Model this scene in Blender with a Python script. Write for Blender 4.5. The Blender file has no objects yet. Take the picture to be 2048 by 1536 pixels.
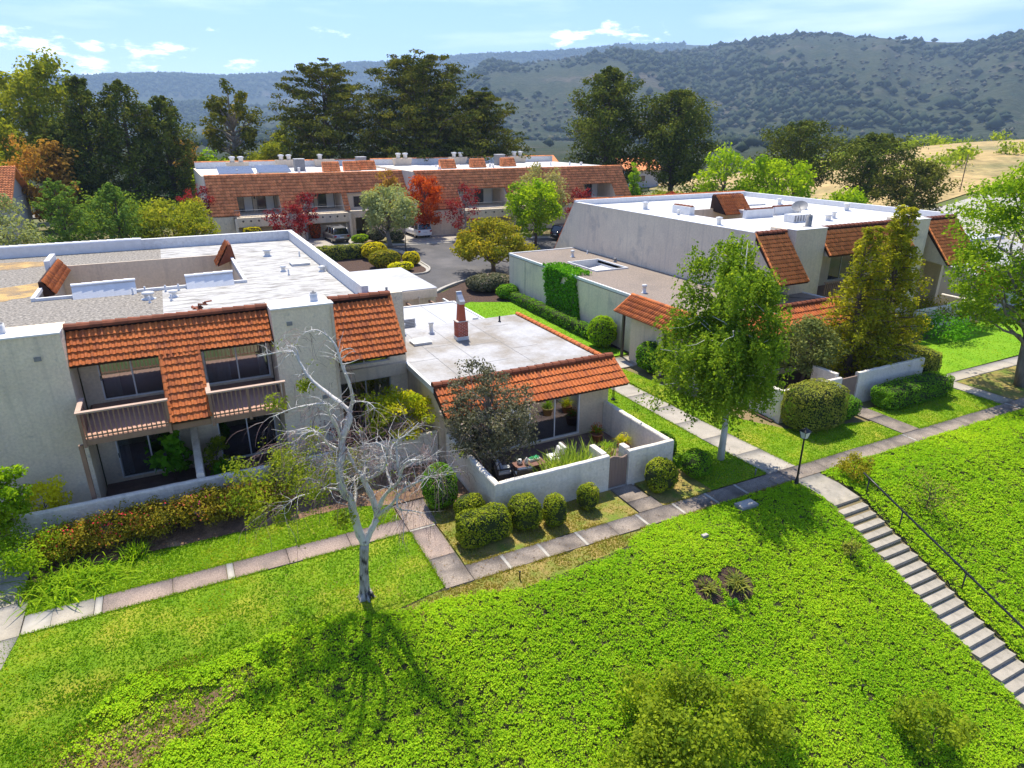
import bpy, bmesh, math, random
import numpy as np
from mathutils import Vector, Matrix
from mathutils.geometry import delaunay_2d_cdt

# ------------------------------------------------------------------ camera, sky, sun, exposure
scene = bpy.context.scene
col = scene.collection
R = math.radians
PITCH, YAW, EYE = 21.0, 26.8, 14.0
cd = bpy.data.cameras.new('camera'); cam = bpy.data.objects.new('camera', cd); col.objects.link(cam)
cd.sensor_fit = 'HORIZONTAL'; cd.sensor_width = 36.0; cd.lens = 36.0 * 1320.0 / 2048.0
cd.clip_start = 0.2; cd.clip_end = 40000
cam.location = (0, 0, EYE); cam.rotation_euler = (R(90 - PITCH), 0, R(-YAW))
scene.camera = cam
SUN_AZ, SUN_EL = 10.0, 64.0
world = bpy.data.worlds.new('World'); scene.world = world; world.use_nodes = True
sd = bpy.data.lights.new('sun', 'SUN'); sun = bpy.data.objects.new('sun', sd); col.objects.link(sun)
sd.energy = 5.0; sd.angle = R(0.5); sd.color = (1.0, 0.93, 0.80)
sun.rotation_euler = (R(90 - SUN_EL), 0, R(180 - SUN_AZ)); sun.location = (0, 0, 60)
vs = scene.view_settings
vs.view_transform = 'Standard'; vs.look = 'None'; vs.gamma = 1.0; vs.use_curve_mapping = False; vs.exposure = 0.66
scene.render.film_transparent = False
scene.cycles.max_bounces = 5; scene.cycles.diffuse_bounces = 3; scene.cycles.glossy_bounces = 2; scene.cycles.transmission_bounces = 2; scene.cycles.transparent_max_bounces = 6
scene.cycles.volume_bounces = 0; scene.cycles.use_denoising = True; scene.cycles.caustics_reflective = False; scene.cycles.caustics_refractive = False

def build_world():
    nt = world.node_tree; n = nt.nodes; l = nt.links; n.clear()
    out = n.new('ShaderNodeOutputWorld'); bg = n.new('ShaderNodeBackground'); l.new(bg.outputs[0], out.inputs[0])
    bg.inputs[1].default_value = 0.138
    sky = n.new('ShaderNodeTexSky'); sky.sky_type = 'NISHITA'; sky.sun_disc = False
    sky.sun_elevation = R(SUN_EL); sky.sun_rotation = R(SUN_AZ); sky.altitude = 600; sky.air_density = 1.1; sky.dust_density = 0.1; sky.ozone_density = 4.0
    # thin clouds over the blue
    tc = n.new('ShaderNodeTexCoord'); sep = n.new('ShaderNodeSeparateXYZ'); l.new(tc.outputs['Generated'], sep.inputs[0])
    mp = n.new('ShaderNodeMapping'); mp.inputs['Scale'].default_value = (1, 1, 3.2); l.new(tc.outputs['Generated'], mp.inputs[0])
    nz = n.new('ShaderNodeTexNoise'); nz.inputs['Scale'].default_value = 24; nz.inputs['Detail'].default_value = 7; nz.inputs['Roughness'].default_value = 0.62
    l.new(mp.outputs[0], nz.inputs['Vector'])
    acc = None
    puffs = [(4.8, 6.4, 1.0, .35), (0.4, 5.3, 2.3, .55), (13.0, 6.8, 2.0, .38), (31.0, 6.9, 2.2, .6), (36.2, 7.0, 2.7, .6), (-5.8, 5.3, 3.5, .8), (-2.2, 4.3, 2.6, .6),
             (7.2, 4.5, 1.3, .5), (9.0, 4.4, .9, .4), (80, 7, 6, 1.2), (-70, 7, 6, 1.3), (150, 8, 7, 1.5)]
    for az, el, wa, we in puffs:
        a, e = R(az), R(el)
        d = Vector((math.sin(a) * math.cos(e), math.cos(a) * math.cos(e), math.sin(e)))
        t = Vector((math.cos(a), -math.sin(a), 0))
        # squash elevation: distance^2 = (along/wa)^2 + (elev/we)^2
        d1 = n.new('ShaderNodeVectorMath'); d1.operation = 'DOT_PRODUCT'; l.new(tc.outputs['Generated'], d1.inputs[0]); d1.inputs[1].default_value = t / R(wa)
        d2 = n.new('ShaderNodeMath'); d2.operation = 'MULTIPLY_ADD'; l.new(sep.outputs[2], d2.inputs[0]); d2.inputs[1].default_value = 1 / R(we); d2.inputs[2].default_value = -math.sin(e) / R(we)
        f = n.new('ShaderNodeVectorMath'); f.operation = 'DOT_PRODUCT'; l.new(tc.outputs['Generated'], f.inputs[0]); f.inputs[1].default_value = d
        p1 = n.new('ShaderNodeMath'); p1.operation = 'MULTIPLY'; l.new(d1.outputs['Value'], p1.inputs[0]); l.new(d1.outputs['Value'], p1.inputs[1])
        p2 = n.new('ShaderNodeMath'); p2.operation = 'MULTIPLY_ADD'; l.new(d2.outputs[0], p2.inputs[0]); l.new(d2.outputs[0], p2.inputs[1]); l.new(p1.outputs[0], p2.inputs[2])
        g = n.new('ShaderNodeMath'); g.operation = 'MULTIPLY_ADD'; l.new(p2.outputs[0], g.inputs[0]); g.inputs[1].default_value = -.42; g.inputs[2].default_value = 0.42
        s = n.new('ShaderNodeMath'); s.operation = 'GREATER_THAN'; l.new(f.outputs['Value'], s.inputs[0]); s.inputs[1].default_value = 0.5
        h = n.new('ShaderNodeMath'); h.operation = 'MAXIMUM'; l.new(g.outputs[0], h.inputs[0]); h.inputs[1].default_value = -1
        q = n.new('ShaderNodeMath'); q.operation = 'MULTIPLY_ADD'; l.new(h.outputs[0], q.inputs[0]); l.new(s.outputs[0], q.inputs[1])
        k = n.new('ShaderNodeMath'); k.operation = 'SUBTRACT'; l.new(s.outputs[0], k.inputs[0]); k.inputs[1].default_value = 1
        l.new(k.outputs[0], q.inputs[2])
        if acc is None: acc = q.outputs[0]
        else:
            m = n.new('ShaderNodeMath'); m.operation = 'MAXIMUM'; l.new(acc, m.inputs[0]); l.new(q.outputs[0], m.inputs[1]); acc = m.outputs[0]
    sub = n.new('ShaderNodeMath'); sub.operation = 'MULTIPLY_ADD'; l.new(nz.outputs['Fac'], sub.inputs[0]); sub.inputs[1].default_value = 5.0; sub.inputs[2].default_value = -2.45
    ad = n.new('ShaderNodeMath'); ad.operation = 'ADD'; l.new(sub.outputs[0], ad.inputs[0]); l.new(acc, ad.inputs[1])
    cr = n.new('ShaderNodeMapRange'); cr.inputs[1].default_value = 0.1; cr.inputs[2].default_value = 1.0; cr.interpolation_type = 'SMOOTHSTEP'; l.new(ad.outputs[0], cr.inputs[0])
    cr.inputs[4].default_value = 0.8
    # wisps
    mp2 = n.new('ShaderNodeMapping'); mp2.inputs['Scale'].default_value = (1.2, 1.2, 9); mp2.inputs['Rotation'].default_value = (.1, .12, 0); l.new(tc.outputs['Generated'], mp2.inputs[0])
    nz2 = n.new('ShaderNodeTexNoise'); nz2.inputs['Scale'].default_value = 3.2; nz2.inputs['Detail'].default_value = 6; l.new(mp2.outputs[0], nz2.inputs['Vector'])
    w = n.new('ShaderNodeMapRange'); w.inputs[1].default_value = 0.52; w.inputs[2].default_value = 0.85; w.inputs[4].default_value = 0.35; l.new(nz2.outputs['Fac'], w.inputs[0])
    mx = n.new('ShaderNodeMath'); mx.operation = 'MAXIMUM'; l.new(cr.outputs[0], mx.inputs[0]); l.new(w.outputs[0], mx.inputs[1])
    tint = n.new('ShaderNodeMix'); tint.data_type = 'RGBA'; tint.blend_type = 'MULTIPLY'; tint.inputs[0].default_value = 1.0
    l.new(sky.outputs[0], tint.inputs[6]); tint.inputs[7].default_value = SKY_TINT
    mix = n.new('ShaderNodeMix'); mix.data_type = 'RGBA'; l.new(mx.outputs[0], mix.inputs[0]); l.new(tint.outputs[2], mix.inputs[6]); mix.inputs[7].default_value = (13, 13, 13, 1)
    l.new(mix.outputs[2], bg.inputs[0])
HAZE = 0.00015
SKY_TINT = (0.76, 0.80, 1.04, 1)
build_world()

# ------------------------------------------------------------------ helpers
def tag(o, label=None, cat=None, group=None, kind=None):
    if label: o['label'] = label
    if cat: o['category'] = cat
    if group: o['group'] = group
    if kind: o['kind'] = kind
    return o
WLOC = {}
def thing(name, label, cat, loc=(0, 0, 0), group=None, rz=0.0):
    o = bpy.data.objects.new(name, None); o.empty_display_size = .2; col.objects.link(o)
    o.location = loc; o.rotation_euler = (0, 0, rz); WLOC[o.name] = Vector(loc)
    return tag(o, label, cat, group)
def mesh_np(name, V, F, mat, parent=None, attr=None, smooth=False, local=False, kind=None):
    """V (n,3); F (m,k) constant k"""
    V = np.asarray(V, dtype=np.float32); F = np.asarray(F, dtype=np.int32)
    me = bpy.data.meshes.new(name); k = F.shape[1]
    me.vertices.add(len(V)); me.vertices.foreach_set('co', V.ravel())
    me.loops.add(F.size); me.loops.foreach_set('vertex_index', F.ravel())
    me.polygons.add(len(F)); me.polygons.foreach_set('loop_start', np.arange(0, F.size, k, dtype=np.int32))
    if smooth: me.polygons.foreach_set('use_smooth', np.ones(len(F), dtype=bool))
    if attr is not None:
        a = me.attributes.new('v', 'FLOAT', 'POINT'); a.data.foreach_set('value', np.asarray(attr, dtype=np.float32))
    me.update(calc_edges=True)
    if mat: me.materials.append(mat)
    o = bpy.data.objects.new(name, me)
    link2(o, parent, local)
    if kind: o['kind'] = kind
    return o
def link2(o, parent, local):
    col.objects.link(o)
    if parent is not None:
        o.parent = parent
        w = WLOC.get(parent.name)
        if w is not None and not local: o.matrix_parent_inverse = Matrix.Translation(-w)
class MB:
    def __init__(s): s.v = []; s.f = []; s.m = []; s.sm = []; s.cur = 0
    def add(s, vs, fs, sm=False):
        b = len(s.v); s.v += [tuple(v) for v in vs]
        for f in fs: s.f.append([b + i for i in f]); s.m.append(s.cur); s.sm.append(sm)
        return s
    def box(s, x0, x1, y0, y1, z0, z1):
        return s.add([(x0, y0, z0), (x1, y0, z0), (x1, y1, z0), (x0, y1, z0), (x0, y0, z1), (x1, y0, z1), (x1, y1, z1), (x0, y1, z1)],
                     [(3, 2, 1, 0), (4, 5, 6, 7), (0, 1, 5, 4), (1, 2, 6, 5), (2, 3, 7, 6), (3, 0, 4, 7)])
    def cbox(s, c, sx, sy, sz, rz=0.0):
        a, b = math.cos(rz), math.sin(rz); P = []
        for dz in (-.5, .5):
            for dx, dy in ((-.5, -.5), (.5, -.5), (.5, .5), (-.5, .5)):
                x, y = dx * sx, dy * sy; P.append((c[0] + x * a - y * b, c[1] + x * b + y * a, c[2] + dz * sz))
        return s.add(P, [(3, 2, 1, 0), (4, 5, 6, 7), (0, 1, 5, 4), (1, 2, 6, 5), (2, 3, 7, 6), (3, 0, 4, 7)])
    def prism(s, poly, axis, a, b):
        """poly in the plane of the two other axes (x->(y,z), y->(x,z), z->(x,y))"""
        def mk(p, t): return (t, p[0], p[1]) if axis == 'x' else ((p[0], t, p[1]) if axis == 'y' else (p[0], p[1], t))
        n = len(poly); P = [mk(p, a) for p in poly] + [mk(p, b) for p in poly]
        F = [tuple(range(n))[::-1], tuple(range(n, 2 * n))] + [(i, (i + 1) % n, n + (i + 1) % n, n + i) for i in range(n)]
        return s.add(P, F)
    def tube(s, pts, rad, n=6, cap=True):
        pts = [Vector(p) for p in pts]; rad = rad if hasattr(rad, '__len__') else [rad] * len(pts)
        P = []; F = []; up = Vector((0.013, 0.021, 1))
        for i, p in enumerate(pts):
            d = (pts[min(i + 1, len(pts) - 1)] - pts[max(i - 1, 0)])
            if d.length < 1e-7: d = Vector((0, 0, 1))
            d.normalize()
            a = d.cross(up if abs(d.z) < .98 else Vector((1, 0.02, 0))).normalized(); b = d.cross(a)
            for k in range(n):
                t = 2 * math.pi * k / n; P.append(p + (a * math.cos(t) + b * math.sin(t)) * rad[i])
        for i in range(len(pts) - 1):
            for k in range(n):
                F.append((i * n + k, i * n + (k + 1) % n, (i + 1) * n + (k + 1) % n, (i + 1) * n + k))
        if cap: F += [tuple(range(n))[::-1], tuple(range((len(pts) - 1) * n, len(pts) * n))]
        return s.add(P, F, True)
    def lathe(s, c, prof, n=12, sm=True):
        P = []; F = []
        for r, z in prof:
            for k in range(n):
                t = 2 * math.pi * k / n; P.append((c[0] + r * math.cos(t), c[1] + r * math.sin(t), c[2] + z))
        for i in range(len(prof) - 1):
            for k in range(n): F.append((i * n + k, i * n + (k + 1) % n, (i + 1) * n + (k + 1) % n, (i + 1) * n + k))
        F += [tuple(range(n))[::-1], tuple(range((len(prof) - 1) * n, len(prof) * n))]
        return s.add(P, F, sm)
    def build(s, name, mat, parent=None, local=False, bevel=0, kind=None):
        me = bpy.data.meshes.new(name); me.from_pydata(s.v, [], s.f)
        for m in (mat if isinstance(mat, (list, tuple)) else [mat]): me.materials.append(m)
        me.polygons.foreach_set('material_index', s.m); me.polygons.foreach_set('use_smooth', s.sm)
        me.update()
        bm = bmesh.new(); bm.from_mesh(me); bmesh.ops.recalc_face_normals(bm, faces=bm.faces); bm.to_mesh(me); bm.free()
        o = bpy.data.objects.new(name, me); link2(o, parent, local)
        if bevel:
            b = o.modifiers.new('bevel', 'BEVEL'); b.width = bevel; b.segments = 2; b.limit_method = 'ANGLE'; b.angle_limit = R(40)
        if kind: o['kind'] = kind
        return o
def boxp(name, mat, parent, *a, **k): return MB().box(*a).build(name, mat, parent, **k)
def copy_tree(o, parent=None):
    c = o.copy(); col.objects.link(c)
    if parent is not None: c.parent = parent
    for ch in list(o.children): copy_tree(ch, c)
    return c

# ------------------------------------------------------------------ materials
def newmat(name):
    m = bpy.data.materials.new(name); m.use_nodes = True; nt = m.node_tree; nt.nodes.clear()
    return m, nt.nodes, nt.links
def mat(name, c1, c2=None, rough=.8, scale=4.0, detail=5.0, bump=0.0, bscale=None, metal=0.0, lo=.35, hi=.65, c3=None, s3=1.0, lo3=.55, hi3=.75, rnd=0.0, spec=.3, stretch=None, fine=0.0, fscale=60.0, c4=None, streak=None, world=False, bdist=.05):
    m, n, l = newmat(name); out = n.new('ShaderNodeOutputMaterial'); b = n.new('ShaderNodeBsdfPrincipled'); l.new(b.outputs[0], out.inputs[0])
    b.inputs['Roughness'].default_value = rough; b.inputs['Metallic'].default_value = metal; b.inputs['Specular IOR Level'].default_value = spec
    tc = n.new('ShaderNodeTexCoord'); vec = tc.outputs['Object']
    if world: vec = n.new('ShaderNodeNewGeometry').outputs['Position']
    if stretch:
        mp = n.new('ShaderNodeMapping'); mp.inputs['Scale'].default_value = stretch; l.new(vec, mp.inputs[0]); vec = mp.outputs[0]
    def noise(sc, dt=detail):
        t = n.new('ShaderNodeTexNoise'); t.inputs['Scale'].default_value = sc; t.inputs['Detail'].default_value = dt; t.inputs['Roughness'].default_value = .6; l.new(vec, t.inputs['Vector']); return t.outputs['Fac']
    def rng(x, a, bb, o0=0, o1=1):
        r = n.new('ShaderNodeMapRange'); r.inputs[1].default_value = a; r.inputs[2].default_value = bb; r.inputs[3].default_value = o0; r.inputs[4].default_value = o1; l.new(x, r.inputs[0]); return r.outputs[0]
    def mixc(f, a, bb, mode='MIX'):
        x = n.new('ShaderNodeMix'); x.data_type = 'RGBA'; x.blend_type = mode
        if hasattr(f, 'is_output'): l.new(f, x.inputs[0])
        else: x.inputs[0].default_value = f
        for sock, val in ((x.inputs[6], a), (x.inputs[7], bb)):
            if hasattr(val, 'is_output'): l.new(val, sock)
            else: sock.default_value = (*val, 1)
        return x.outputs[2]
    c = None
    if c2 is not None: c = mixc(rng(noise(scale), lo, hi), c1, c2)
    if c3 is not None: c = mixc(rng(noise(s3), lo3, hi3), c if c is not None else c1, c3)
    if fine:
        f = rng(noise(fscale, 2), .3, .7, 1 - fine, 1 + fine); h = n.new('ShaderNodeCombineColor'); [l.new(f, h.inputs[i]) for i in range(3)]
        c = mixc(1.0, c if c is not None else c1, h.outputs[0], 'MULTIPLY')
    if rnd:
        oi = n.new('ShaderNodeObjectInfo'); gi = n.new('ShaderNodeNewGeometry'); ad = n.new('ShaderNodeMath'); ad.operation = 'ADD'; l.new(oi.outputs['Random'], ad.inputs[0]); l.new(gi.outputs['Random Per Island'], ad.inputs[1])
        fr = n.new('ShaderNodeMath'); fr.operation = 'FRACT'; l.new(ad.outputs[0], fr.inputs[0])
        f = rng(fr.outputs[0], 0, 1, 1 - rnd, 1 + rnd); h = n.new('ShaderNodeCombineColor'); [l.new(f, h.inputs[i]) for i in range(3)]
        c = mixc(1.0, c if c is not None else c1, h.outputs[0], 'MULTIPLY')
    if c4 is not None:
        p4 = n.new('ShaderNodeMath'); p4.operation = 'POWER'; l.new(fr.outputs[0], p4.inputs[0]); p4.inputs[1].default_value = 2.2
        sh = n.new('ShaderNodeMath'); sh.operation = 'MULTIPLY'; l.new(p4.outputs[0], sh.inputs[0]); sh.inputs[1].default_value = .85
        c = mixc(sh.outputs[0], c, c4)
    if streak is not None:
        mp2 = n.new('ShaderNodeMapping'); mp2.inputs['Scale'].default_value = (2.6, 2.6, .16); l.new(tc.outputs['Object'], mp2.inputs[0]); t2 = n.new('ShaderNodeTexNoise'); t2.inputs['Scale'].default_value = 1.6; t2.inputs['Detail'].default_value = 5; l.new(mp2.outputs[0], t2.inputs['Vector'])
        c = mixc(rng(t2.outputs['Fac'], .52, .80, 0, .6), c if c is not None else c1, streak)
    if c is None: b.inputs['Base Color'].default_value = (*c1, 1)
    else: l.new(c, b.inputs['Base Color'])
    if bump:
        bp = n.new('ShaderNodeBump'); bp.inputs['Strength'].default_value = bump; bp.inputs['Distance'].default_value = bdist; l.new(noise(bscale or scale * 6), bp.inputs['Height']); l.new(bp.outputs[0], b.inputs['Normal'])
    return m
LB = 1.6
def leafmat(name, c1, c2, trans=.4, c3=None, gloss=0.0, tboost=1.5, boost=None, inst=False):
    k = LB if boost is None else boost; q = lambda c: None if c is None else tuple(min(.85, x * k) for x in c); c1, c2, c3 = q(c1), q(c2), q(c3)
    m, n, l = newmat(name); out = n.new('ShaderNodeOutputMaterial')
    at = n.new('ShaderNodeAttribute'); at.attribute_name = 'v'
    cr = n.new('ShaderNodeValToRGB'); e = cr.color_ramp.elements
    if inst:
        ai = n.new('ShaderNodeAttribute'); ai.attribute_name = 'iv'; ai.attribute_type = 'INSTANCER'; mm = n.new('ShaderNodeMath'); mm.operation = 'MULTIPLY_ADD'; l.new(at.outputs['Fac'], mm.inputs[0]); mm.inputs[1].default_value = .5; l.new(ai.outputs['Fac'], mm.inputs[2]); l.new(mm.outputs[0], cr.inputs[0])
    else: l.new(at.outputs['Fac'], cr.inputs[0])
    e[0].color = (*c1, 1); e[1].color = (*c2, 1)
    if c3 is not None: x = e.new(.93); x.color = (*c2, 1); e[2].color = (*c3, 1)
    d = n.new('ShaderNodeBsdfDiffuse'); t = n.new('ShaderNodeBsdfTranslucent'); l.new(cr.outputs[0], d.inputs[0])
    g = n.new('ShaderNodeMix'); g.data_type = 'RGBA'; g.blend_type = 'MULTIPLY'; g.inputs[0].default_value = 1; l.new(cr.outputs[0], g.inputs[6]); g.inputs[7].default_value = (tboost * 1.05, tboost, tboost * .5, 1); g.clamp_result = True
    l.new(g.outputs[2], t.inputs[0])
    mx = n.new('ShaderNodeMixShader'); mx.inputs[0].default_value = trans; l.new(d.outputs[0], mx.inputs[1]); l.new(t.outputs[0], mx.inputs[2])
    if gloss <= 0:
        l.new(mx.outputs[0], out.inputs[0]); return m
    gl = n.new('ShaderNodeBsdfGlossy'); gl.inputs['Roughness'].default_value = .5; gl.inputs[0].default_value = (1, 1, 1, 1)
    m2 = n.new('ShaderNodeMixShader'); m2.inputs[0].default_value = gloss; l.new(mx.outputs[0], m2.inputs[1]); l.new(gl.outputs[0], m2.inputs[2])
    l.new(m2.outputs[0], out.inputs[0])
    return m
def glassmat(name, tint=(.02, .028, .035), refl=.35):
    m, n, l = newmat(name); out = n.new('ShaderNodeOutputMaterial'); g = n.new('ShaderNodeBsdfGlossy'); g.inputs['Roughness'].default_value = .02; g.inputs[0].default_value = (.75, .82, .9, 1)
    t = n.new('ShaderNodeBsdfTransparent'); t.inputs[0].default_value = (.62, .68, .70, 1)
    mx = n.new('ShaderNodeMixShader'); mx.inputs[0].default_value = refl; l.new(t.outputs[0], mx.inputs[1]); l.new(g.outputs[0], mx.inputs[2]); l.new(mx.outputs[0], out.inputs[0]); return m
M = {}
M['stucco'] = mat('stucco', (.79, .675, .50), (.72, .61, .46), rough=.95, scale=1.2, bump=.6, bscale=9, c3=(.44, .395, .33), s3=2.6, lo3=.62, hi3=.78, fine=.10, fscale=10, streak=(.50, .435, .345))
M['stucco_grey'] = mat('stucco_grey', (.77, .66, .50), (.70, .60, .46), rough=.95, scale=.8, bump=.5, bscale=7, c3=(.47, .425, .365), s3=.6, lo3=.55, hi3=.75, fine=.08, fscale=8, streak=(.52, .455, .375))
M['stucco_tan'] = mat('stucco_tan', (.66, .545, .405), (.60, .50, .375), rough=.95, scale=1.0, bump=.4, bscale=9, fine=.07, fscale=9, streak=(.40, .34, .27))
M['wallwhite'] = mat('wallwhite', (.78, .71, .60), (.71, .65, .55), rough=.9, scale=2, bump=.8, bscale=8, c3=(.42, .385, .34), s3=3.5, lo3=.62, hi3=.78, fine=.09, fscale=9, streak=(.46, .43, .385))
M['whitepaint'] = mat('whitepaint', (.74, .74, .73), (.66, .66, .65), rough=.7, scale=3, bump=.1, c3=(.55, .54, .52), s3=5, lo3=.64, hi3=.8)
M['parapet'] = mat('parapet', (.72, .72, .71), (.60, .60, .59), rough=.85, scale=5, bump=.4, bscale=9, c3=(.36, .35, .32), s3=4, lo3=.62, hi3=.82)
M['gravel'] = mat('gravel', (.33, .30, .255), (.17, .155, .135), rough=1, scale=7, detail=4, bump=1.0, bscale=12, c3=(.25, .225, .19), s3=.5, lo3=.45, hi3=.7, fine=.55, fscale=9)
M['gravel_brown'] = mat('gravel_brown', (.30, .245, .20), (.22, .18, .15), rough=1, scale=6, bump=.7, bscale=30, c3=(.2, .17, .145), s3=.35, lo3=.5, hi3=.75, fine=.4, fscale=18)
M['whiteroof'] = mat('whiteroof', (.50, .49, .47), (.38, .37, .345), rough=.8, scale=2.6, bump=1.0, bscale=4, c3=(.165, .15, .125), s3=1.7, lo3=.47, hi3=.70, stretch=(.5, 1.7, 1), fine=.22, fscale=5)
M['whiteroof_clean'] = mat('whiteroof_clean', (.62, .615, .61), (.56, .55, .54), rough=.7, scale=1.2, c3=(.40, .365, .33), s3=.35, lo3=.60, hi3=.78)
M['membrane'] = mat('membrane', (.42, .415, .415), (.345, .34, .335), rough=.75, scale=.9, bump=.1, bscale=12, c3=(.25, .22, .18), s3=.30, lo3=.46, hi3=.62, fine=.09, fscale=6)
M['membrane2'] = mat('membrane2', (.47, .48, .50), (.41, .415, .43), rough=.75, scale=.7, bump=.1, bscale=12, c3=(.30, .285, .26), s3=.45, lo3=.56, hi3=.76)
M['seam'] = mat('seam', (.22, .22, .22), (.16, .16, .16), rough=.7, scale=3)
M['rust'] = mat('rust', (.42, .27, .11), (.22, .175, .12), rough=1, scale=1.6, bump=.5, bscale=20, c3=(.50, .33, .13), s3=.9, lo3=.5, hi3=.6, fine=.35, fscale=20)
M['tile'] = mat('tile', (.72, .225, .065), (.56, .155, .045), rough=.8, scale=.9, bump=.15, bscale=30, rnd=.24, c3=(.30, .10, .05), s3=1.6, lo3=.54, hi3=.74, spec=.15, c4=(.27, .085, .04), world=True, fine=.18, fscale=11)
M['tile_far'] = mat('tile_far', (.92, .34, .125), (.80, .27, .095), rough=.85, scale=2, rnd=.25, c3=(.52, .18, .08), s3=1.5, lo3=.55, hi3=.75)
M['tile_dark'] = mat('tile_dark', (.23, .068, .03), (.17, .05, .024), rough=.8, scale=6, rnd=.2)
M['tile_white'] = mat('tile_white', (.8, .8, .79), (.72, .72, .71), rough=.8, scale=4)
M['lip_shade'] = mat('lip_shade', (.15, .052, .026), (.10, .036, .02), rough=.9, scale=5)  # shade of open tile ends and row gaps, put into the colour
M['tile_mid'] = mat('tile_mid', (.92, .31, .085), (.82, .25, .07), rough=.8, scale=3, rnd=.2, c3=(.50, .15, .05), s3=2, lo3=.6, hi3=.8)
M['under'] = mat('under', (.05, .026, .018), (.035, .018, .012), rough=.95, scale=3)
M['wood'] = mat('wood', (.30, .19, .135), (.25, .155, .11), rough=.8, scale=3, stretch=(1, 1, .3), bump=.1)
M['woodcap'] = mat('woodcap', (.50, .36, .28), (.44, .31, .24), rough=.7, scale=3)
M['deck'] = mat('deck', (.50, .30, .22), (.45, .27, .20), rough=.85, scale=2)
M['gate'] = mat('gate', (.27, .19, .15), (.235, .165, .13), rough=.85, scale=2, stretch=(6, 6, .6))
M['frame'] = mat('frame', (.78, .78, .77), None, rough=.45)
M['frame_grey'] = mat('frame_grey', (.42, .42, .42), None, rough=.45)
M['darkframe'] = mat('darkframe', (.09, .07, .06), None, rough=.5)
M['glass'] = glassmat('glass'); 
M['glass_far'] = mat('glass_far', (.025, .03, .038), (.05, .055, .06), rough=.06, scale=.8, spec=.8)
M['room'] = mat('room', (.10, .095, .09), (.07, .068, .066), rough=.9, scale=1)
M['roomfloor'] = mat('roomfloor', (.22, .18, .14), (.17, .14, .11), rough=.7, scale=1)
M['curtain'] = mat('curtain', (.78, .78, .74), (.70, .70, .67), rough=.95, scale=5, stretch=(6, 1, .2))
M['asphalt'] = mat('asphalt', (.105, .10, .10), (.085, .082, .082), rough=.95, scale=.6, bump=.2, bscale=40, c3=(.15, .14, .135), s3=.22, lo3=.5, hi3=.72, fine=.12, fscale=14)
M['concrete'] = mat('concrete', (.40, .36, .30), (.345, .31, .26), rough=.95, scale=1.3, bump=.2, bscale=25, c3=(.24, .22, .185), s3=1.1, lo3=.56, hi3=.78, fine=.1, fscale=20)
M['concrete_pale'] = mat('concrete_pale', (.43, .40, .35), (.36, .335, .29), rough=.95, scale=3, bump=.15, bscale=20)
M['aggregate'] = mat('aggregate', (.37, .285, .235), (.255, .195, .165), rough=.95, scale=22, detail=2, bump=.5, bscale=40, c3=(.17, .145, .13), s3=.8, lo3=.5, hi3=.75, fine=.35, fscale=30, rnd=.08)
M['aggregate_grey'] = mat('aggregate_grey', (.32, .265, .215), (.21, .175, .145), rough=.95, scale=20, detail=2, bump=.5, bscale=40, c3=(.13, .11, .095), s3=.9, lo3=.46, hi3=.7, fine=.3, fscale=30, rnd=.10)
M['step'] = mat('step', (.38, .34, .275), (.31, .28, .225), rough=.95, c3=(.20, .185, .15), s3=2.2, lo3=.52, hi3=.75, scale=3, bump=.2, bscale=30, rnd=.07, fine=.06, fscale=25)
M['soil'] = mat('soil', (.22, .13, .075), (.13, .08, .05), rough=1, scale=3, bump=.8, bscale=14, c3=(.32, .21, .12), s3=1.3, lo3=.5, hi3=.7, fine=.4, fscale=25)
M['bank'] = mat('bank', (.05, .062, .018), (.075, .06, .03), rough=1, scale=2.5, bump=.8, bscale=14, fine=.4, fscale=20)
M['mulch'] = mat('mulch', (.11, .065, .045), (.055, .035, .028), rough=1, scale=9, bump=1, bscale=30, fine=.4)
M['ground'] = mat('ground', (.24, .17, .09), (.13, .14, .045), rough=1, scale=.25, bump=.5, bscale=4, c3=(.10, .13, .03), s3=.06, lo3=.45, hi3=.6)
M['drygrass'] = mat('drygrass', (.46, .325, .14), (.36, .265, .11), rough=1, scale=.06, bump=.4, bscale=2, c3=(.20, .18, .07), s3=.05, lo3=.48, hi3=.66, fine=.25, fscale=.5)
M['lawn'] = mat('lawn', (.12, .24, .010), (.20, .31, .016), rough=.9, scale=.9, bump=.9, bscale=30, c3=(.36, .34, .04), s3=.5, lo3=.48, hi3=.70, fine=.35, fscale=24, spec=.1)
M['lawn_far'] = mat('lawn_far', (.13, .29, .010), (.19, .34, .016), rough=.9, scale=.5, bump=.6, bscale=16, stretch=(1, .3, 1), fine=.15, fscale=12, spec=.1)
M['strawgrass'] = mat('strawgrass', (.33, .235, .075), (.22, .195, .045), rough=1, scale=2.5, bump=.8, bscale=25, c3=(.15, .20, .025), s3=1.1, lo3=.45, hi3=.62, fine=.3, fscale=25)
M['black'] = mat('black', (.012, .012, .013), None, rough=.4, spec=.5)
M['metal'] = mat('metal', (.34, .36, .39), None, rough=.35, metal=.8)
M['metal_white'] = mat('metal_white', (.72, .72, .71), (.62, .62, .6), rough=.5, scale=6)
M['metal_grey'] = mat('metal_grey', (.26, .26, .26), (.2, .2, .2), rough=.5, scale=6)
M['brick'] = mat('brick', (.42, .085, .045), (.33, .065, .038), rough=.9, scale=8, rnd=.25, bump=.2, bscale=40)
M['mortar'] = mat('mortar', (.50, .45, .41), None, rough=1)
M['clay'] = mat('clay', (.42, .10, .05), (.36, .08, .04), rough=.8, scale=5)
M['lampglass'] = mat('lampglass', (.62, .64, .62), None, rough=.2, spec=.6)
M['silver'] = mat('silver', (.30, .295, .285), None, rough=.28, metal=.75, spec=.5)
M['vanwhite'] = mat('vanwhite', (.78, .79, .8), None, rough=.2, spec=.6)
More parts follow.
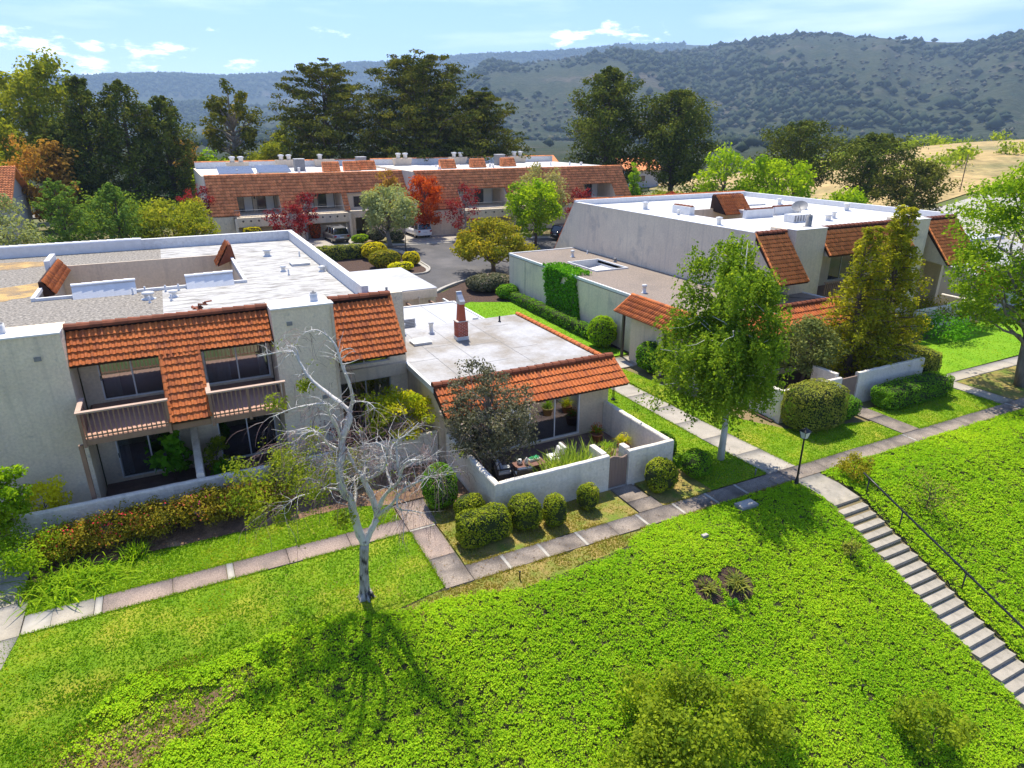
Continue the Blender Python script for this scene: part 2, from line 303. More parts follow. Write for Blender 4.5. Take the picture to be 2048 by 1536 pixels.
M['navy'] = mat('navy', (.012, .018, .04), None, rough=.15, spec=.7)
M['carglass'] = mat('carglass', (.012, .014, .016), None, rough=.05, spec=.8)
M['tyre'] = mat('tyre', (.02, .02, .02), None, rough=.9)
M['rim'] = mat('rim', (.4, .4, .41), None, rough=.3, metal=.8)
M['redlight'] = mat('redlight', (.35, .015, .012), None, rough=.2, spec=.6)
M['plate'] = mat('plate', (.6, .62, .66), None, rough=.5)
M['solar'] = mat('solar', (.10, .115, .14), (.13, .14, .165), rough=.15, scale=2, spec=.7)
M['bark_white'] = mat('bark_white', (.64, .615, .565), (.50, .475, .435), rough=.9, scale=5, bump=.4, bscale=18, stretch=(1, 1, .45), c3=(.12, .11, .10), s3=6.0, lo3=.60, hi3=.72)
M['bark_trunk'] = mat('bark_trunk', (.46, .43, .39), (.26, .24, .215), rough=.95, scale=6, bump=.8, bscale=12, stretch=(1.6, 1.6, .5), c3=(.045, .04, .036), s3=4.5, lo3=.50, hi3=.62)
M['twig'] = mat('twig', (.22, .14, .12), (.15, .10, .09), rough=.95, scale=4)
M['twig_grey'] = mat('twig_grey', (.36, .33, .31), (.27, .245, .23), rough=.95, scale=4)
M['bark'] = mat('bark', (.17, .125, .09), (.09, .066, .05), rough=1, scale=4, bump=.7, bscale=14, stretch=(1.5, 1.5, .4))
M['bark_grey'] = mat('bark_grey', (.28, .25, .21), (.16, .14, .12), rough=1, scale=4, bump=.7, bscale=14, stretch=(1.5, 1.5, .4))
M['terracotta'] = mat('terracotta', (.34, .15, .08), (.28, .12, .065), rough=.9, scale=5)
M['tabletop'] = mat('tabletop', (.20, .095, .07), (.16, .075, .058), rough=.45, scale=4, stretch=(.4, 5, 1))
M['cushion'] = mat('cushion', (.72, .71, .68), (.64, .63, .6), rough=.95, scale=8)
M['pillow_blue'] = mat('pillow_blue', (.42, .47, .62), (.35, .40, .56), rough=.95, scale=14)
M['wicker'] = mat('wicker', (.12, .10, .085), (.08, .065, .055), rough=.9, scale=20)
M['ceramic'] = mat('ceramic', (.78, .77, .74), None, rough=.25, spec=.5)
M['potyellow'] = mat('potyellow', (.50, .38, .13), (.42, .31, .11), rough=.5, scale=5)
M['patiotile'] = mat('patiotile', (.20, .135, .115), (.155, .105, .09), rough=.7, scale=3, rnd=.12)
M['signgreen'] = mat('signgreen', (.03, .22, .22), None, rough=.5)
M['housewall'] = mat('housewall', (.45, .45, .44), None, rough=.9)
# foliage
LM = {}
def L_(k, *a, **kw): LM[k] = leafmat('leaf_' + k, *a, **kw)
L_('cover', (.115, .25, .008), (.30, .41, .016), trans=.38, c3=(.36, .36, .04), inst=True)
L_('grass', (.085, .18, .007), (.215, .31, .016), trans=.38, c3=(.30, .30, .03))
L_('straw', (.15, .16, .02), (.28, .22, .05), trans=.3)
L_('hedge', (.065, .10, .007), (.21, .24, .016), trans=.25, c3=(.30, .28, .03))
L_('hedge_green', (.045, .12, .008), (.13, .25, .013), trans=.25)
L_('hedge_yellow', (.28, .26, .01), (.5, .40, .015), trans=.3)
L_('hedge_olive', (.11, .14, .02), (.22, .22, .035), trans=.25, c3=(.3, .26, .06))
L_('birch', (.045, .10, .009), (.155, .225, .018), trans=.45, c3=(.22, .27, .02))
L_('maple', (.06, .135, .008), (.20, .275, .016), trans=.5)
L_('lime', (.08, .17, .006), (.24, .31, .012), trans=.5)
L_('ymaple', (.14, .20, .01), (.36, .34, .016), trans=.5, c3=(.48, .27, .03))
L_('golden', (.075, .105, .010), (.27, .225, .018), trans=.35, c3=(.40, .28, .03))
L_('deodar', (.075, .105, .009), (.32, .30, .018), trans=.42, c3=(.46, .35, .02))
L_('olive', (.15, .18, .075), (.26, .28, .12), trans=.3)
L_('greyolive', (.18, .175, .075), (.28, .26, .10), trans=.3)
L_('darkshrub', (.045, .05, .03), (.14, .13, .075), trans=.15, c3=(.30, .22, .17))
L_('mottled', (.05, .075, .022), (.17, .18, .05), trans=.25)
L_('cypress', (.022, .038, .008), (.125, .125, .016), trans=.12, c3=(.17, .14, .02))
L_('pine', (.024, .044, .010), (.12, .135, .018), trans=.12, c3=(.13, .115, .02))
L_('eucal', (.075, .11, .010), (.24, .245, .02), trans=.35, c3=(.27, .22, .03))
L_('eucdark', (.035, .05, .008), (.13, .125, .014), trans=.3, c3=(.24, .17, .02))
L_('bushgreen', (.06, .11, .010), (.24, .29, .018), trans=.45)
L_('cedar', (.05, .11, .02), (.15, .21, .035), trans=.3)
L_('orange', (.22, .03, .008), (.40, .09, .012), trans=.4)
L_('rust', (.16, .10, .02), (.30, .17, .035), trans=.35)
L_('red', (.085, .01, .012), (.20, .02, .026), trans=.35)
L_('vine', (.04, .14, .008), (.11, .27, .012), trans=.35)
L_('azalea', (.09, .105, .012), (.26, .20, .02), trans=.35, c3=(.42, .12, .05))
L_('flower', (.62, .04, .03), (.60, .05, .16), trans=.3)
L_('yshrub', (.36, .34, .015), (.6, .5, .02), trans=.5)
L_('fresh', (.09, .19, .008), (.24, .33, .016), trans=.5)
L_('strap', (.10, .17, .02), (.24, .30, .04), trans=.3, c3=(.48, .42, .14))
L_('fern', (.07, .10, .02), (.17, .17, .03), trans=.3)
L_('succulent', (.04, .28, .14), (.08, .38, .20), trans=.2)
L_('far', (.034, .05, .03), (.056, .068, .038), trans=.0, boost=1)
L_('farpale', (.085, .085, .055), (.12, .11, .07), trans=.0, boost=1)
L_('spray', (.09, .13, .012), (.20, .23, .02), trans=.45)
L_('litter', (.10, .06, .03), (.30, .20, .09), trans=.2, boost=1)
L_('bare', (.26, .03, .04), (.33, .2, .18), trans=.3)
# ------------------------------------------------------------------ terrain
def sst(a, b, x):
    t = np.clip((np.asarray(x, float) - a) / (b - a), 0, 1); return t * t * (3 - 2 * t)
def G(x, y):
    """height of the ground"""
    x = np.asarray(x, float); y = np.asarray(y, float)
    z = np.interp(y, [22, 30, 50, 78, 105, 150, 260, 500, 900], [0, .15, .4, 1.6, 1.8, -1, -14, -34, -45])
    # the bank falls towards the camera
    w = sst(-2, 7, x)
    yb = 19.2 + (15.6 - 19.2) * w; sl = .20 + (.42 - .20) * w
    d = np.maximum(yb - y, 0); dd = np.where(d < 1.2, d * d / 2.4, d - .6)
    z = z - sl * np.minimum(dd, 22)
    # the dry hill on the right
    hx = np.exp(-(((x - 260) / 95.) ** 2 + ((y - 135) / 90.) ** 2)) * 11
    hx2 = np.exp(-(((x - 170) / 50.) ** 2 + ((y - 95) / 50.) ** 2)) * 3.0
    z = z + (hx + hx2) * sst(100, 130, x)
    return z
def g(x, y): return float(G(x, y))
def pnoise(x, y, seed=0, oct=5, base=1.0, rough=.55):
    rs = np.random.RandomState(seed); v = np.zeros_like(np.asarray(x, float)); a = 1.0; f = base
    for _ in range(oct):
        for k in range(3):
            an = rs.rand() * 6.283; ph = rs.rand() * 6.283; fr = f * (.7 + .6 * rs.rand())
            v = v + a * np.sin((x * np.cos(an) + y * np.sin(an)) * fr + ph + 1.3 * np.sin((x * np.sin(an) - y * np.cos(an)) * fr * .6 + ph * 2)) / 3
        a *= rough; f *= 2.03
    return v
def grid_sheet(name, xs, ys, fz, mat):
    X, Y = np.meshgrid(xs, ys); Z = fz(X, Y); n, m = X.shape
    V = np.stack([X, Y, Z], -1).reshape(-1, 3); i = (np.arange(n - 1)[:, None] * m + np.arange(m - 1)[None, :]).ravel()
    return mesh_np(name, V, np.stack([i, i + 1, i + m + 1, i + m], -1), mat, smooth=True)
xs = np.concatenate([[-1500, -800, -400, -200, -120, -80, -50, -30], np.arange(-20, 62, .8), np.arange(62, 330, 6), [340, 400]])
ys = np.concatenate([[-1500, -600, -200, -80, -40, -20], np.arange(-10, 32, .8), np.arange(32, 112, 2), np.arange(112, 300, 8), [320, 400]])
ground = grid_sheet('ground', xs, ys, lambda x, y: G(x, y) - .06, M['ground']); tag(ground, 'bare dry ground under the whole estate', None, kind='structure')
def in_poly(P, poly):
    x, y = P[:, 0], P[:, 1]; r = np.zeros(len(P), bool); n = len(poly)
    for i in range(n):
        x1, y1 = poly[i]; x2, y2 = poly[(i + 1) % n]
        c = ((y1 > y) != (y2 > y)) & (x < (x2 - x1) * (y - y1) / ((y2 - y1) or 1e-9) + x1); r ^= c
    return r
def sheet(name, poly, dz, mat_, res=1.0, label=None, kind='structure', thick=0.0, parent=None):
    poly = [tuple(p) for p in poly]; P = []
    n = len(poly); B = []
    for i in range(n):
        a, b = Vector(poly[i]), Vector(poly[(i + 1) % n]); k = max(1, int((b - a).length / res))
        for j in range(k): B.append(a.lerp(b, j / k))
    bx = [p[0] for p in poly]; by = [p[1] for p in poly]
    gx, gy = np.meshgrid(np.arange(min(bx) + res * .5, max(bx), res), np.arange(min(by) + res * .5, max(by), res))
    I = np.stack([gx.ravel(), gy.ravel()], -1) if gx.size else np.zeros((0, 2))
    if len(I): I = I[in_poly(I, poly)]
    pts = B + [Vector(p) for p in I]; nb = len(B)
    ov, oe, of, *_ = delaunay_2d_cdt(pts, [(i, (i + 1) % nb) for i in range(nb)], [list(range(nb))], 1, 1e-4)
    v = np.array([[p[0], p[1]] for p in ov]); z = G(v[:, 0], v[:, 1]) + dz
    me = bpy.data.meshes.new(name); top = [(a[0], a[1], c) for a, c in zip(v, z)]; F = [list(f) for f in of]
    if thick:
        m0 = len(top); bnd = [(p[0], p[1]) for p in B]; zb = G(np.array([p[0] for p in bnd]), np.array([p[1] for p in bnd])) + dz
        up_ = [(p[0], p[1], q) for p, q in zip(bnd, zb)]; dn = [(p[0], p[1], q - thick) for p, q in zip(bnd, zb)]; top = top + up_ + dn; k = len(bnd)
        F += [[m0 + i, m0 + (i + 1) % k, m0 + k + (i + 1) % k, m0 + k + i] for i in range(k)]
    me.from_pydata(top, [], F); me.update()
    bm = bmesh.new(); bm.from_mesh(me)
    if thick: bmesh.ops.remove_doubles(bm, verts=bm.verts, dist=1e-4)
    for f in bm.faces:
        if abs(f.normal.z) > .3 and f.normal.z < 0: f.normal_flip()
        f.smooth = abs(f.normal.z) > .3
    bm.to_mesh(me); bm.free()
    me.materials.append(mat_); o = bpy.data.objects.new(name, me); col.objects.link(o)
    if parent is not None: o.parent = parent
    else: tag(o, label, None, kind=kind)
    return o
def wob(poly, amp, step, seed=1):
    rs = random.Random(seed); out = []
    n = len(poly)
    for i in range(n):
        a, b = Vector(poly[i]), Vector(poly[(i + 1) % n]); k = max(1, int((b - a).length / step))
        for j in range(k):
            p = a.lerp(b, j / k); out.append((p.x + rs.uniform(-amp, amp), p.y + rs.uniform(-amp, amp)))
    return out
# lawns (real polygons between the paths)
LAWNS = [
    ('lawn', [(-6.1, 21.5), (6.0, 21.5), (6.0, 22.6), (4.5, 23.2), (1, 23.3), (-3, 23.4), (-6.1, 23.2)], 'narrow mown lawn strip between the azalea bed and the pink path', 'lawn'),
    ('lawn', [(-24, 20.45), (6.05, 20.45), (6.05, 16.9), (4.2, 16.55), (2.2, 16.9), (0.6, 16.9), (-1.0, 16.6), (-2.2, 16.8), (-3.2, 16.6), (-4.0, 15.4), (-5.4, 14.0), (-8, 11.5), (-24, 6)], 'mown lawn in front of the pink path around the bare birch', 'lawn'),
    ('lawn', [(23.1, 17.7), (30.55, 17.7), (30.55, 19.4), (26, 20.6), (24.8, 22.5), (24.4, 26), (23.6, 31.4), (22.5, 31.4)], 'mown lawn corner behind the lamp post', 'lawn'),
    ('lawn', [(31.9, 17.7), (39, 17.7), (39, 20.4), (36.5, 20.1), (31.9, 20.6)], 'shaded mown lawn below the long hedge of the right house', 'lawn'),
    ('lawn', [(18.3, 17.75), (21.4, 17.75), (20.85, 31.4), (18.7, 31.4), (18.2, 25)], 'mown lawn strip between the patio wall and the garden walk', 'lawn'),
    ('lawn', [(18.6, 33.6), (25.6, 33.6), (25.3, 37), (24.8, 49), (21.5, 50.5), (18, 49), (16.3, 44), (17.9, 36)], 'long mown lawn between the grey roofed houses', 'lawn_far'),
    ('lawn', [(39.5, 22), (70, 22.4), (70, 30), (52, 27.5), (44, 26.6), (39.8, 25.4)], 'mown lawn beyond the path on the right', 'lawn_far'),
]
for i, (nm, poly, lab, mt) in enumerate(LAWNS): sheet('lawn', poly, .012, M[mt], res=.7, label=lab)
sheet('planting_bed', wob([(-6.1, 23.2), (-3, 23.4), (1, 23.3), (4.5, 23.2), (6, 22.6), (7.3, 22.6), (9.2, 21), (9.2, 25.4), (-6.1, 25.4)], .06, .5), .02, M['soil'], res=.6, label='brown mulched bed along the long patio wall')
sheet('dry_verge', wob([(7.15, 17.7), (14.5, 17.7), (14.5, 19.75), (9.3, 19.75), (9.3, 21.9), (7.15, 21.9)], .03, .5), .014, M['strawgrass'], res=.5, label='dry yellow verge with clipped shrubs in front of the patio')
sheet('dry_verge', wob([(15.75, 17.7), (18.3, 17.75), (18.2, 25), (17.75, 25), (17.75, 19.7), (15.75, 19.7)], .03, .5), .013, M['strawgrass'], res=.5, label='dry verge at the right corner of the patio wall')
sheet('dry_verge', wob([(40.3, 17.7), (60, 17.7), (60, 20.95), (40.3, 20.95)], .03, .5), .012, M['strawgrass'], res=.7, label='bare brown grass under the tall maple')
sheet('dry_verge', wob([(4.2, 16.55), (6.1, 16.75), (14, 16.75), (13.5, 16.2), (8.5, 15.7), (5, 16.0), (2.6, 17.0)], .12, .4, 4), .02, M['strawgrass'], res=.4, label='straw coloured edge along the near side of the walk')
sheet('planting_bed', wob([(31.5, 21.75), (37.5, 21.75), (37.5, 26), (25.9, 26.2), (25.9, 21.7)], .05, .6), .02, M['mulch'], res=.7, label='dark planted court inside the white wall')
sheet('planting_bed', wob([(18, 49), (21.5, 50.5), (24.8, 49), (25.6, 51), (28.5, 57.5), (24, 57), (20, 54), (17, 50)], .1, .7), .016, M['mulch'], res=.8, label='dark mulched bed below the golden tree')
sheet('planting_bed', wob([(24.95, 37), (25.8, 33.6), (25.8, 51), (24.75, 49.2)], .03, .6), .02, M['mulch'], res=.8, label='dark hedge bed along the vine wall')
BANK = [(2.4, 17.2), (4.4, 16.4), (6.2, 16.3), (8.5, 15.6), (12, 15.9), (14.2, 16.7), (21.9, 16.7), (21.9, 14.6), (21.9, 0), (-8, 2), (-6, 13.5), (-4.2, 16.5), (-3.1, 17.5), (-1.2, 17.1), (.5, 17.3)]
BANK2 = [(23.6, 16.72), (60, 16.72), (60, 0), (23.6, 0)]
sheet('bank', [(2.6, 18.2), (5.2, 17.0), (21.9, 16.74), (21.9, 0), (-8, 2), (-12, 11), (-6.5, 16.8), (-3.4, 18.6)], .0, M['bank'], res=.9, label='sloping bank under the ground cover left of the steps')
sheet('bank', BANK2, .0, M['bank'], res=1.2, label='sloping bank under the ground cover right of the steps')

sheet('bare_soil', wob([(-4.2, 15.9), (-2.8, 16.3), (-1.2, 16.2), (-.2, 16.1), (-.6, 15.6), (-1.8, 15.2), (-3.2, 14.8), (-4.6, 14.6), (-4.9, 15.2)], .15, .35, 8), .02, M['soil'], res=.4, label='thin brown soil patch at the lower left of the bank')
# road, kerbs, drives
sheet('road', [(4, 54.6), (14, 52.2), (17, 50.5), (20.2, 54.6), (24.2, 57.2), (28.2, 58.1), (32, 56.5), (36, 54), (60, 54), (60, 73.5), (46, 72.5), (38, 74.0), (30, 74.6), (24, 75.3), (19, 77.2), (8, 78), (-30, 80), (-30, 54)], .02, M['asphalt'], res=2.0, label='grey asphalt cul de sac behind the houses')
sheet('driveway', [(10.3, 78.3), (19.4, 77.4), (19.4, 87.2), (10.3, 87.2)], .04, M['concrete'], res=2, label='pale driveway under the silver car')
sheet('driveway', [(24.4, 75.5), (32.5, 74.7), (32.5, 80.5), (30, 84), (24.4, 84)], .04, M['concrete'], res=2, label='pale driveway under the white van')
sheet('pavement', [(95, 45), (150, 52), (150, 72), (96, 68)], .10, M['concrete_pale'], res=4, label='pale street beyond the right houses')
sheet('dry_field', [(102, 70), (145, 74), (180, 40), (320, 60), (330, 230), (180, 230), (120, 170), (100, 110)], .08, M['drygrass'], res=6, label='golden dry grass hill on the right')
sheet('planting_bed', [(11.2, 65.5), (20.6, 61.2), (22.4, 62.6), (22.4, 72.4), (20, 74.6), (17, 74), (11.2, 74.6)], .05, M['mulch'], res=1.5, label='raised planted island beside the cul de sac')
def kerb(pts, label):
    pts = [Vector((*p, 0)) for p in pts]; mb = MB(); n = len(pts); P = []
    for i, p in enumerate(pts):
        d = (pts[min(i + 1, n - 1)] - pts[max(i - 1, 0)]).normalized(); nn = Vector((-d.y, d.x, 0)); z = g(p.x, p.y)
        for o, h in ((-.35, -.1), (-.35, .05), (.02, .06), (.05, .16), (.22, .16), (.22, -.1)): q = p + nn * o; P.append((q.x, q.y, z + h))
    F = [(i * 6 + k, i * 6 + (k + 1) % 6, (i + 1) * 6 + (k + 1) % 6, (i + 1) * 6 + k) for i in range(n - 1) for k in range(6)] + [tuple(range(6)), tuple(range((n - 1) * 6, n * 6))]
    mb.add(P, F); o = mb.build('kerb', M['concrete_pale']); tag(o, label, None, kind='structure')
def arc(pts, k=6):
    out = []
    P = [Vector(p) for p in pts]
    for i in range(len(P) - 1):
        p0, p1, p2, p3 = P[max(i - 1, 0)], P[i], P[i + 1], P[min(i + 2, len(P) - 1)]
        for j in range(k):
            t = j / k; out.append(.5 * ((2 * p1) + (p2 - p0) * t + (2 * p0 - 5 * p1 + 4 * p2 - p3) * t * t + (3 * p1 - p0 - 3 * p2 + p3) * t ** 3))
    out.append(P[-1]); return out
kerb([tuple(p) for p in arc([(34, 55.2), (31, 57.0), (28.2, 58.2), (24.2, 57.4), (20.4, 54.9), (17.5, 51.5)])], 'pale curved kerb of the cul de sac on the near side')
kerb([tuple(p) for p in arc([(18.5, 77.4), (24, 75.4), (31, 74.7), (38, 74.1), (46, 72.6)])], 'pale kerb below the far driveways')
kerb([tuple(p) for p in arc([(20, 74.4), (22.3, 72), (22.5, 66), (22.3, 62.8), (20.6, 61.3), (16, 63.3), (11.3, 65.5)])], 'pale kerb round the planted island')

# paved walks: a structure with each slab a piece of its own
def slabs(label, cells, mats):
    root = bpy.data.objects.new('path', None); col.objects.link(root); tag(root, label, None, kind='structure')
    for q, mt in cells:
        sheet('slab' if mt != 'concrete_pale' else 'band', q, .035, M[mt], res=.9, thick=.12, parent=root)
def runx(x0, x1, y0, y1, step, mt, seed, band=.13, bands=None):
    rs = random.Random(seed); c = []; x = x0
    while x < x1 - .05:
        e = min(x1, x + step * rs.uniform(.85, 1.15))
        if x1 - e < .7: e = x1
        b = band if (bands is None or rs.random() < bands) else .012
        c.append(([(x, y0), (e - b, y0), (e - b, y1), (x, y1)], mt))
        if b > .05 and e < x1: c.append(([(e - b + .004, y0 - .01), (e - .004, y0 - .01), (e - .004, y1 + .01), (e - b + .004, y1 + .01)], 'concrete_pale'))
        x = e
    return c
cells = []
for a, b, mt in ((-24, -17, 'aggregate'), (-16.99, -11, 'aggregate'), (-10.99, -8.2, 'aggregate'), (-5.98, -5.25, 'concrete_pale'), (-5.24, -4.12, 'concrete'), (-4.10, -3.9, 'concrete_pale'), (-3.88, -1.9, 'aggregate'), (-1.88, -.25, 'aggregate'), (-.23, -.02, 'concrete_pale'), (0, 1.75, 'aggregate'), (1.77, 3.9, 'aggregate'), (3.92, 6.05, 'aggregate')):
    cells.append(([(a, 20.5), (b, 20.5), (b, 21.45), (a, 21.45)], mt))
slabs('pinkish exposed aggregate path in front of the left house', cells, None)
cells = [([(-8.15, 20.48), (-6.02, 20.48), (-6.02, 22.2), (-8.15, 22.2)], 'concrete'), ([(-8.15, 22.22), (-6.2, 22.22), (-6.2, 25.3), (-8.15, 25.3)], 'concrete'), ([(-8.15, 17), (-6.6, 17), (-6.02, 20.46), (-8.15, 20.46)], 'concrete')]
slabs('tan concrete path crossing at the left edge', cells, None)
cells = [([(6.08, 16.8), (7.08, 16.8), (7.08, 18.5), (6.08, 18.5)], 'aggregate_grey'), ([(6.08, 18.52), (7.08, 18.52), (7.08, 20.45), (6.08, 20.45)], 'aggregate'), ([(6.08, 20.47), (7.08, 20.47), (7.08, 20.57), (6.08, 20.57)], 'concrete_pale'), ([(6.08, 20.59), (7.2, 20.59), (7.3, 22.5), (6.08, 22.5)], 'aggregate')]
slabs('short aggregate path joining the two long walks', cells, None)
slabs('grey aggregate walk below the patio and the lamp', runx(7.1, 22.0, 16.78, 17.66, 1.55, 'aggregate_grey', 3, bands=.7) + runx(22.02, 60, 16.78, 17.66, 2.2, 'aggregate_grey', 9, bands=.35), None)
cells = []
for k in range(7):
    ya, yb = 17.69 + k * 1.97, 17.69 + (k + 1) * 1.97 - .015
    fl = lambda y: 21.45 - (y - 17.7) / 13.8 * .6; fr = lambda y: 23.1 - (y - 17.7) / 13.8 * .85
    cells.append(([(fl(ya), ya), (fr(ya), ya), (fr(yb), yb), (fl(yb), yb)], 'concrete'))
slabs('tan concrete garden walk running back between the houses', cells, None)
slabs('concrete walk turning to the entry of the right house', runx(18.8, 25.7, 31.5, 33.2, 1.8, 'concrete', 5, band=.01), None)
slabs('dark concrete walk to the gate in the white wall', [([(30.6, 17.7), (31.85, 17.7), (31.85, 19.6), (30.6, 19.6)], 'aggregate_grey'), ([(30.6, 19.62), (31.85, 19.62), (31.85, 21.4), (30.6, 21.4)], 'aggregate_grey')], None)
slabs('pale concrete path on the far right lawn', runx(40.2, 75, 21.0, 21.95, 3, 'concrete', 6, band=.015) + [([(39.1, 17.7), (40.18, 17.7), (40.18, 19.7), (39.1, 19.7)], 'concrete'), ([(39.1, 19.72), (40.18, 19.72), (40.18, 21.95), (39.1, 21.95)], 'concrete')], None)
slabs('aggregate slabs before the brown patio gate', [([(14.55, 17.69), (15.7, 17.69), (15.7, 18.5), (14.55, 18.5)], 'aggregate_grey'), ([(14.55, 18.52), (15.6, 18.52), (15.6, 19.7), (14.55, 19.7)], 'aggregate_grey')], None)
# garden steps down the bank
st = thing('garden_steps', 'straight flight of grey concrete steps down the green bank', 'steps', (22.75, 14.7, 0))
sheet('landing', [(22.0, 14.72), (23.5, 14.72), (23.5, 16.74), (22.0, 16.74)], .04, M['step'], res=.9, thick=.2, parent=None, label='x')
o = bpy.data.objects['landing']; del o['label']; del o['kind']; o.parent = st; o.matrix_parent_inverse = Matrix.Translation(-WLOC[st.name])
stepme = None
for k in range(26):
    y1 = 14.70 - k * .385; zt = g(22.7, 14.7) + .04 - .158 * (k + 1)
    o = MB().box(-.75, .75, -.43, 0, -.36, 0).build('step', M['step'], st, bevel=.012) if stepme is None else bpy.data.objects.new('step', stepme)
    if stepme is None: stepme = o.data
    else: link2(o, st, False)
    o.location = (22.75 + random.Random(k).uniform(-.012, .012), y1, zt + random.Random(k + 50).uniform(-.006, .006)); o.rotation_euler = (0, 0, random.Random(k + 9).uniform(-.006, .006))
hr = thing('handrail', 'thin dark metal handrail beside the concrete steps', 'handrail', (23.8, 14.4, g(23.8, 14.4)))
pr = [(23.85, 15.0 - t, g(22.7, 14.7) + .95 - t * .41) for t in np.linspace(0, 10.2, 12)]
MB().tube(pr, .042, 6).build('rail', M['black'], hr)
for t in (0.3, 1.9, 4.6, 7.2, 9.8):
    MB().tube([(23.85, 15.0 - t, g(23.85, 15 - t) - .25), (23.85, 15.0 - t, g(22.7, 14.7) + .94 - t * .41)], .032, 6).build('post', M['black'], hr)
# ------------------------------------------------------------------ roof tiles
TILE_CACHE = {}
def tile_arrays(w, L, lift=.07):
    n = 7; P = []
    prof = [(0.0, .012), (.10 * w, .004), (.36 * w, .004), (.46 * w, .03), (.60 * w, .062), (.78 * w, .066), (.92 * w, .036), (1.0 * w, .012)]
    n = len(prof)
    for y, dz in ((0, lift), (L, .0)):
        for x, z in prof: P.append((x, y, z + dz))
    for x, z in prof: P.append((x, 0.004, z * .15 - .004))
    F = [(i, i + 1, n + i + 1, n + i) for i in range(n - 1)] + [(2 * n + i, 2 * n + i + 1, i + 1, i) for i in range(n - 1)]
    return np.array(P), np.array(F)
def tile_mesh(w, L, mt, lift=.052):
    k = (round(w, 3), round(L, 3), mt)
    if k not in TILE_CACHE:
        V, F = tile_arrays(w, L, lift); me = bpy.data.meshes.new('tile'); me.from_pydata([tuple(p) for p in V], [], [tuple(map(int, f)) for f in F]); me.materials.append(M[mt]); me.materials.append(M['lip_shade']); me.polygons.foreach_set('material_index', [0] * 7 + [1] * 7); me.update(); TILE_CACHE[k] = me
    return TILE_CACHE[k]
def tile_field(parent, O, u, s, W, L, pitch=.2, expo=.3, mt='tile', objs=True, mask=None, seed=0, stuffname='tiles', lift=.035):
    """O lower-left corner of the slope, u along the eave, s up the slope"""
    O, u, s = Vector(O), Vector(u).normalized(), Vector(s).normalized(); n = u.cross(s).normalized()
    nc = max(1, int(round(W / pitch))); nr = max(1, int(round(L / expo))); pw = W / nc; ex = L / nr; rs = random.Random(seed)
    VV, FF = [], []; TV, TF = tile_arrays(pw, ex * 1.16, .052 if objs else {'tile_far': .09, 'tile_mid': .085}.get(mt, lift)); cnt = 0
    for r in range(nr):
        for c in range(nc):
            if mask and not mask((c + .5) * pw, (r + .5) * ex): continue
            p = O + u * (c * pw) + s * (r * ex) + n * (.02 + rs.uniform(-.004, .004)); a = rs.uniform(-.012, .012)
            uu = (u + s * a).normalized(); ss = (s - u * a).normalized()
            if objs:
                o = bpy.data.objects.new('tile', tile_mesh(pw, ex * 1.16, mt)); col.objects.link(o); o.parent = parent
                o.matrix_local = Matrix(((uu.x, ss.x, n.x, p.x), (uu.y, ss.y, n.y, p.y), (uu.z, ss.z, n.z, p.z), (0, 0, 0, 1)))
            else:
                A = np.array([uu, ss, n]); VV.append(TV @ A + np.array(p)); FF.append(TF + cnt * len(TV)); cnt += 1
    if not objs and VV: oo = mesh_np(stuffname, np.concatenate(VV), np.concatenate(FF), M[mt], parent, kind='stuff'); oo.data.materials.append(M['tile_dark' if mt != 'tile_mid' else 'lip_shade']); oo.data.polygons.foreach_set('material_index', ([0] * 7 + [1] * 7) * cnt)  # lower end faces coloured dark to paint the shade between rows
def barrel(parent, a, b, r=.1, seg=.42, mt='tile_dark', name='ridge_tile', objs=True, lift=0.0):
    """a row of half round cap tiles from a to b, each lapping the next"""
    a, b = Vector(a), Vector(b); d = b - a; n = max(1, int(round(d.length / seg))); e = d / n; mbx = MB()
    side = d.cross(Vector((0, 0, 1))).normalized(); upv = side.cross(d).normalized()
    for i in range(n):
        mb = MB() if objs else mbx; P = []; k = 6
        for t, rr in ((-.03, r * 1.12), (1.06, r * .92)):
            c = a + e * (i + t)
            for j in range(k + 1):
                th = math.pi * j / k; P.append(c + side * (math.cos(th) * rr) + upv * (math.sin(th) * rr * .95 + lift))
        m = k + 1
        F = [(j, j + 1, m + j + 1, m + j) for j in range(k)] + [tuple(range(m)), tuple(range(m, 2 * m))]
        mb.add(P, F)
        if objs: mb.build(name, M[mt], parent)
    if not objs: mbx.build(name, M[mt], parent, kind='stuff')
def mansard(parent, x0, x1, yt, zt, yb, zb, objs=True, mt='tile', cap='tile_dark', pitch=.2, expo=.3, left=True, right=True, capobj=True, rows_off=.24, seed=0, capmat=None, nocap=False):
    """tiled slope facing -Y; returns the part that carries the tiles"""
    s = Vector((0, yt - yb, zt - zb)); L = s.length; s.normalize(); n = Vector((1, 0, 0)).cross(s)
    t = .1
    b = MB(); q = [(yb, zb), (yt, zt), (yt - n.y * t, zt - n.z * t), (yb - n.y * t, zb - n.z * t)]; b.prism([(yb - 0, zb), (yt, zt), (yt + .14, zt - .04), (yt + .14, zt - .25), (yb + .1, zb - .10), (yb + .02, zb - .08)], 'x', x0, x1)
    p = b.build('mansard_roof', M['under'], parent)
    tile_field(p, (x0 + .02, yb - .02, zb - .02), (1, 0, 0), s, x1 - x0 - .04, L - rows_off, pitch, expo, mt, objs, seed=seed)
    if not nocap: barrel(p, (x0, yt - .06, zt - .03), (x1, yt - .06, zt - .03), .19, .42, cap, objs=capobj)
    for f, x in ((left, x0), (right, x1)):
        if f: barrel(p, (x, yb + s.y * 0, zb + .03), (x, yb + s.y * L, zb + .03 + s.z * L), .075, .34, mt, 'edge_tile', objs=capobj)
    return p
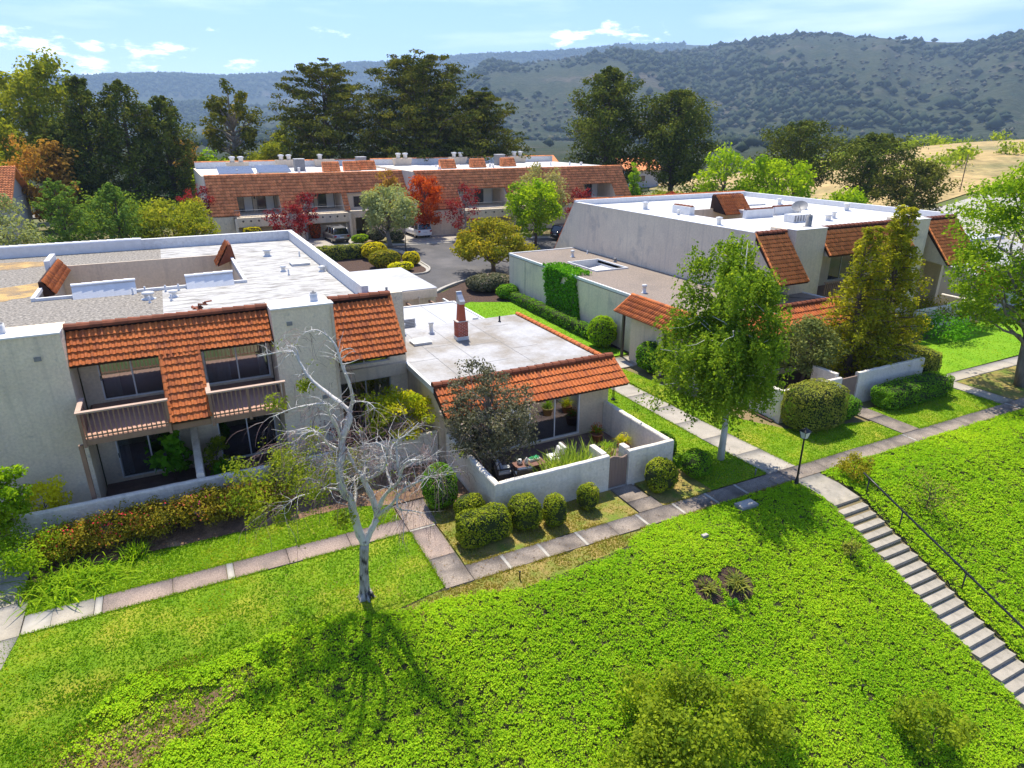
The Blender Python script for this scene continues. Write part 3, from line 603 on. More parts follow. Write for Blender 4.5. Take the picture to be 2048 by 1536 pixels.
def facade(mb, x0, x1, z0, z1, y0, y1, ops):
    """wall slab between y0 and y1 with openings (xa, xb, za, zb)"""
    xsx = sorted(set([x0, x1] + [o[0] for o in ops] + [o[1] for o in ops]))
    for a, b in zip(xsx[:-1], xsx[1:]):
        m = (a + b) / 2; cuts = sorted((o[2], o[3]) for o in ops if o[0] < m < o[1]); z = z0
        for c, d in cuts:
            if c > z + .001: mb.box(a, b, y0, y1, z, c)
            z = max(z, d)
        if z < z1 - .001: mb.box(a, b, y0, y1, z, z1)
def glazing(parent, x0, x1, z0, z1, y, n=2, fmat='frame', name='sliding_door', room=2.2, curtain=(), fw_=.055, sill=None, far=False, handle=False):
    """a framed opening facing -Y with panes and a room behind"""
    mb = MB(); mb.box(x0, x1, y, y + .09, z1 - fw_, z1); mb.box(x0, x1, y, y + .09, z0, z0 + fw_)
    mb.box(x0, x0 + fw_, y, y + .09, z0 + fw_ + .001, z1 - fw_ - .001); mb.box(x1 - fw_, x1, y, y + .09, z0 + fw_ + .001, z1 - fw_ - .001)
    f = mb.build(name, M[fmat], parent)
    w = (x1 - x0 - 2 * fw_) / n
    for i in range(n):
        a = x0 + fw_ + i * w
        if far and i % 2 and curtain == 'pale': boxp('curtain', M['curtain'], f, a + .031, a + w - .027, y + .02, y + .033, z0 + fw_ + .003, z1 - fw_ - .003)
        if i: boxp('stile', M[fmat], f, a - .025, a + .03, y + .01, y + .08, z0 + fw_ + .002, z1 - fw_ - .002)
        boxp('pane', M['glass_far' if far else 'glass'], f, a + .031, a + w - .027, y + .035 + .02 * (i % 2), y + .043 + .02 * (i % 2), z0 + fw_ + .003, z1 - fw_ - .003)
    if handle: boxp('handle', M['black'], f, x0 + .02, x0 + .05, y - .03, y - .001, (z0 + z1) / 2 - .1, (z0 + z1) / 2 + .1)
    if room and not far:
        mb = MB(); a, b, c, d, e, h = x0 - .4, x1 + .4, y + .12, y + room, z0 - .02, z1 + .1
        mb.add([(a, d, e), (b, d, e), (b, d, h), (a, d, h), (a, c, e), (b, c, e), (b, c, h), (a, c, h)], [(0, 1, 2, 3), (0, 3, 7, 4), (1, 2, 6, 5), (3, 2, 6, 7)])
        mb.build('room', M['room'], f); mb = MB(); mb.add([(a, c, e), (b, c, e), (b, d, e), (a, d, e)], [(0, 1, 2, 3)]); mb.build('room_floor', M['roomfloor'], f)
        for ca, cb in curtain:
            mb = MB(); k = int((cb - ca) / .07); P = []
            for i in range(k + 1): xx = ca + (cb - ca) * i / k; yy = y + .2 + (.03 if i % 2 else -.03); P += [(xx, yy, z0 + .05), (xx, yy, z1 - .05)]
            mb.add(P, [(2 * i, 2 * i + 2, 2 * i + 3, 2 * i + 1) for i in range(k)]); mb.build('curtain', M['curtain'], f)
    return f
def vent(parent, x, y, z, r=.09, h=.35, cap=True, mt='metal_white'):
    mb = MB(); mb.lathe((x, y, z), [(r * 1.9, 0), (r * 1.9, .02), (r * 1.05, .05), (r, .08), (r, h)] + ([(r * 1.5, h + .01), (r * 1.5, h + .09), (r * .4, h + .13)] if cap else []), 10); return mb.build('roof_vent', M[mt], parent)
def hatch(parent, x, y, z, w=.75, d=.75, name='skylight'):
    mb = MB(); mb.box(x - w / 2, x + w / 2, y - d / 2, y + d / 2, z, z + .13); o = mb.build(name, M['metal_white'], parent)
    mb = MB(); a, b = w / 2 + .04, d / 2 + .04; P = [(x - a, y - b, z + .13), (x + a, y - b, z + .13), (x + a, y + b, z + .13), (x - a, y + b, z + .13), (x - a * .6, y - b * .6, z + .22), (x + a * .6, y - b * .6, z + .22), (x + a * .6, y + b * .6, z + .22), (x - a * .6, y + b * .6, z + .22)]
    mb.add(P, [(0, 1, 5, 4), (1, 2, 6, 5), (2, 3, 7, 6), (3, 0, 4, 7), (4, 5, 6, 7), (3, 2, 1, 0)]); mb.build('dome', M['metal_white'], o); return o
def flue(parent, x, y, z, r=.16, h=.4, mt='metal_white'):
    mb = MB(); mb.lathe((x, y, z), [(r * 1.7, 0), (r * 1.7, .02), (r * 1.05, .04), (r, .06), (r, h)], 14); o = mb.build('flue', M[mt], parent)
    MB().lathe((x, y, z + h + .001), [(r * .8, 0), (r * .8, .02), (r * .3, .03), (r * .25, .1)], 10).build('flue_cap', M['metal_grey'], o); return o

# ------------------------------------------------------------------ left house: two storeys, courtyard, mansard front
def build_left():
    t = thing('townhouse', 'long two storey stucco house with courtyard roof and orange tile mansards', 'house', (0, 28.4, 0.0))
    RZ = 7.0; BX0, BX1, BY0, BY1 = -22.0, 7.3, 28.5, 48.2
    CX0, CX1, CY0, CY1 = -5.9, 2.75, 34.8, 43.6
    # outer walls and core
    m = MB(); m.box(BX0, BX0 + .3, BY0 + 1.2, BY1, -.1, RZ - .02); m.box(BX1 - .3, BX1, 29.62, BY1, -.1, RZ - .02); m.box(BX0 + .31, BX1 - .31, BY1 - .3, BY1 - .001, -.1, RZ - .02)
    m.build('wall', M['stucco'], t)
    # roof deck as four fields round the courtyard, gravel left and white right
    for nm, mt, fields in (('gravel_roof', 'gravel', [(BX0, -.9, BY0 + .1, CY0), (BX0, CX0, CY0 + .001, CY1), (BX0, -.9, CY1 + .001, BY1 - .32)]), ('white_roof', 'whiteroof', [(-.899, BX1 - .3, BY0 + .1, CY0), (CX1, BX1 - .3, CY0 + .001, CY1), (-.899, BX1 - .3, CY1 + .001, BY1 - .32)])):
        m = MB(); [m.box(a, b, c, d, RZ - .25, RZ) for a, b, c, d in fields]; m.build(nm, M[mt], t)
    for k, poly in enumerate(([(-13.5, 44.0), (-9.8, 43.7), (-7.4, 43.9), (-6.4, 44.4), (-6.6, 45.6), (-8, 46.2), (-12, 46.3), (-15, 45.7)], [(-15, 38.2), (-10, 38.0), (-7.8, 38.6), (-6.05, 39.2), (-6.02, 36.0), (-7.2, 35.4), (-9.5, 35.2), (-15, 35.6)])):
        pp = wob(poly, .13, .35, k + 2); mm = MB(); mm.add([(x, y, RZ + .006) for x, y in pp], [tuple(range(len(pp)))]); mm.build('rust_stain', M['rust'], t)
    # courtyard walls
    m = MB(); m.box(CX0 - .25, CX0, CY0, CY1, 3.4, RZ - .26); m.box(CX1, CX1 + .25, CY0, CY1, 3.4, RZ - .26); m.box(CX0, CX1, CY0 - .25, CY0 - .001, 3.4, RZ - .26); m.box(CX0, CX1, CY1 + .001, CY1 + .25, 3.4, RZ - .26); m.build('courtyard_wall', M['stucco_tan'], t)
    boxp('courtyard_back', M['stucco_tan'], t, CX0 + .01, CX1 - .01, CY1 - .12, CY1 + .0, 3.41, RZ + .03)
    boxp('courtyard_floor', M['concrete'], t, CX0, CX1, CY0, CY1 - .13, 3.2, 3.4)
    m = MB(); m.box(CX0 - .14, CX0 + .02, CY0 - .12, CY1 - 2.6, RZ + .001, RZ + .16); m.box(CX0 + .03, CX1 + .12, CY0 - .12, CY0 + .03, RZ + .001, RZ + .13); m.box(CX1 - .02, CX1 + .12, CY0 + .04, CY1 - 1.9, RZ + .001, RZ + .12); m.build('courtyard_curb', M['whitepaint'], t)
    # white stepped parapets at the courtyard's near edge
    for a, b in ((-4.45, -1.95), (.15, 2.25)):
        p = MB().prism([(CY0 + .02, RZ + .002), (CY0 - .12 - .35, RZ + .002), (CY0 - .1, RZ + .52), (CY0 + .02, RZ + .52)], 'x', a, b).build('courtyard_parapet', M['whitepaint'], t)
        barrel(p, (a, CY0 - .03, RZ + .52), (b, CY0 - .03, RZ + .56), .11, .42, 'tile_white', 'cap_tile')
    # tiled slopes inside the courtyard
    p = MB().prism([(CX0 + .02, RZ + .42), (CX0 - .1, RZ + .42), (CX0 - .12, RZ + .002), (CX0 + .02, RZ - .3), (CX0 + .42, RZ - .25)], 'y', CY0 + 2.2, CY1 - .13).build('courtyard_slope', M['under'], t)
    sv = Vector((-.40, 0, .67)); tile_field(p, (CX0 + .42, CY0 + 2.25, RZ - .25), (0, 1, 0), sv, 6.3, sv.length, .21, .3, 'tile', False, lift=.05)
    boxp('courtyard_parapet', M['whitepaint'], t, CX0 - .28, CX0 - .04, CY1 - 2.6, CY1 - .15, RZ + .002, RZ + .75)
    p = MB().prism([(CX1 - .02, RZ + .85), (CX1 + .1, RZ + .85), (CX1 + .25, RZ + .002), (CX1 - .75, RZ - .35)], 'y', CY1 - 1.9, CY1 - .14).build('courtyard_slope', M['tile_dark'], t)
    sv = Vector((.73, 0, 1.2)); tile_field(p, (CX1 - .77, CY1 - .16, RZ - .33), (0, -1, 0), sv, 1.7, sv.length, .24, .3, 'tile', False)
    # parapets
    m = MB(); m.box(BX0, -1.9, BY1 - .31, BY1 - .001, RZ - .02, RZ + .58); m.build('parapet', M['whitepaint'], t)
    m = MB(); m.box(-1.899, BX1 - .001, BY1 - .33, BY1 + .01, RZ - .02, RZ + .62); m.build('parapet', M['parapet'], t)
    m = MB(); m.box(BX1 - .29, BX1 + .012, 28.6, BY1 - .34, RZ - .019, RZ + .60); p = m.build('parapet', M['parapet'], t)
    barrel(t, (-20, BY1 - .16, RZ + .58), (-1.9, BY1 - .16, RZ + .58), .15, .45, 'tile_white', 'cap_tile', objs=False)
    # facade: boxes (wing walls), recessed two storey bays
    for a, b in ((-10.6, -4.17), (2.95, 5.42)):
        mm = MB(); mm.box(a, b, 27.2, 29.0, -.1, 7.3); w = mm.build('chimney_wall', M['stucco'], t)
        boxp('coping', M['whitepaint'], w, a - .02, b + .02, 27.16, 27.75, 7.302, 7.36)
    flue(t, 4.8, 27.9, 7.30, .17, .38); flue(t, -6.0, 28.05, 7.30, .17, .38)
    boxp('roof_edge', M['whitepaint'], t, -4.16, 2.94, 28.52, 28.68, RZ + .001, 7.25)
    ops = [(-3.55, -1.25, 3.86, 5.75), (.25, 2.85, 3.86, 5.75), (-3.55, -1.15, .3, 2.45), (.35, 2.75, .2, 2.45)]
    mm = MB(); facade(mm, -4.168, 2.948, -.1, 7.0 - .26, 29.3, 29.55, ops); mm.build('facade_wall', M['stucco'], t)
    boxp('soffit', M['stucco_tan'], t, -4.16, 2.94, 28.3, 29.29, 6.2, 6.3)
    glazing(t, -3.55, -1.25, 3.86, 5.75, 29.34, 2, curtain=[(-3.45, -2.9)], handle=True)
    glazing(t, .25, 2.85, 3.86, 5.75, 29.34, 2, curtain=[(.3, 1.25), (2.4, 2.75)])
    glazing(t, -3.55, -1.15, .3, 2.45, 29.34, 2, handle=True, curtain=[(-3.5, -3.1)]); d = glazing(t, .35, 2.75, .2, 2.45, 29.34, 2)
    # tile mansards
    mansard(t, -4.16, 2.94, 28.45, 7.2, 27.4, 6.0, left=False, right=False, seed=1, rows_off=.22)
    k = 1.05 / 1.2
    mansard(t, -1.2, .12, 28.45 - k * 1.10, 6.10, 28.45 - k * 3.30, 3.90, seed=2, rows_off=.0, capobj=True, nocap=True)
    mansard(t, 5.47, 8.16, 28.42, 7.2, 26.45, 4.98, seed=3, rows_off=.28)
    # core behind the pier and the right bay
    m = MB(); m.prism([(28.4, 7.0), (27.55, 5.9), (26.0, 3.86), (26.0, 3.7), (28.9, 3.7), (29.29, 5.9), (29.29, 7.0)], 'x', -1.12, .04); m.build('pier_core', M['stucco'], t)
    m = MB(); facade(m, 5.42, 9.08, -.1, 7.0, 29.3, 29.6, [(5.8, 8.25, 3.75, 5.3), (5.8, 8.25, .2, 2.95)]); m.box(8.0, 8.12, 26.6, 29.29, 5.2, 6.9) if False else None; m.build('facade_wall', M['stucco'], t)
    m = MB(); m.prism([(28.4, 7.15), (26.55, 5.0), (27.0, 4.95), (29.29, 5.4), (29.29, 7.0)], 'x', 5.5, 8.1); m.build('mansard_core', M['stucco_tan'], t)
    glazing(t, 5.8, 8.25, 3.75, 5.3, 29.36, 2, fmat='frame_grey', name='window', curtain=[(7.6, 8.1)]); glazing(t, 5.8, 8.25, .2, 2.95, 29.36, 2, fmat='frame_grey', curtain=[(7.5, 8.1)])
    boxp('beam', M['stucco_tan'], t, 5.45, 9.0, 29.1, 29.29, 3.02, 3.6)
    # balconies
    for (a, b, mid) in ((-4.05, -1.22, None), (.16, 2.93, 1.55)):
        bal = boxp('balcony', M['wood'], t, a, b, 25.66, 29.29, 3.54, 3.76); boxp('balcony_floor', M['deck'], bal, a + .08, b - .08, 25.74, 29.28, 3.761, 3.78)
        boxp('top_rail', M['woodcap'], bal, a - .04, b + .04, 25.56, 25.74, 4.78, 4.84)
        boxp('side_rail', M['woodcap'], bal, a - .04, a + .13, 25.75, 27.15, 4.78, 4.84); boxp('side_panel', M['wood'], bal, a, a + .07, 25.74, 27.1, 3.78, 4.77)
        boxp('bottom_rail', M['wood'], bal, a + .01, b - .01, 25.68, 25.73, 3.84, 3.90)
        for x in [a + .05, b - .05] + ([mid] if mid else []): boxp('post', M['wood'], bal, x - .05, x + .05, 25.61, 25.71, 3.48, 4.779)
        n = int((b - a) / .155)
        for i in range(1, n):
            x = a + (b - a) * i / n
            if mid and abs(x - mid) < .09: continue
            boxp('baluster', M['wood'], bal, x - .021, x + .021, 25.685, 25.725, 3.66, 4.779)
    boxp('fascia_beam', M['wood'], t, -1.2, .14, 25.7, 25.9, 3.54, 3.78)
    for x_, z_ in ((-5.1, 6.4), (3.5, 6.6), (4.6, 3.2)): vv = boxp('wall_vent', M['metal_grey'], t, x_, x_ + .22, 27.17, 27.199, z_, z_ + .16)
    boxp('downpipe', M['stucco_tan'], t, 5.3, 5.4, 27.12, 27.199, 0, 7.2)
    boxp('support_post', M['wood'], t, -4.24, -4.10, 25.75, 25.89, 0, 3.539)
    # roof furniture
    for x, y, r, h in ((4.8, 41.9, .16, .3), (-1.45, 33.0, .17, .22), (-.45, 32.9, .12, .2), (4.9, 36.7, .1, .2), (6.75, 35.8, .12, .18)): vent(t, x, y, RZ, r, h)
    for x, y in ((-.75, 34.3), (-.2, 34.3), (-2.1, 34.3), (-1.4, 32.2), (-.55, 32.2), (7.0, 36.0), (6.5, 41.0), (-1.6, 34.4), (5.0, 35.6)): vent(t, x, y, RZ, .04, .3, cap=False)
    hatch(t, 6.05, 38.4, RZ + .001, .95, .95)
    tl = tile_mesh(.2, .36, 'tile_dark')
    for i in range(6):
        o = bpy.data.objects.new('loose_tile', tl); col.objects.link(o); o.parent = t; o.matrix_parent_inverse = Matrix.Translation(-WLOC[t.name]); o.location = (.35 + .13 * (i % 3), 29.5 + .18 * (i // 2) % .4, RZ + .005 + .05 * i); o.rotation_euler = (.06, 0, i * 1.1)
    return t
LEFT = build_left()

# patio walls of the left house
def wall_run(name, label, pts, h, th=.24, mt='wallwhite', hs=None, seed=0):
    """free-standing plastered wall along a polyline with a slightly uneven rounded top"""
    mb = MB(); rs = random.Random(seed)
    for k in range(len(pts) - 1):
        a, b = Vector((*pts[k], 0)), Vector((*pts[k + 1], 0)); d = (b - a); n = max(2, int(d.length / .35)); dn = d.normalized(); sd_ = Vector((-dn.y, dn.x, 0)) * th / 2
        ha, hb = (hs[k], hs[k + 1]) if hs else (h, h)
        ext = dn * (th / 2 - .002) if k < len(pts) - 2 else dn * 0; st_ = dn * (th / 2 - .002) if k else dn * 0
        a2, b2 = a + st_, b + ext; P = []; m = n + 1
        for i in range(m):
            p = a2.lerp(b2, i / n); hh = ha + (hb - ha) * i / n + rs.uniform(-.012, .012); gz = g(p.x, p.y)
            for off, z in ((-1, gz - .25), (-1, hh - .06), (-.8, hh - .01), (-.3, hh + .012), (.3, hh + .01), (.8, hh - .012), (1, hh - .06), (1, gz - .25)): q = p + sd_ * off; P.append((q.x, q.y, z))
        F = [(i * 8 + j, i * 8 + j + 1, (i + 1) * 8 + j + 1, (i + 1) * 8 + j) for i in range(n) for j in range(7)] + [tuple(range(8)), tuple(range(n * 8, n * 8 + 8))]
        mb.add(P, F)
    return mb
def wall_thing(name, label, pts, h, base, **k):
    t = thing(name, label, 'wall', base); wall_run(name, label, pts, h, **k).build('wall', M[k.get('mt', 'wallwhite')], t); return t
w1 = wall_thing('garden_wall', 'long low plastered patio wall behind the azaleas', [(-6.6, 25.95), (-6.6, 25.4), (9.05, 25.4)], 1.5, (1, 25.4, 0), seed=3)
w2 = wall_thing('garden_wall', 'short sloping plaster wall dividing the two left patios', [(-.58, 25.55), (-.58, 27.2), (-.58, 29.25)], 1.7, (-.58, 27, 0), hs=[1.66, 2.0, 2.45], th=.28, seed=5)
gt = thing('garden_gate', 'brown wooden gate at the left end of the long patio wall', 'gate', (-7.1, 25.4, 0)); boxp('gate_panel', M['gate'], gt, -7.65, -6.75, 25.36, 25.42, .04, 1.42)
for i in range(5): boxp('board', M['gate'], gt, -7.64 + i * .178, -7.64 + i * .178 + .168, 25.33, 25.359, .06, 1.4)
for lab, a, b in (('dark brick floor of the left patio under the balcony', -4.15, -.75), ('red tiled floor of the middle patio behind the bare birch', -.4, 8.9)):
    o = boxp('patio_floor', M['patiotile'], None, a, b, 25.56, 29.28, -.05, .19); tag(o, lab, None, kind='structure')
    nx = int((b - a) / .5)
    for i in range(nx):
        for j in range(7):
            c = boxp('tile', M['patiotile'], None, a + i * .5 + .008, a + i * .5 + .492, 25.6 + j * .5, 25.6 + j * .5 + .484, .191, .205); c.parent = o
# ------------------------------------------------------------------ centre house: single storey, grey membrane roof, brick chimney
def build_centre():
    t = thing('bungalow', 'single storey house with flat grey roof and brick chimney beside the patio', 'house', (13.6, 30, 0))
    RZ = 3.5
    m = MB(); facade(m, 9.3, 17.8, -.1, 2.85, 24.75, 25.0, [(10.4, 12.95, .12, 2.42), (13.4, 16.2, .12, 2.42)]); m.box(9.1, 9.35, 25.01, 40.2, -.1, 3.24); m.box(17.56, 17.8, 25.01, 34.7, -.1, 3.24)
    m.box(9.36, 15.9, 40.0, 40.2, -.1, 3.1); m.box(15.7, 15.92, 34.72, 39.99, -.1, 3.1); m.box(15.93, 17.55, 34.5, 34.7, -.1, 3.24); m.build('wall', M['stucco_tan'], t)
    boxp('roof', M['membrane'], t, 9.05, 17.86, 25.5, 34.95, 3.26, RZ); boxp('rear_roof', M['membrane2'], t, 9.08, 15.98, 34.96, 40.3, 3.11, 3.32)
    boxp('roof_edge', M['metal_white'], t, 8.98, 9.1, 25.4, 34.9, RZ - .2, RZ + .06); boxp('roof_edge', M['metal_white'], t, 15.9, 16.03, 34.98, 40.32, 3.12, 3.38); boxp('roof_edge', M['metal_white'], t, 9.2, 15.89, 40.18, 40.33, 3.12, 3.38)
    # roll seams and the raised ridge between the two roofs
    for x in (10.6, 12.2, 14.6): boxp('roof_seam', M['seam'], t, x, x + .03, 25.9, 34.8, RZ + .002, RZ + .006)
    for x, y in ((9.2, 29.2), (10.64, 31.0), (12.24, 27.6), (13.0, 30.4), (14.64, 29.0), (15.0, 33.2)): boxp('roof_seam', M['seam'], t, x, x + 1.5, y, y + .025, RZ + .002, RZ + .006)
    for x in (11.2, 13.6): boxp('roof_seam', M['seam'], t, x, x + .03, 35.1, 40.1, 3.322, 3.326)
    p = mansard(t, 9.0, 18.4, 25.55, 3.62, 24.0, 2.62, seed=7, rows_off=.2, expo=.4, pitch=.2, left=False)
    m = MB(); m.prism([(25.62, 3.45), (24.35, 2.60), (24.74, 2.55), (24.74, 2.8), (25.5, 3.15)], 'x', 9.02, 18.3); m.build('eave_core', M['stucco_tan'], t)
    p = boxp('side_fascia', M['under'], t, 17.87, 18.02, 25.6, 34.95, 3.2, 3.52); barrel(p, (17.98, 25.5, 3.55), (17.98, 34.9, 3.55), .13, .42, 'tile', 'coping_tile')
    glazing(t, 13.4, 16.2, .12, 2.42, 24.78, 2, fw_=.08); glazing(t, 10.4, 12.95, .12, 2.42, 24.78, 2, fw_=.08)
    # brick chimney
    cx, cy = 12.95, 31.7; ch = boxp('chimney', M['mortar'], t, cx - .30, cx + .30, cy - .24, cy + .24, RZ + .001, RZ + 1.0)
    m = MB(); rs = random.Random(4)
    for r in range(11):
        z = RZ + .2 + r * .073; o = .1 if r % 2 else 0
        for side in range(4):
            L = .6 if side < 2 else .48; k = -.5 * L + (-o)
            while k < L / 2 - .02:
                a, b = max(k, -L / 2), min(k + .19, L / 2)
                if b - a > .03:
                    q = rs.uniform(.004, .012)
                    if side == 0: m.box(cx + a, cx + b - .012, cy - .24 - q, cy - .24 + .02, z, z + .06)
                    elif side == 1: m.box(cx + a, cx + b - .012, cy + .24 - .02, cy + .24 + q, z, z + .06)
                    elif side == 2: m.box(cx - .30 - q, cx - .30 + .02, cy + a, cy + b - .012, z, z + .06)
                    else: m.box(cx + .30 - .02, cx + .30 + q, cy + a, cy + b - .012, z, z + .06)
                k += .2
    m.build('brickwork', M['brick'], ch, kind='stuff'); boxp('flashing', M['metal_white'], ch, cx - .33, cx + .33, cy - .27, cy + .27, RZ + .002, RZ + .19)
    boxp('crown', M['mortar'], ch, cx - .33, cx + .33, cy - .27, cy + .27, RZ + 1.001, RZ + 1.05)
    m = MB(); P = []
    for w, z in ((.2, 1.05), (.15, 1.95)): P += [(cx + .02 - w, cy - w, RZ + z), (cx + .02 + w, cy - w, RZ + z), (cx + .02 + w, cy + w, RZ + z), (cx + .02 - w, cy + w, RZ + z)]
    m.add(P, [(0, 1, 5, 4), (1, 2, 6, 5), (2, 3, 7, 6), (3, 0, 4, 7), (4, 5, 6, 7), (3, 2, 1, 0)]); m.build('clay_flue', M['clay'], ch)
    m = MB(); hp = [(.24, 0), (.26, .62), (.21, .6), (.12, .46), (.0, .36), (-.14, .24), (-.26, .16), (-.24, 0)]; m.prism([(cy + a_, RZ + 1.951 + b_) for a_, b_ in hp], 'x', cx - .13, cx + .17); co = m.build('cowl', M['metal'], ch)
    # roof furniture
    for x, y in ((10.4, 33.9), (11.9, 33.5)): flue_ = MB().lathe((x, y, RZ), [(.2, 0), (.2, .03), (.11, .08), (.11, .5), (.15, .51), (.15, .62), (.05, .66)], 12).build('roof_vent', M['metal_white'], t)
    hatch(t, 10.75, 32.0, RZ + .001, .95, .8); vent(t, 16.3, 33.9, RZ, .05, .35, False, 'black'); vent(t, 15.5, 35.6, 3.32, .12, .03)
    ac = boxp('air_conditioner', M['metal_white'], t, 10.0, 11.6, 35.3, 35.95, 3.33, 3.95); boxp('grille', M['metal_grey'], ac, 10.75, 11.55, 35.285, 35.299, 3.4, 3.88)
    for i in range(5): boxp('louvre', M['metal_white'], ac, 10.78, 11.52, 35.27, 35.284, 3.44 + i * .09, 3.46 + i * .09)
    hatch(t, 11.4, 36.4, 3.33, .9, .8, 'roof_pad')
    # light on the side wall
    la = MB().lathe((18.1, 26.2, 2.1), [(.03, 0), (.1, .03), (.11, .3), (.03, .36)], 8).build('wall_light', M['black'], t)
    return t
CENTRE = build_centre()
# garage behind it with a beam pergola between
ga = thing('garage', 'flat roofed tan garage block behind the grey roof', 'garage', (11.5, 44, .3))
boxp('wall', M['stucco_tan'], ga, 7.45, 15.2, 41.6, 49.3, 0, 3.95); boxp('roof', M['membrane2'], ga, 7.36, 15.3, 41.5, 49.4, 3.96, 4.12); boxp('fascia', M['stucco_tan'], ga, 7.5, 15.25, 41.42, 41.49, 3.5, 4.05)
vent(ga, 10.2, 45.0, 4.12, .1, .12, True, 'metal_grey'); vent(ga, 12.0, 42.2, 4.12, .06, .1, True, 'metal_grey')
boxp('downpipe', M['stucco_tan'], ga, 13.9, 14.0, 41.33, 41.41, .3, 3.6)
for x in (11.3, 13.0, 14.6, 15.6): boxp('pergola_beam', M['wood' if x < 15.2 else 'metal_white'], ga, x, x + .12, 40.35, 41.4, 3.2, 3.36)

# patio wall round the centre house, with its gate
pw = wall_thing('garden_wall', 'white plastered patio wall with a brown gate below the tiled eave', [(9.35, 24.7), (9.35, 19.8), (14.42, 19.8)], 1.6, (13.5, 19.8, 0), seed=11)
wall_run('', '', [(15.4, 19.8), (17.62, 19.8), (17.62, 24.7)], 1.6, seed=12).build('wall', M['wallwhite'], pw)
boxp('gate_pier', M['wallwhite'], pw, 14.2, 14.46, 19.95, 20.9, -.1, 1.63, bevel=.03); boxp('gate_pier', M['wallwhite'], pw, 15.36, 15.62, 19.95, 20.4, -.1, 1.66, bevel=.03)
m = MB(); n = 12; top = [(14.45 + .92 * i / n, 1.42 + .06 * math.sin(math.pi * 2 * i / n)) for i in range(n + 1)]; m.prism([(14.45, .05)] + top + [(15.37, .05)], 'y', 19.78, 19.84); gp = m.build('gate', M['gate'], pw)
boxp('threshold', M['concrete_pale'], pw, 14.44, 15.38, 19.68, 19.92, -.05, .049)
for i in range(6): boxp('board', M['gate'], gp, 14.47 + i * .15, 14.47 + i * .15 + .14, 19.755, 19.779, .08, 1.36)
pf = boxp('patio_floor', M['patiotile'], None, 9.5, 17.48, 19.93, 24.74, -.08, .05); tag(pf, 'dark tiled patio floor inside the white wall', None, kind='structure')
rs = random.Random(2)
for i in range(16):
    for j in range(10):
        c = boxp('tile', M['patiotile'], None, 9.52 + i * .497, 9.52 + i * .497 + .485, 19.95 + j * .478, 19.95 + j * .478 + .466, .051, .064); c.parent = pf

# patio furniture
ta = thing('coffee_table', 'low brown wooden table with white jars on the patio', 'table', (12.2, 22.5, .065)); boxp('table_top', M['tabletop'], ta, 11.5, 12.9, 22.15, 22.85, .46, .51)
for x in (11.55, 12.77):
    for y in (22.2, 22.72): boxp('leg', M['tabletop'], ta, x, x + .07, y, y + .07, .065, .459)
boxp('shelf', M['tabletop'], ta, 11.63, 12.76, 22.28, 22.71, .2, .23)
j1 = MB().lathe((11.78, 22.6, .511), [(.10, 0), (.12, .02), (.12, .2), (.09, .22), (.03, .25)], 12).build('jar', M['ceramic']); tag(j1, 'short round white jar on the patio table', 'jar')
j2 = MB().lathe((12.02, 22.42, .511), [(.07, 0), (.085, .02), (.085, .22), (.04, .27), (.035, .33)], 12).build('jar', M['ceramic']); tag(j2, 'tall white bottle shaped jar on the patio table', 'jar')
pl = thing('planter', 'white trough of small green succulents on the patio table', 'planter', (12.5, 22.62, .511)); boxp('trough', M['ceramic'], pl, 12.25, 12.77, 22.52, 22.72, .512, .6)
def armchair(x, y, rz, label, pil):
    c = thing('armchair', label, 'chair', (x, y, .065), rz=rz)
    k = dict(local=True)
    MB().box(-.38, .38, -.38, .38, .16, .3).build('seat_frame', M['wicker'], c, True); MB().box(-.34, .34, -.36, .3, .301, .44).build('seat_cushion', M['cushion'], c, True, bevel=.05)
    MB().prism([(.28, .3), (.4, .32), (.5, .86), (.40, .88)], 'x', -.36, .36).build('backrest', M['wicker'], c, True)
    MB().prism([(.2, .44), (.30, .44), (.40, .9), (.27, .92)], 'x', -.32, .32).build('back_cushion', M['cushion'], c, True, bevel=.05)
    for s in (-1, 1):
        MB().box(min(s * .36, s * .43), max(s * .36, s * .43), -.38, .34, .58, .62).build('armrest', M['wicker'], c, True)
        for yy in (-.36, .3): MB().box(min(s * .365, s * .425), max(s * .365, s * .425), yy, yy + .06, 0, .579).build('leg', M['wicker'], c, True)
    MB().prism([(.02, .46), (.12, .45), (.24, .82), (.12, .84)], 'x', -.22, .22).build('pillow', M[pil], c, True, bevel=.06)
    return c
armchair(10.95, 22.55, R(80), 'wicker armchair with white cushions and blue pillow in the patio corner', 'pillow_blue')
armchair(11.5, 21.75, R(168), 'wicker armchair against the front patio wall by the table', 'cushion')
armchair(13.6, 22.6, R(-95), 'pale cushioned armchair behind the spiky strap plants', 'cushion')
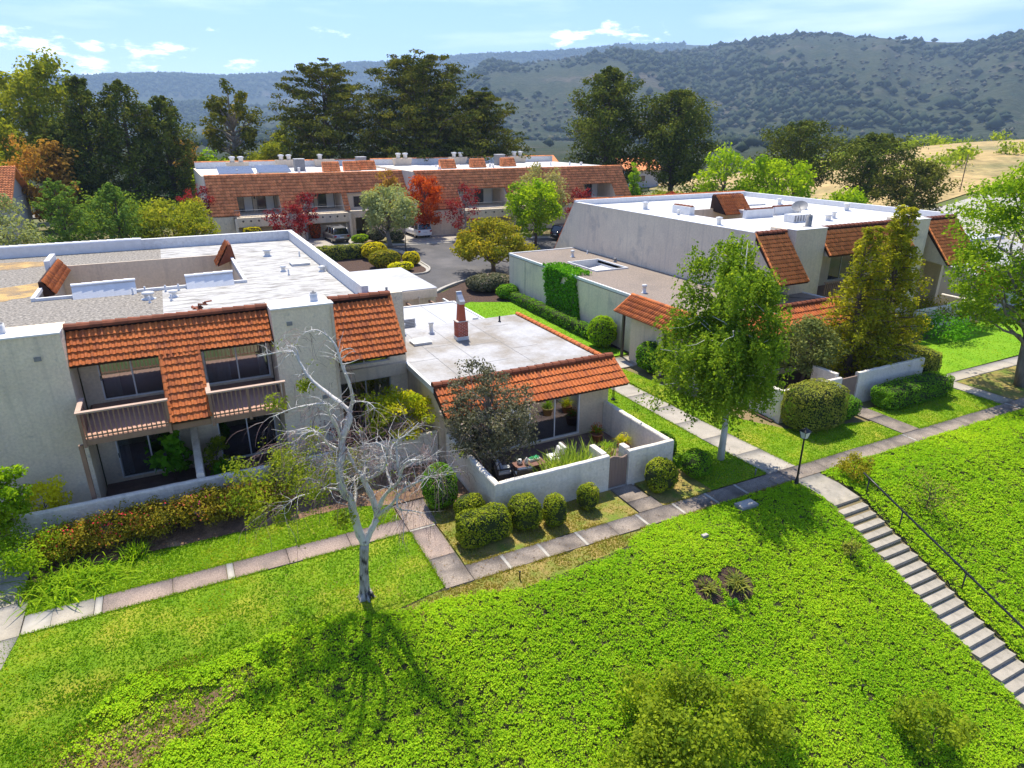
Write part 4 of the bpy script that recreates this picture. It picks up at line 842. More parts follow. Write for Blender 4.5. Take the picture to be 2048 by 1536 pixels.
# ------------------------------------------------------------------ right houses
def build_right_low():
    t = thing('bungalow', 'single storey house with brown gravel roof and vine covered side wall', 'house', (30, 38, .3))
    RZ = 4.0; HX0, HX1, HY0, HY1 = 28.2, 31.0, 41.6, 45.6   # light well
    m = MB(); m.box(25.85, 26.1, 27.0, 51.7, -.1, RZ - .2); m.box(26.11, 32.4, 51.45, 51.7, -.1, RZ - .2); facade(m, 26.11, 36.5, -.1, RZ - .75, 26.6, 26.85, [(27.5, 30.0, .3, 2.4), (31.3, 33.2, .3, 2.4)]); m.box(36.25, 36.5, 26.86, 30.4, -.1, RZ - .2); m.build('wall', M['stucco_grey'], t)
    boxp('wall_joint', M['metal_grey'], t, 25.83, 25.849, 48.7, 48.74, .3, RZ - .25)
    m = MB()
    for a, b, c, d in ((25.9, 32.48, 27.3, HY0), (25.9, HX0, HY0 + .001, HY1), (HX1, 32.48, HY0 + .001, HY1), (25.9, 32.48, HY1 + .001, 51.65), (32.49, 36.45, 27.3, 30.5)): m.box(a, b, c, d, RZ - .2, RZ)
    m.build('gravel_roof', M['gravel_brown'], t)
    [boxp('roof_edge', M['whitepaint'], t, *q) for q in ((25.8, 25.95, 33.3, 51.7, RZ - .12, RZ + .06), (25.96, 32.4, 51.56, 51.72, RZ - .12, RZ + .06), (36.42, 36.55, 27.3, 30.4, RZ - .12, RZ + .07))]
    m = MB(); m.box(HX0 - .1, HX0, HY0 - .1, HY1 + .1, RZ - 2.6, RZ + .1); m.box(HX1, HX1 + .1, HY0 - .1, HY1 + .1, RZ - 2.6, RZ + .1); m.box(HX0 + .001, HX1 - .001, HY0 - .1, HY0, RZ - 2.6, RZ + .1); m.box(HX0 + .001, HX1 - .001, HY1, HY1 + .1, RZ - 2.6, RZ + .1); m.build('light_well', M['whitepaint'], t)
    boxp('light_well_floor', M['whitepaint'], t, HX0, HX1, HY0, HY1, RZ - 2.7, RZ - 2.6)
    m = MB(); m.add([(HX0 + .7, HY0 + .05, RZ - .55), (HX1 - .03, HY0 + .05, RZ - .35), (HX1 - .03, HY1 - .5, RZ - .35), (HX0 + .7, HY1 - .5, RZ - .6)], [(0, 1, 2, 3)]); m.build('light_well_cover', M['whiteroof_clean'], t)
    mansard(t, 25.7, 36.9, 27.35, RZ + .1, 25.75, RZ - 1.0, seed=21, rows_off=.22, expo=.39, pitch=.22, capobj=True, left=False)
    m = MB(); m.prism([(27.4, RZ - .02), (25.95, RZ - 1.02), (26.59, RZ - 1.05), (26.59, RZ - .5), (27.3, RZ - .2)], 'x', 25.75, 36.8); m.build('eave_core', M['stucco_tan'], t)
    # tiled canopy over the side entry, facing -X
    a = Vector((25.86, 0, RZ + .08)); b = Vector((24.5, 0, RZ - .85)); s = (a - b); p = MB().prism([(b.x, b.z), (a.x, a.z), (a.x + .2, a.z - .05), (b.x + .3, b.z - .1)], 'y', 27.6, 33.9).build('canopy', M['under'], t)
    tile_field(p, (b.x - .02, 33.85, b.z - .02), (0, -1, 0), s, 6.2, s.length - .15, .22, .4, 'tile', False); barrel(p, (a.x, 33.9, a.z), (a.x, 27.6, a.z), .13, .42, 'tile', objs=False); barrel(p, (b.x, 33.9, b.z + .03), (a.x, 33.9, a.z + .03), .08, .34, 'tile', 'edge_tile', objs=False)
    boxp('entry_post', M['darkframe'], t, 24.75, 24.9, 33.2, 33.35, .15, RZ - .9); boxp('entry_wall', M['stucco_tan'], t, 24.9, 25.05, 29.5, 32.6, .1, RZ - .95)
    boxp('entry_door', M['gate'], t, 25.81, 25.849, 31.2, 32.2, .2, 2.3); glazing(t, 27.5, 30.0, .3, 2.4, 26.62, 2, far=True); glazing(t, 31.3, 33.2, .3, 2.4, 26.62, 2, far=True)
    for x, y in ((29.9, 47.8), (27.1, 34.3)): MB().lathe((x, y, RZ), [(.2, 0), (.2, .03), (.12, .06), (.12, .42), (.17, .43), (.17, .55), (.06, .58)], 12).build('roof_vent', M['metal_white'], t)
    vent(t, 31.9, 48.6, RZ, .05, .3, False); vent(t, 31.8, 44.3, RZ, .1, .2, True, 'metal_grey'); vent(t, 34.2, 29.4, RZ, .06, .25, True, 'signgreen')
    MB().tube([(34.2, 29.4, RZ + .02), (34.8, 28.9, RZ + .015), (35.6, 28.2, RZ + .015), (36.3, 27.6, RZ + .02)], .012, 5).build('cable', M['black'], t)
    return t
build_right_low()
def build_right_high():
    t = thing('townhouse', 'large two storey house with bright white flat roof and tiled mansards', 'house', (42, 41, .3))
    RZ = 7.75; X0, X1, Y0, Y1 = 32.5, 53.0, 30.5, 52.0; CX0, CX1, CY0, CY1 = 37.2, 43.0, 38.2, 44.0
    m = MB(); m.prism([(Y0, -.1), (Y1 + 3.6, -.1), (Y1 + 3.4, 3.2), (Y1, RZ + .25), (Y0, RZ + .25)], 'x', X0, X0 + .3); m.build('side_wall', M['stucco_grey'], t)
    m = MB(); m.box(X1 - .3, X1, Y0, Y1, -.1, RZ + .22); m.box(X0 + .31, X1 - .31, Y1 - .3, Y1 - .01, -.1, RZ - .3)
    facade(m, X0 + .31, X1 - .31, -.1, RZ - .26, Y0 + 1.3, Y0 + 1.55, [(37.9, 40.4, 3.9, 6.1), (41.5, 44, 3.9, 6.1), (37.9, 40.4, .3, 2.5), (33.2, 34.8, 4.2, 5.6), (49, 51, 4.0, 5.8)]); m.build('wall', M['stucco_tan'], t)
    m = MB()
    for a, b, c, d in ((X0 + .3, X1 - .3, Y0 + .05, CY0), (X0 + .3, CX0, CY0 + .001, CY1), (CX1, X1 - .3, CY0 + .001, CY1), (X0 + .3, X1 - .3, CY1 + .001, Y1 - .3)): m.box(a, b, c, d, RZ - .25, RZ)
    m.build('white_roof', M['whiteroof_clean'], t)
    m = MB(); m.box(X0 + .02, X1 - .02, Y1 - .3, Y1 + .02, RZ - .02, RZ + .45); m.box(X1 - .31, X1 + .02, Y0, Y1 - .31, RZ - .02, RZ + .42); m.build('parapet', M['whitepaint'], t)
    boxp('coping', M['whitepaint'], t, X0 - .03, X0 + .34, Y0, Y1 + .0, RZ + .252, RZ + .30)
    barrel(t, (X0, Y1 + .08, RZ + .42), (X1, Y1 + .08, RZ + .42), .13, .42, 'tile', 'cap_tile', objs=False)
    p = MB().prism([(Y1, RZ + .24), (Y1 + 3.5, 3.2), (Y1 + 3.3, 3.0), (Y1, 5)], 'x', X0 + .32, X1).build('rear_slope', M['tile_dark'], t); barrel(p, (X0 + .15, Y1 + 3.45, 3.2), (X0 + .15, Y1, RZ + .27), .14, .36, 'tile', 'edge_tile', objs=False)
    # courtyard
    m = MB(); m.box(CX0 - .2, CX0, CY0, CY1, 4.2, RZ - .26); m.box(CX1, CX1 + .2, CY0, CY1, 4.2, RZ - .26); m.box(CX0, CX1, CY1, CY1 + .2, 4.2, RZ - .26); m.box(CX0, CX1, CY0 - .2, CY0, 4.2, RZ - .26); m.build('courtyard_wall', M['stucco_tan'], t)
    boxp('courtyard_floor', M['concrete'], t, CX0, CX1, CY0, CY1, 4.0, 4.2); boxp('courtyard_back', M['stucco_tan'], t, CX0 + .01, CX1 - .01, CY1 - .1, CY1 - .001, 4.21, RZ + .04)
    for a, b, c, d in ((CX0 - .6, CX0 - .1, CY1 - 2.6, CY1 - .5), (39.0, 41.8, CY0 - .45, CY0 - .05), (42.6, 45.6, CY0 + .2, CY0 + .55)):
        p = boxp('courtyard_parapet', M['whitepaint'], t, a, b, c, d, RZ + .002, RZ + .62)
        if b - a > d - c: barrel(p, (a, (c + d) / 2, RZ + .62), (b, (c + d) / 2, RZ + .62), .12, .42, 'tile_dark', 'cap_tile', objs=False)
        else: barrel(p, ((a + b) / 2, c, RZ + .62), ((a + b) / 2, d, RZ + .62), .12, .42, 'tile_dark', 'cap_tile', objs=False)
    s = Vector((.0, 1.4, 1.5)); p = MB().prism([(CY1 - 1.6, RZ - .35), (CY1 - .2, RZ + 1.1), (CY1 + .2, RZ + 1.1), (CY1 + .3, RZ + .003), (CY1 - .3, RZ - .2)], 'x', 41.4, 44.4).build('courtyard_slope', M['under'], t)
    tile_field(p, (41.4, CY1 - 1.62, RZ - .35), (1, 0, 0), s, 3.0, 1.95, .23, .3, 'tile', False); barrel(p, (41.4, CY1, RZ + 1.1), (44.4, CY1, RZ + 1.1), .13, .42, 'tile_dark', 'cap_tile', objs=False)
    # front mansards, chimney box, balcony
    yt, zt = Y0 + .05, RZ + .22
    for a, b, zb in ((X0 + .02, 35.05, 5.15), (38.0, 46.5, 6.35), (49.2, 52.9, 5.0)):
        mansard(t, a, b, yt, zt, yt - (zt - zb) * .85, zb, objs=False, capobj=False, mt='tile_mid', seed=31, rows_off=.25, expo=.29)
        m = MB(); yb = yt - (zt - zb) * .85; m.prism([(yt, zt - .06), (yb + .1, zb - .04), (yb + .5, zb - .08), (Y0 + 1.29, zb + .3), (Y0 + 1.29, zt - .3)], 'x', a + .05, b - .05); m.build('mansard_core', M['stucco_tan'], t)
    for a, b in ((35.1, 37.9), (46.8, 48.6)):
        w = boxp('chimney_wall', M['stucco_grey'], t, a, b, Y0 - .85, Y0 + 1.29, -.1, RZ + .35); boxp('coping', M['whitepaint'], w, a - .03, b + .03, Y0 - .88, Y0 - .1, RZ + .352, RZ + .4)
    flue(t, 37.2, Y0 + .1, RZ + .35, .2, .75, 'metal_grey')
    for a, b, c, d in ((37.9, 40.4, 3.9, 6.1), (41.5, 44, 3.9, 6.1), (37.9, 40.4, .3, 2.5), (49, 51, 4.0, 5.8), (33.2, 34.8, 4.2, 5.6)): glazing(t, a, b, c, d, Y0 + 1.33, 2, far=True, fmat='frame_grey')
    bal = boxp('balcony', M['wood'], t, 37.95, 44.4, Y0 - 1.3, Y0 + 1.25, 3.4, 3.62); boxp('top_rail', M['wood'], bal, 37.95, 44.4, Y0 - 1.36, Y0 - 1.24, 4.55, 4.62)
    for i in range(34): x = 38.05 + i * .19; boxp('baluster', M['wood'], bal, x - .035, x + .035, Y0 - 1.33, Y0 - 1.27, 3.6, 4.549)
    # roof furniture
    for x, y, r, h in ((36.2, 46.5, .2, .5), (34.6, 36.0, .16, .45), (47.5, 47, .2, .6), (49.5, 44.2, .18, .4), (45.2, 35.0, .14, .4), (43.6, 34.2, .2, .35), (48, 40, .12, .3), (50.5, 38, .2, .5), (44.8, 38, .16, .35), (36, 42, .1, .3), (51, 33.5, .25, .7)): vent(t, x, y, RZ, r, h)
    ac = boxp('air_conditioner', M['metal_white'], t, 40.2, 41.7, 34.4, 35.3, RZ + .001, RZ + .55); [boxp('louvre', M['metal_grey'], ac, 40.3 + k * .28, 40.45 + k * .28, 34.385, 34.399, RZ + .1, RZ + .5) for k in range(5)]
    hatch(t, 47.0, 45.0, RZ + .001, 2.0, 1.2)
    m = MB(); m.tube([(42.3, 35.9, RZ), (42.3, 35.9, RZ + .8)], .04, 6); P = []; F = []; n = 16
    ax = Vector((-.5, -.3, .8)).normalized(); sx = ax.cross(Vector((0, 0, 1))).normalized(); sy = ax.cross(sx); c0 = Vector((42.3, 35.8, RZ + .85))
    for r, d in ((0.02, 0), (.2, .02), (.4, .08), (.58, .17)):
        for k in range(n): a = 2 * math.pi * k / n; P.append(c0 + sx * r * math.cos(a) + sy * r * math.sin(a) + ax * d)
    for i in range(3):
        for k in range(n): F.append((i * n + k, i * n + (k + 1) % n, (i + 1) * n + (k + 1) % n, (i + 1) * n + k))
    m.add(P, F, True); m.tube([c0, c0 + ax * .5], .015, 5); m.build('satellite_dish', M['metal_grey'], t)
    return t
build_right_high()
fh = thing('house', 'low grey house wing with a roof skylight beyond the golden conifer', 'house', (60, 34, .3))
m = MB(); m.prism([(29.6, -.1), (40, -.1), (40, 4.4), (35.2, 4.3), (29.6, 3.3)], 'x', 55.6, 70); m.build('wall', M['housewall'], fh)
m = MB(); m.prism([(29.4, 3.3), (35.2, 4.34), (35.2, 4.46), (29.4, 3.42)], 'x', 55.5, 70.1); m.build('roof', M['membrane'], fh); boxp('rear_roof', M['membrane2'], fh, 55.6, 70, 35.4, 44, 4.42, 4.75); barrel(fh, (56, 44, 4.8), (70, 44, 4.8), .14, .42, 'tile', 'cap_tile', objs=False)
boxp('parapet', M['whitepaint'], fh, 55.5, 64, 35.15, 35.39, 4.4, 4.85)
m = MB(); P = [(56.0, 30.9, 3.72), (59.4, 30.9, 3.72), (59.4, 34.2, 4.32), (56.0, 34.2, 4.32)]; m.add(P + [(x, y, z + .22) for x, y, z in P], [(0, 1, 5, 4), (1, 2, 6, 5), (2, 3, 7, 6), (3, 0, 4, 7), (4, 5, 6, 7), (3, 2, 1, 0)]); sk = m.build('skylight', M['metal_white'], fh)
m = MB(); P = [(56.7, 31.5, 4.07), (58.8, 31.5, 4.07), (58.8, 33.6, 4.45), (56.7, 33.6, 4.45)]; m.add(P + [(x, y, z + .02) for x, y, z in P], [(0, 1, 5, 4), (1, 2, 6, 5), (2, 3, 7, 6), (3, 0, 4, 7), (4, 5, 6, 7), (3, 2, 1, 0)]); m.build('pane', M['glass_far'], sk)
# white walls of the right houses
ew = wall_thing('garden_wall', 'bright white garden wall with a narrow brown gate behind the box hedges', [(26.3, 26.5), (26.3, 21.55), (30.55, 21.55)], 1.72, (31, 21.5, 0), seed=14, mt='wallwhite')
wall_run('', '', [(31.85, 21.55), (37.4, 21.55), (37.4, 26.4)], 1.78, seed=15).build('wall', M['wallwhite'], ew)
boxp('gate_pier', M['wallwhite'], ew, 30.3, 30.56, 21.69, 23.2, -.1, 1.9, bevel=.03); gp = boxp('gate', M['gate'], ew, 30.58, 31.82, 21.5, 21.58, .06, 1.6)
wall_thing('garden_wall', 'pale garden wall enclosing the far right patio', [(47.5, 28.6), (54.5, 28.6), (54.5, 31.0)], 1.75, (50, 28.6, .2), seed=16)

# ------------------------------------------------------------------ far row of houses across the cul de sac
def build_far():
    B = 1.55
    for (label, X0, X1, YF, ZT) in (('long far terrace with solar panels on its roof behind the cul de sac', 4.2, 28.2, 87.6, 9.05), ('right hand far terrace stepping forward behind the red maples', 28.25, 59.8, 83.4, 9.2)):
        t = thing('terrace_house', label, 'house', ((X0 + X1) / 2, YF + 8, B)); DEP = 20
        boxp('wall', M['stucco'], t, X0 + .05, X1 - .05, YF + 1.5, YF + DEP, B - .3, ZT - .3)
        m = MB(); m.prism([(YF - 3.9, B - .3), (YF + 1.5, B - .3), (YF + 1.5, ZT), (YF + .2, ZT)], 'x', X0 - .25, X0 + .02); m.box(X0 - .25, X0 + .04, YF + 1.499, YF + DEP, B - .3, ZT); m.build('end_wall', M['stucco_grey'], t)
        MB().prism([(YF - 3.9, B - .3), (YF + 1.5, B - .3), (YF + 1.5, ZT), (YF + .2, ZT)], 'x', X1 - .02, X1 + .25).build('end_wall', M['stucco_grey'], t)
        boxp('white_roof', M['whiteroof_clean'], t, X0, X1, YF + .2, YF + DEP, ZT - .29, ZT - .12)
        boxp('parapet', M['parapet'], t, X0, X1, YF + DEP - .3, YF + DEP + .1, ZT - .1, ZT + .75); barrel(t, (X0, YF + DEP, ZT + .75), (X1, YF + DEP, ZT + .75), .15, .45, 'tile_far', 'cap_tile', objs=False)
        # bays: windows recessed in the tiled slope
        if X0 < 20: bays = [(7.1, 12.0, 4.7, 6.9, 1), (14.4, 19.4, 4.7, 6.9, 1), (20.0, 28.0, 4.2, 6.6, 0)]
        else: bays = [(33.5, 40.0, 4.9, 6.9, 1), (41.5, 47.5, 4.4, 6.7, 0), (52.2, 57.2, 4.9, 7.0, 1)]
        k = .8; zb = 4.75; FD = (ZT - zb) * k - 1.7
        def mask(u_, s_, X0=X0, ZT=ZT, bays=bays):
            x = X0 + u_; z = zb + s_ * math.cos(math.atan(k)); return not any(a < x < b and z < d for a, b, c, d, q in bays)
        yb = YF - (ZT - zb) * k; s = Vector((0, YF - yb, ZT - zb))
        # backing slope pieces between bays
        m = MB(); xsx = [X0]
        for a, b, c, d, q in bays: xsx += [a, b]
        xsx.append(X1)
        for i in range(0, len(xsx), 2): m.prism([(yb + .1, zb - .05), (YF + .05, ZT), (YF + 1.49, ZT), (YF + 1.49, zb - .05)], 'x', xsx[i], xsx[i + 1])
        for a, b, c, d, q in bays: m.prism([(YF - (ZT - d) * k + .1, d), (YF + .05, ZT), (YF + 1.49, ZT), (YF + 1.49, d)], 'x', a + .001, b - .001)
        p = m.build('mansard_roof', M['stucco_tan'], t); tile_field(p, (X0, yb, zb), (1, 0, 0), s, X1 - X0, s.length, .34, .42, 'tile_far', False, mask, 5)
        barrel(p, (X0, YF, ZT), (X1, YF, ZT), .14, .45, 'tile_far', objs=False)
        # ground floor with garages
        m = MB(); gar = [(a + .1, b - .1) for a, b, c, d, q in bays if q]
        facade(m, X0, X1, B - .3, zb - .06, YF - FD - 1.7, YF + 1.49, [(a, b, B - .3, B + 2.25) for a, b in gar] + ([(20.6, 22.6, B - .3, B + 2.3)] if X0 < 20 else [])); m.build('ground_floor', M['stucco'], t)
        for a, b, c, d, q in bays:
            if q:
                gd = boxp('garage_door', M['stucco_tan'], t, a + .12, b - .12, YF - FD - 1.2, YF - FD - 1.1, B - .1, B + 2.24)
                for z in (.55, 1.1, 1.65): boxp('panel_line', M['darkframe'], gd, a + .14, b - .14, YF - FD - 1.215, YF - FD - 1.201, B + z, B + z + .02)
                w = MB(); w.prism([(YF - FD - 2.5, 3.55), (YF - FD - 1.72, 3.3), (YF - FD - 1.72, 4.6), (YF - FD - 2.5, 4.6)], 'x', a - .6, b + .5); bw = w.build('balcony_wall', M['stucco'], t)
                for s_ in (a - .6, b + .2): MB().prism([(YF - FD - 2.9, B - .2), (YF - FD - 1.71, B - .2), (YF - FD - 1.71, 4.6), (YF - FD - 2.5, 4.6)], 'x', s_, s_ + .3).build('buttress', M['stucco'], bw)
                for i in range(6): x = a + .3 + i * (b - a - .6) / 5; m = MB(); m.prism([(x - .14, 4.22), (x, 4.08), (x + .14, 4.22), (x, 4.36)], 'y', YF - FD - 2.52, YF - FD - 2.501); m.build('drain_tile', M['darkframe'], bw)
                rl = MB(); rl.tube([(a - .5, YF - FD - 2.3, 5.45), (b + .4, YF - FD - 2.3, 5.45)], .03, 5); r_ = rl.build('railing', M['metal_grey'], t)
                m = MB(); [m.box(x_, x_ + .025, YF - FD - 2.32, YF - FD - 2.29, 4.6, 5.44) for x_ in np.arange(a - .5, b + .4, .16)]; m.build('balusters', M['metal_grey'], r_, kind='stuff')
                wd = (b - a) * .42
                for a2 in (a + .15, b - wd - .15): glazing(t, a2, a2 + wd, 4.7, d - .15, YF + 1.40, 2, far=True, curtain='pale', fmat='darkframe' if X0 < 20 else 'frame_grey')
                boxp('bay_floor', M['stucco_tan'], t, a - .5, b + .4, YF - FD - 1.7, YF + 1.38, 4.45, 4.6)
                MB().lathe(((a + b) / 2, YF + 1.2, d - .7), [(.03, 0), (.09, .05), (.09, .25), (.02, .32)], 8).build('wall_light', M['black'], t)
            else:
                yw = YF - (ZT - d) * k + .45; m = MB(); facade(m, a + .002, b - .002, 4.29, d + .05, yw, yw + .25, [(a + 1.0, a + 2.4, 4.95, d - .35), (b - 2.6, b - 1.2, 4.75, d - .35)]); m.build('bay_wall', M['stucco'], t); glazing(t, a + 1.0, a + 2.4, 4.95, d - .35, yw + .08, 2, far=True, name='window', fmat='darkframe'); glazing(t, b - 2.6, b - 1.2, 4.75, d - .35, yw + .08, 2, far=True, name='window', fmat='darkframe')
        # roof furniture
        if X0 < 20:
            for i, (x, y) in enumerate(((6.0, 93), (10.6, 94))):
                m = MB(); P = [(x, y - 3.2, ZT + .05), (x + 4.0, y - 3.2, ZT + .05), (x + 4.0, y, ZT + .75), (x, y, ZT + .75)]; m.add(P + [(a, b, c + .06) for a, b, c in P], [(0, 1, 5, 4), (1, 2, 6, 5), (2, 3, 7, 6), (3, 0, 4, 7), (4, 5, 6, 7), (3, 2, 1, 0)]); sp = m.build('solar_panel', M['solar'], t)
                for j in (.2, 3.7): boxp('rack', M['metal_grey'], sp, x + j, x + j + .08, y - .3, y - .22, ZT - .1, ZT + .66)
            chim = [(9.3, 101.5, 2), (16.4, 106.2, 2), (22, 106.2, 1)]; acs = [(15.9, 95.5), (25.2, 99)]; til = [(19.0, 92.5), (21.9, 93.0), (24.3, 94)]
        else:
            chim = [(32.5, 101.0, 2), (41.5, 101.0, 2), (52, 101, 2)]; acs = [(45.5, 95)]; til = [(34.4, 89.5), (39.2, 90), (44.5, 91)]
        for x, y, n in chim:
            c = MB().prism([(x - 1.2, ZT - .1), (x + 1.2, ZT - .1), (x + 1.5, ZT + .95), (x - 1.5, ZT + .95)], 'y', y - .4, y + .4).build('chimney', M['stucco_tan'], t)
            for i in range(n): MB().lathe((x - .6 + i * 1.1, y, ZT + .951), [(.3, 0), (.3, .5), (.42, .51), (.42, .68), (.2, .74)], 12).build('flue', M['metal_white'], c)
        for x, y in acs:
            a = boxp('air_conditioner', M['metal_grey'], t, x, x + 1.3, y, y + 1.2, ZT - .1, ZT + 1.4); boxp('cap', M['metal_white'], a, x - .03, x + 1.33, y - .03, y + 1.23, ZT + 1.401, ZT + 1.46)
        for x, y in til:
            p = MB().prism([(y, ZT - .1), (y + .9, ZT + 1.05), (y + 1.2, ZT + 1.05), (y + 1.2, ZT - .1)], 'x', x, x + 2.2).build('roof_dormer', M['tile_far'], t); tile_field(p, (x, y, ZT - .1), (1, 0, 0), (0, .9, 1.15), 2.2, 1.46, .24, .33, 'tile_far', False)
        rs = random.Random(int(X0))
        for i in range(14): vent(t, rs.uniform(X0 + 2, X1 - 2), rs.uniform(YF + 3, YF + 15), ZT - .12, rs.uniform(.06, .16), rs.uniform(.3, .6), rs.random() > .4)
build_far()
fl = thing('house', 'distant house with a brown tiled gable roof at the left edge', 'house', (-26, 100, 1))
m = MB(); m.box(-36, -16.2, 94, 108, 0, 6.4); m.prism([(94, 6.41), (108, 6.41), (101, 9.6)], 'x', -36, -16.3); m.build('wall', M['housewall'], fl)
sv = Vector((0, 8, 3.7)); p = MB().prism([(93, 6.1), (101, 9.8), (101, 10.0), (93, 6.3)], 'x', -37, -15.6).build('roof', M['tile_far'], fl); tile_field(p, (-37, 93, 6.3), (1, 0, 0), sv, 21.4, sv.length, .3, .4, 'tile_far', False)
MB().prism([(109, 6.1), (101, 9.8), (101, 10.0), (109, 6.3)], 'x', -37, -15.6).build('roof', M['tile_far'], fl); boxp('chimney', M['whitepaint'], fl, -27, -26, 99, 100, 9, 10.9); glazing(fl, -24, -22, 3.2, 4.8, 93.9, 2, far=True)
for lab, x, y, w, z in (('distant brown roofed house between the dark trees', 88, 165, 16, 1.0), ('tiny distant house below the right pine', 112, 150, 12, .5)):
    h = thing('house', lab, 'house', (x, y, z)); boxp('wall', M['housewall'], h, x - w / 2 + .5, x + w / 2 - .5, y - 4, y + 4, z - 6, z + 4); MB().prism([(y - 5, z + 3.9), (y + 5, z + 3.9), (y, z + 6.8)], 'x', x - w / 2, x + w / 2).build('roof', M['tile_far'], h); glazing(h, x - 2, x + 1, z + 1, z + 2.6, y - 4.06, 2, far=True)
# ------------------------------------------------------------------ foliage
def unit(rng, n):
    v = rng.normal(size=(n, 3)); return v / np.linalg.norm(v, axis=1)[:, None]
def leaf_arrays(P, N, S, rng, asp=.62, T=None):
    n = len(P); N = N / (np.linalg.norm(N, axis=1)[:, None] + 1e-9)
    if T is None: T = unit(rng, n)
    T = T - N * np.sum(T * N, 1)[:, None]; T /= (np.linalg.norm(T, axis=1)[:, None] + 1e-9); B = np.cross(N, T); h = (S * .5)[:, None]
    V = np.empty((n, 4, 3), np.float32); V[:, 0] = P - T * h; V[:, 1] = P + B * h * asp + N * h * .12; V[:, 2] = P + T * h; V[:, 3] = P - B * h * asp + N * h * .12
    return V.reshape(-1, 3), np.arange(4 * n).reshape(n, 4)
def leaves(name, P, N, S, matl, parent, rng, v=None, asp=.62, T=None, local=True, kind=None):
    V, F = leaf_arrays(P, N, S, rng, asp, T); v = rng.rand(len(P)) if v is None else v
    return mesh_np(name, V, F, matl, parent, attr=np.repeat(np.clip(v, 0, 1), 4), local=local, kind=kind)
def clumps(C, Rr, per, ls, rng, upb=.35, outb=.7, pw=.42, vj=.28):
    """leaves round clump centres C (k,3) with radii Rr (k,3)"""
    per = max(6, int(per * .72)); ls = ls * 1.13; k = len(C); idx = np.repeat(np.arange(k), per); n = len(idx); d = unit(rng, n); rad = rng.rand(n) ** pw
    P = C[idx] + d * rad[:, None] * Rr[idx]; N = d * outb + unit(rng, n) * .75 + np.array([0, 0, upb]); S = ls * rng.uniform(.6, 1.35, n)
    cv = rng.rand(k); v = np.clip(cv[idx] * .55 + rng.rand(n) * .55 + vj * (d[:, 2] * 0) - .05, 0, 1)
    return P, N, S, v
def limb(mb, a, b, r0, r1, rng, k=4, sag=0.0, wob_=.06, n=5):
    a, b = np.array(a, float), np.array(b, float); L = np.linalg.norm(b - a); pts = []
    for i in range(k + 1):
        t = i / k; p = a + (b - a) * t + rng.normal(size=3) * L * wob_ * (0 if i in (0, k) else 1); p[2] += sag * L * math.sin(math.pi * t); pts.append(p)
    mb.tube(pts, [r0 + (r1 - r0) * i / k for i in range(k + 1)], n); return pts
def tree(name, label, x, y, h, r, z0, lm, bk='bark', nc=70, per=110, ls=.22, seed=0, shape='round', cr=.26, group=None, cat='tree', trunk=None, flat=.8, limbs=18, ry=None, gz=None, lean=(0, 0), asp=.62, open_=0.0):
    rng = np.random.RandomState(seed); base = gz if gz is not None else g(x, y)
    t = thing(name, label, cat, (x, y, base), group); ch = h - z0; ry = ry or r
    d = unit(rng, nc * 3); f = rng.uniform(.25, 1, nc * 3) ** .5
    C = d * f[:, None]
    if shape == 'cone': zz = rng.rand(nc * 3) ** 1.25; w = (1 - zz) ** .75 * .98 + .05; a = rng.rand(nc * 3) * 6.283; q = rng.uniform(.35, 1, nc * 3) ** .5; C = np.stack([np.cos(a) * w * q, np.sin(a) * w * q, zz * 2 - 1], 1)
    if shape == 'column': zz = rng.rand(nc * 3); w = np.interp(zz, [0, .1, .5, .85, 1], [.7, .95, .9, .55, .12]); a = rng.rand(nc * 3) * 6.283; q = rng.uniform(.4, 1, nc * 3) ** .5; C = np.stack([np.cos(a) * w * q, np.sin(a) * w * q, zz * 2 - 1], 1)
    if shape == 'umbrella': C[:, 2] = np.abs(C[:, 2]) * 1.75 - .95; C = C[(C[:, 2] > -.95)]
    if shape == 'dome': C = C[C[:, 2] > -.55]
    C = C[:nc]; nz_ = pnoise(C[:, 0] * 3 + seed, C[:, 1] * 3 + C[:, 2] * 2, seed, 2); C = C * (1 + .16 * nz_[:, None]) * np.array([r, ry, ch / 2]) * .88 + np.array([lean[0], lean[1], z0 + ch / 2])
    R_ = r * cr * rng.uniform(.7, 1.3, len(C)); Rr = np.stack([R_, R_, R_ * flat], 1)
    if open_: keep = rng.rand(len(C)) > open_; C, Rr = C[keep], Rr[keep]
    P, N, S, v = clumps(C, Rr, per, ls, rng)
    leaves('crown', P, N, S, LM[lm], t, rng, v, asp)
    tr = trunk or max(.05, h * .018); mb = MB(); th = z0 + ch * .55; pts = []
    for i in range(6): s_ = i / 5; pts.append((lean[0] * s_ + rng.normal() * tr * .5 * (i > 0), lean[1] * s_ + rng.normal() * tr * .5 * (i > 0), -.15 + (th + .15) * s_))
    mb.tube(pts, [tr * 1.5, tr * 1.05, tr * .9, tr * .75, tr * .55, tr * .3], 8); T_ = mb.build('trunk', M[bk], t, True)
    mb = MB(); order = rng.permutation(len(C))[:limbs]
    for i in order:
        c = C[i]; zz = min(th * .97, max(z0 * .7, c[2] - np.hypot(c[0], c[1]) * .7)); s_ = zz / th
        limb(mb, (lean[0] * s_, lean[1] * s_, zz), c, tr * .42, tr * .09, rng, 4, .05)
    if limbs: mb.build('branch', M[bk], t, True)
    return t
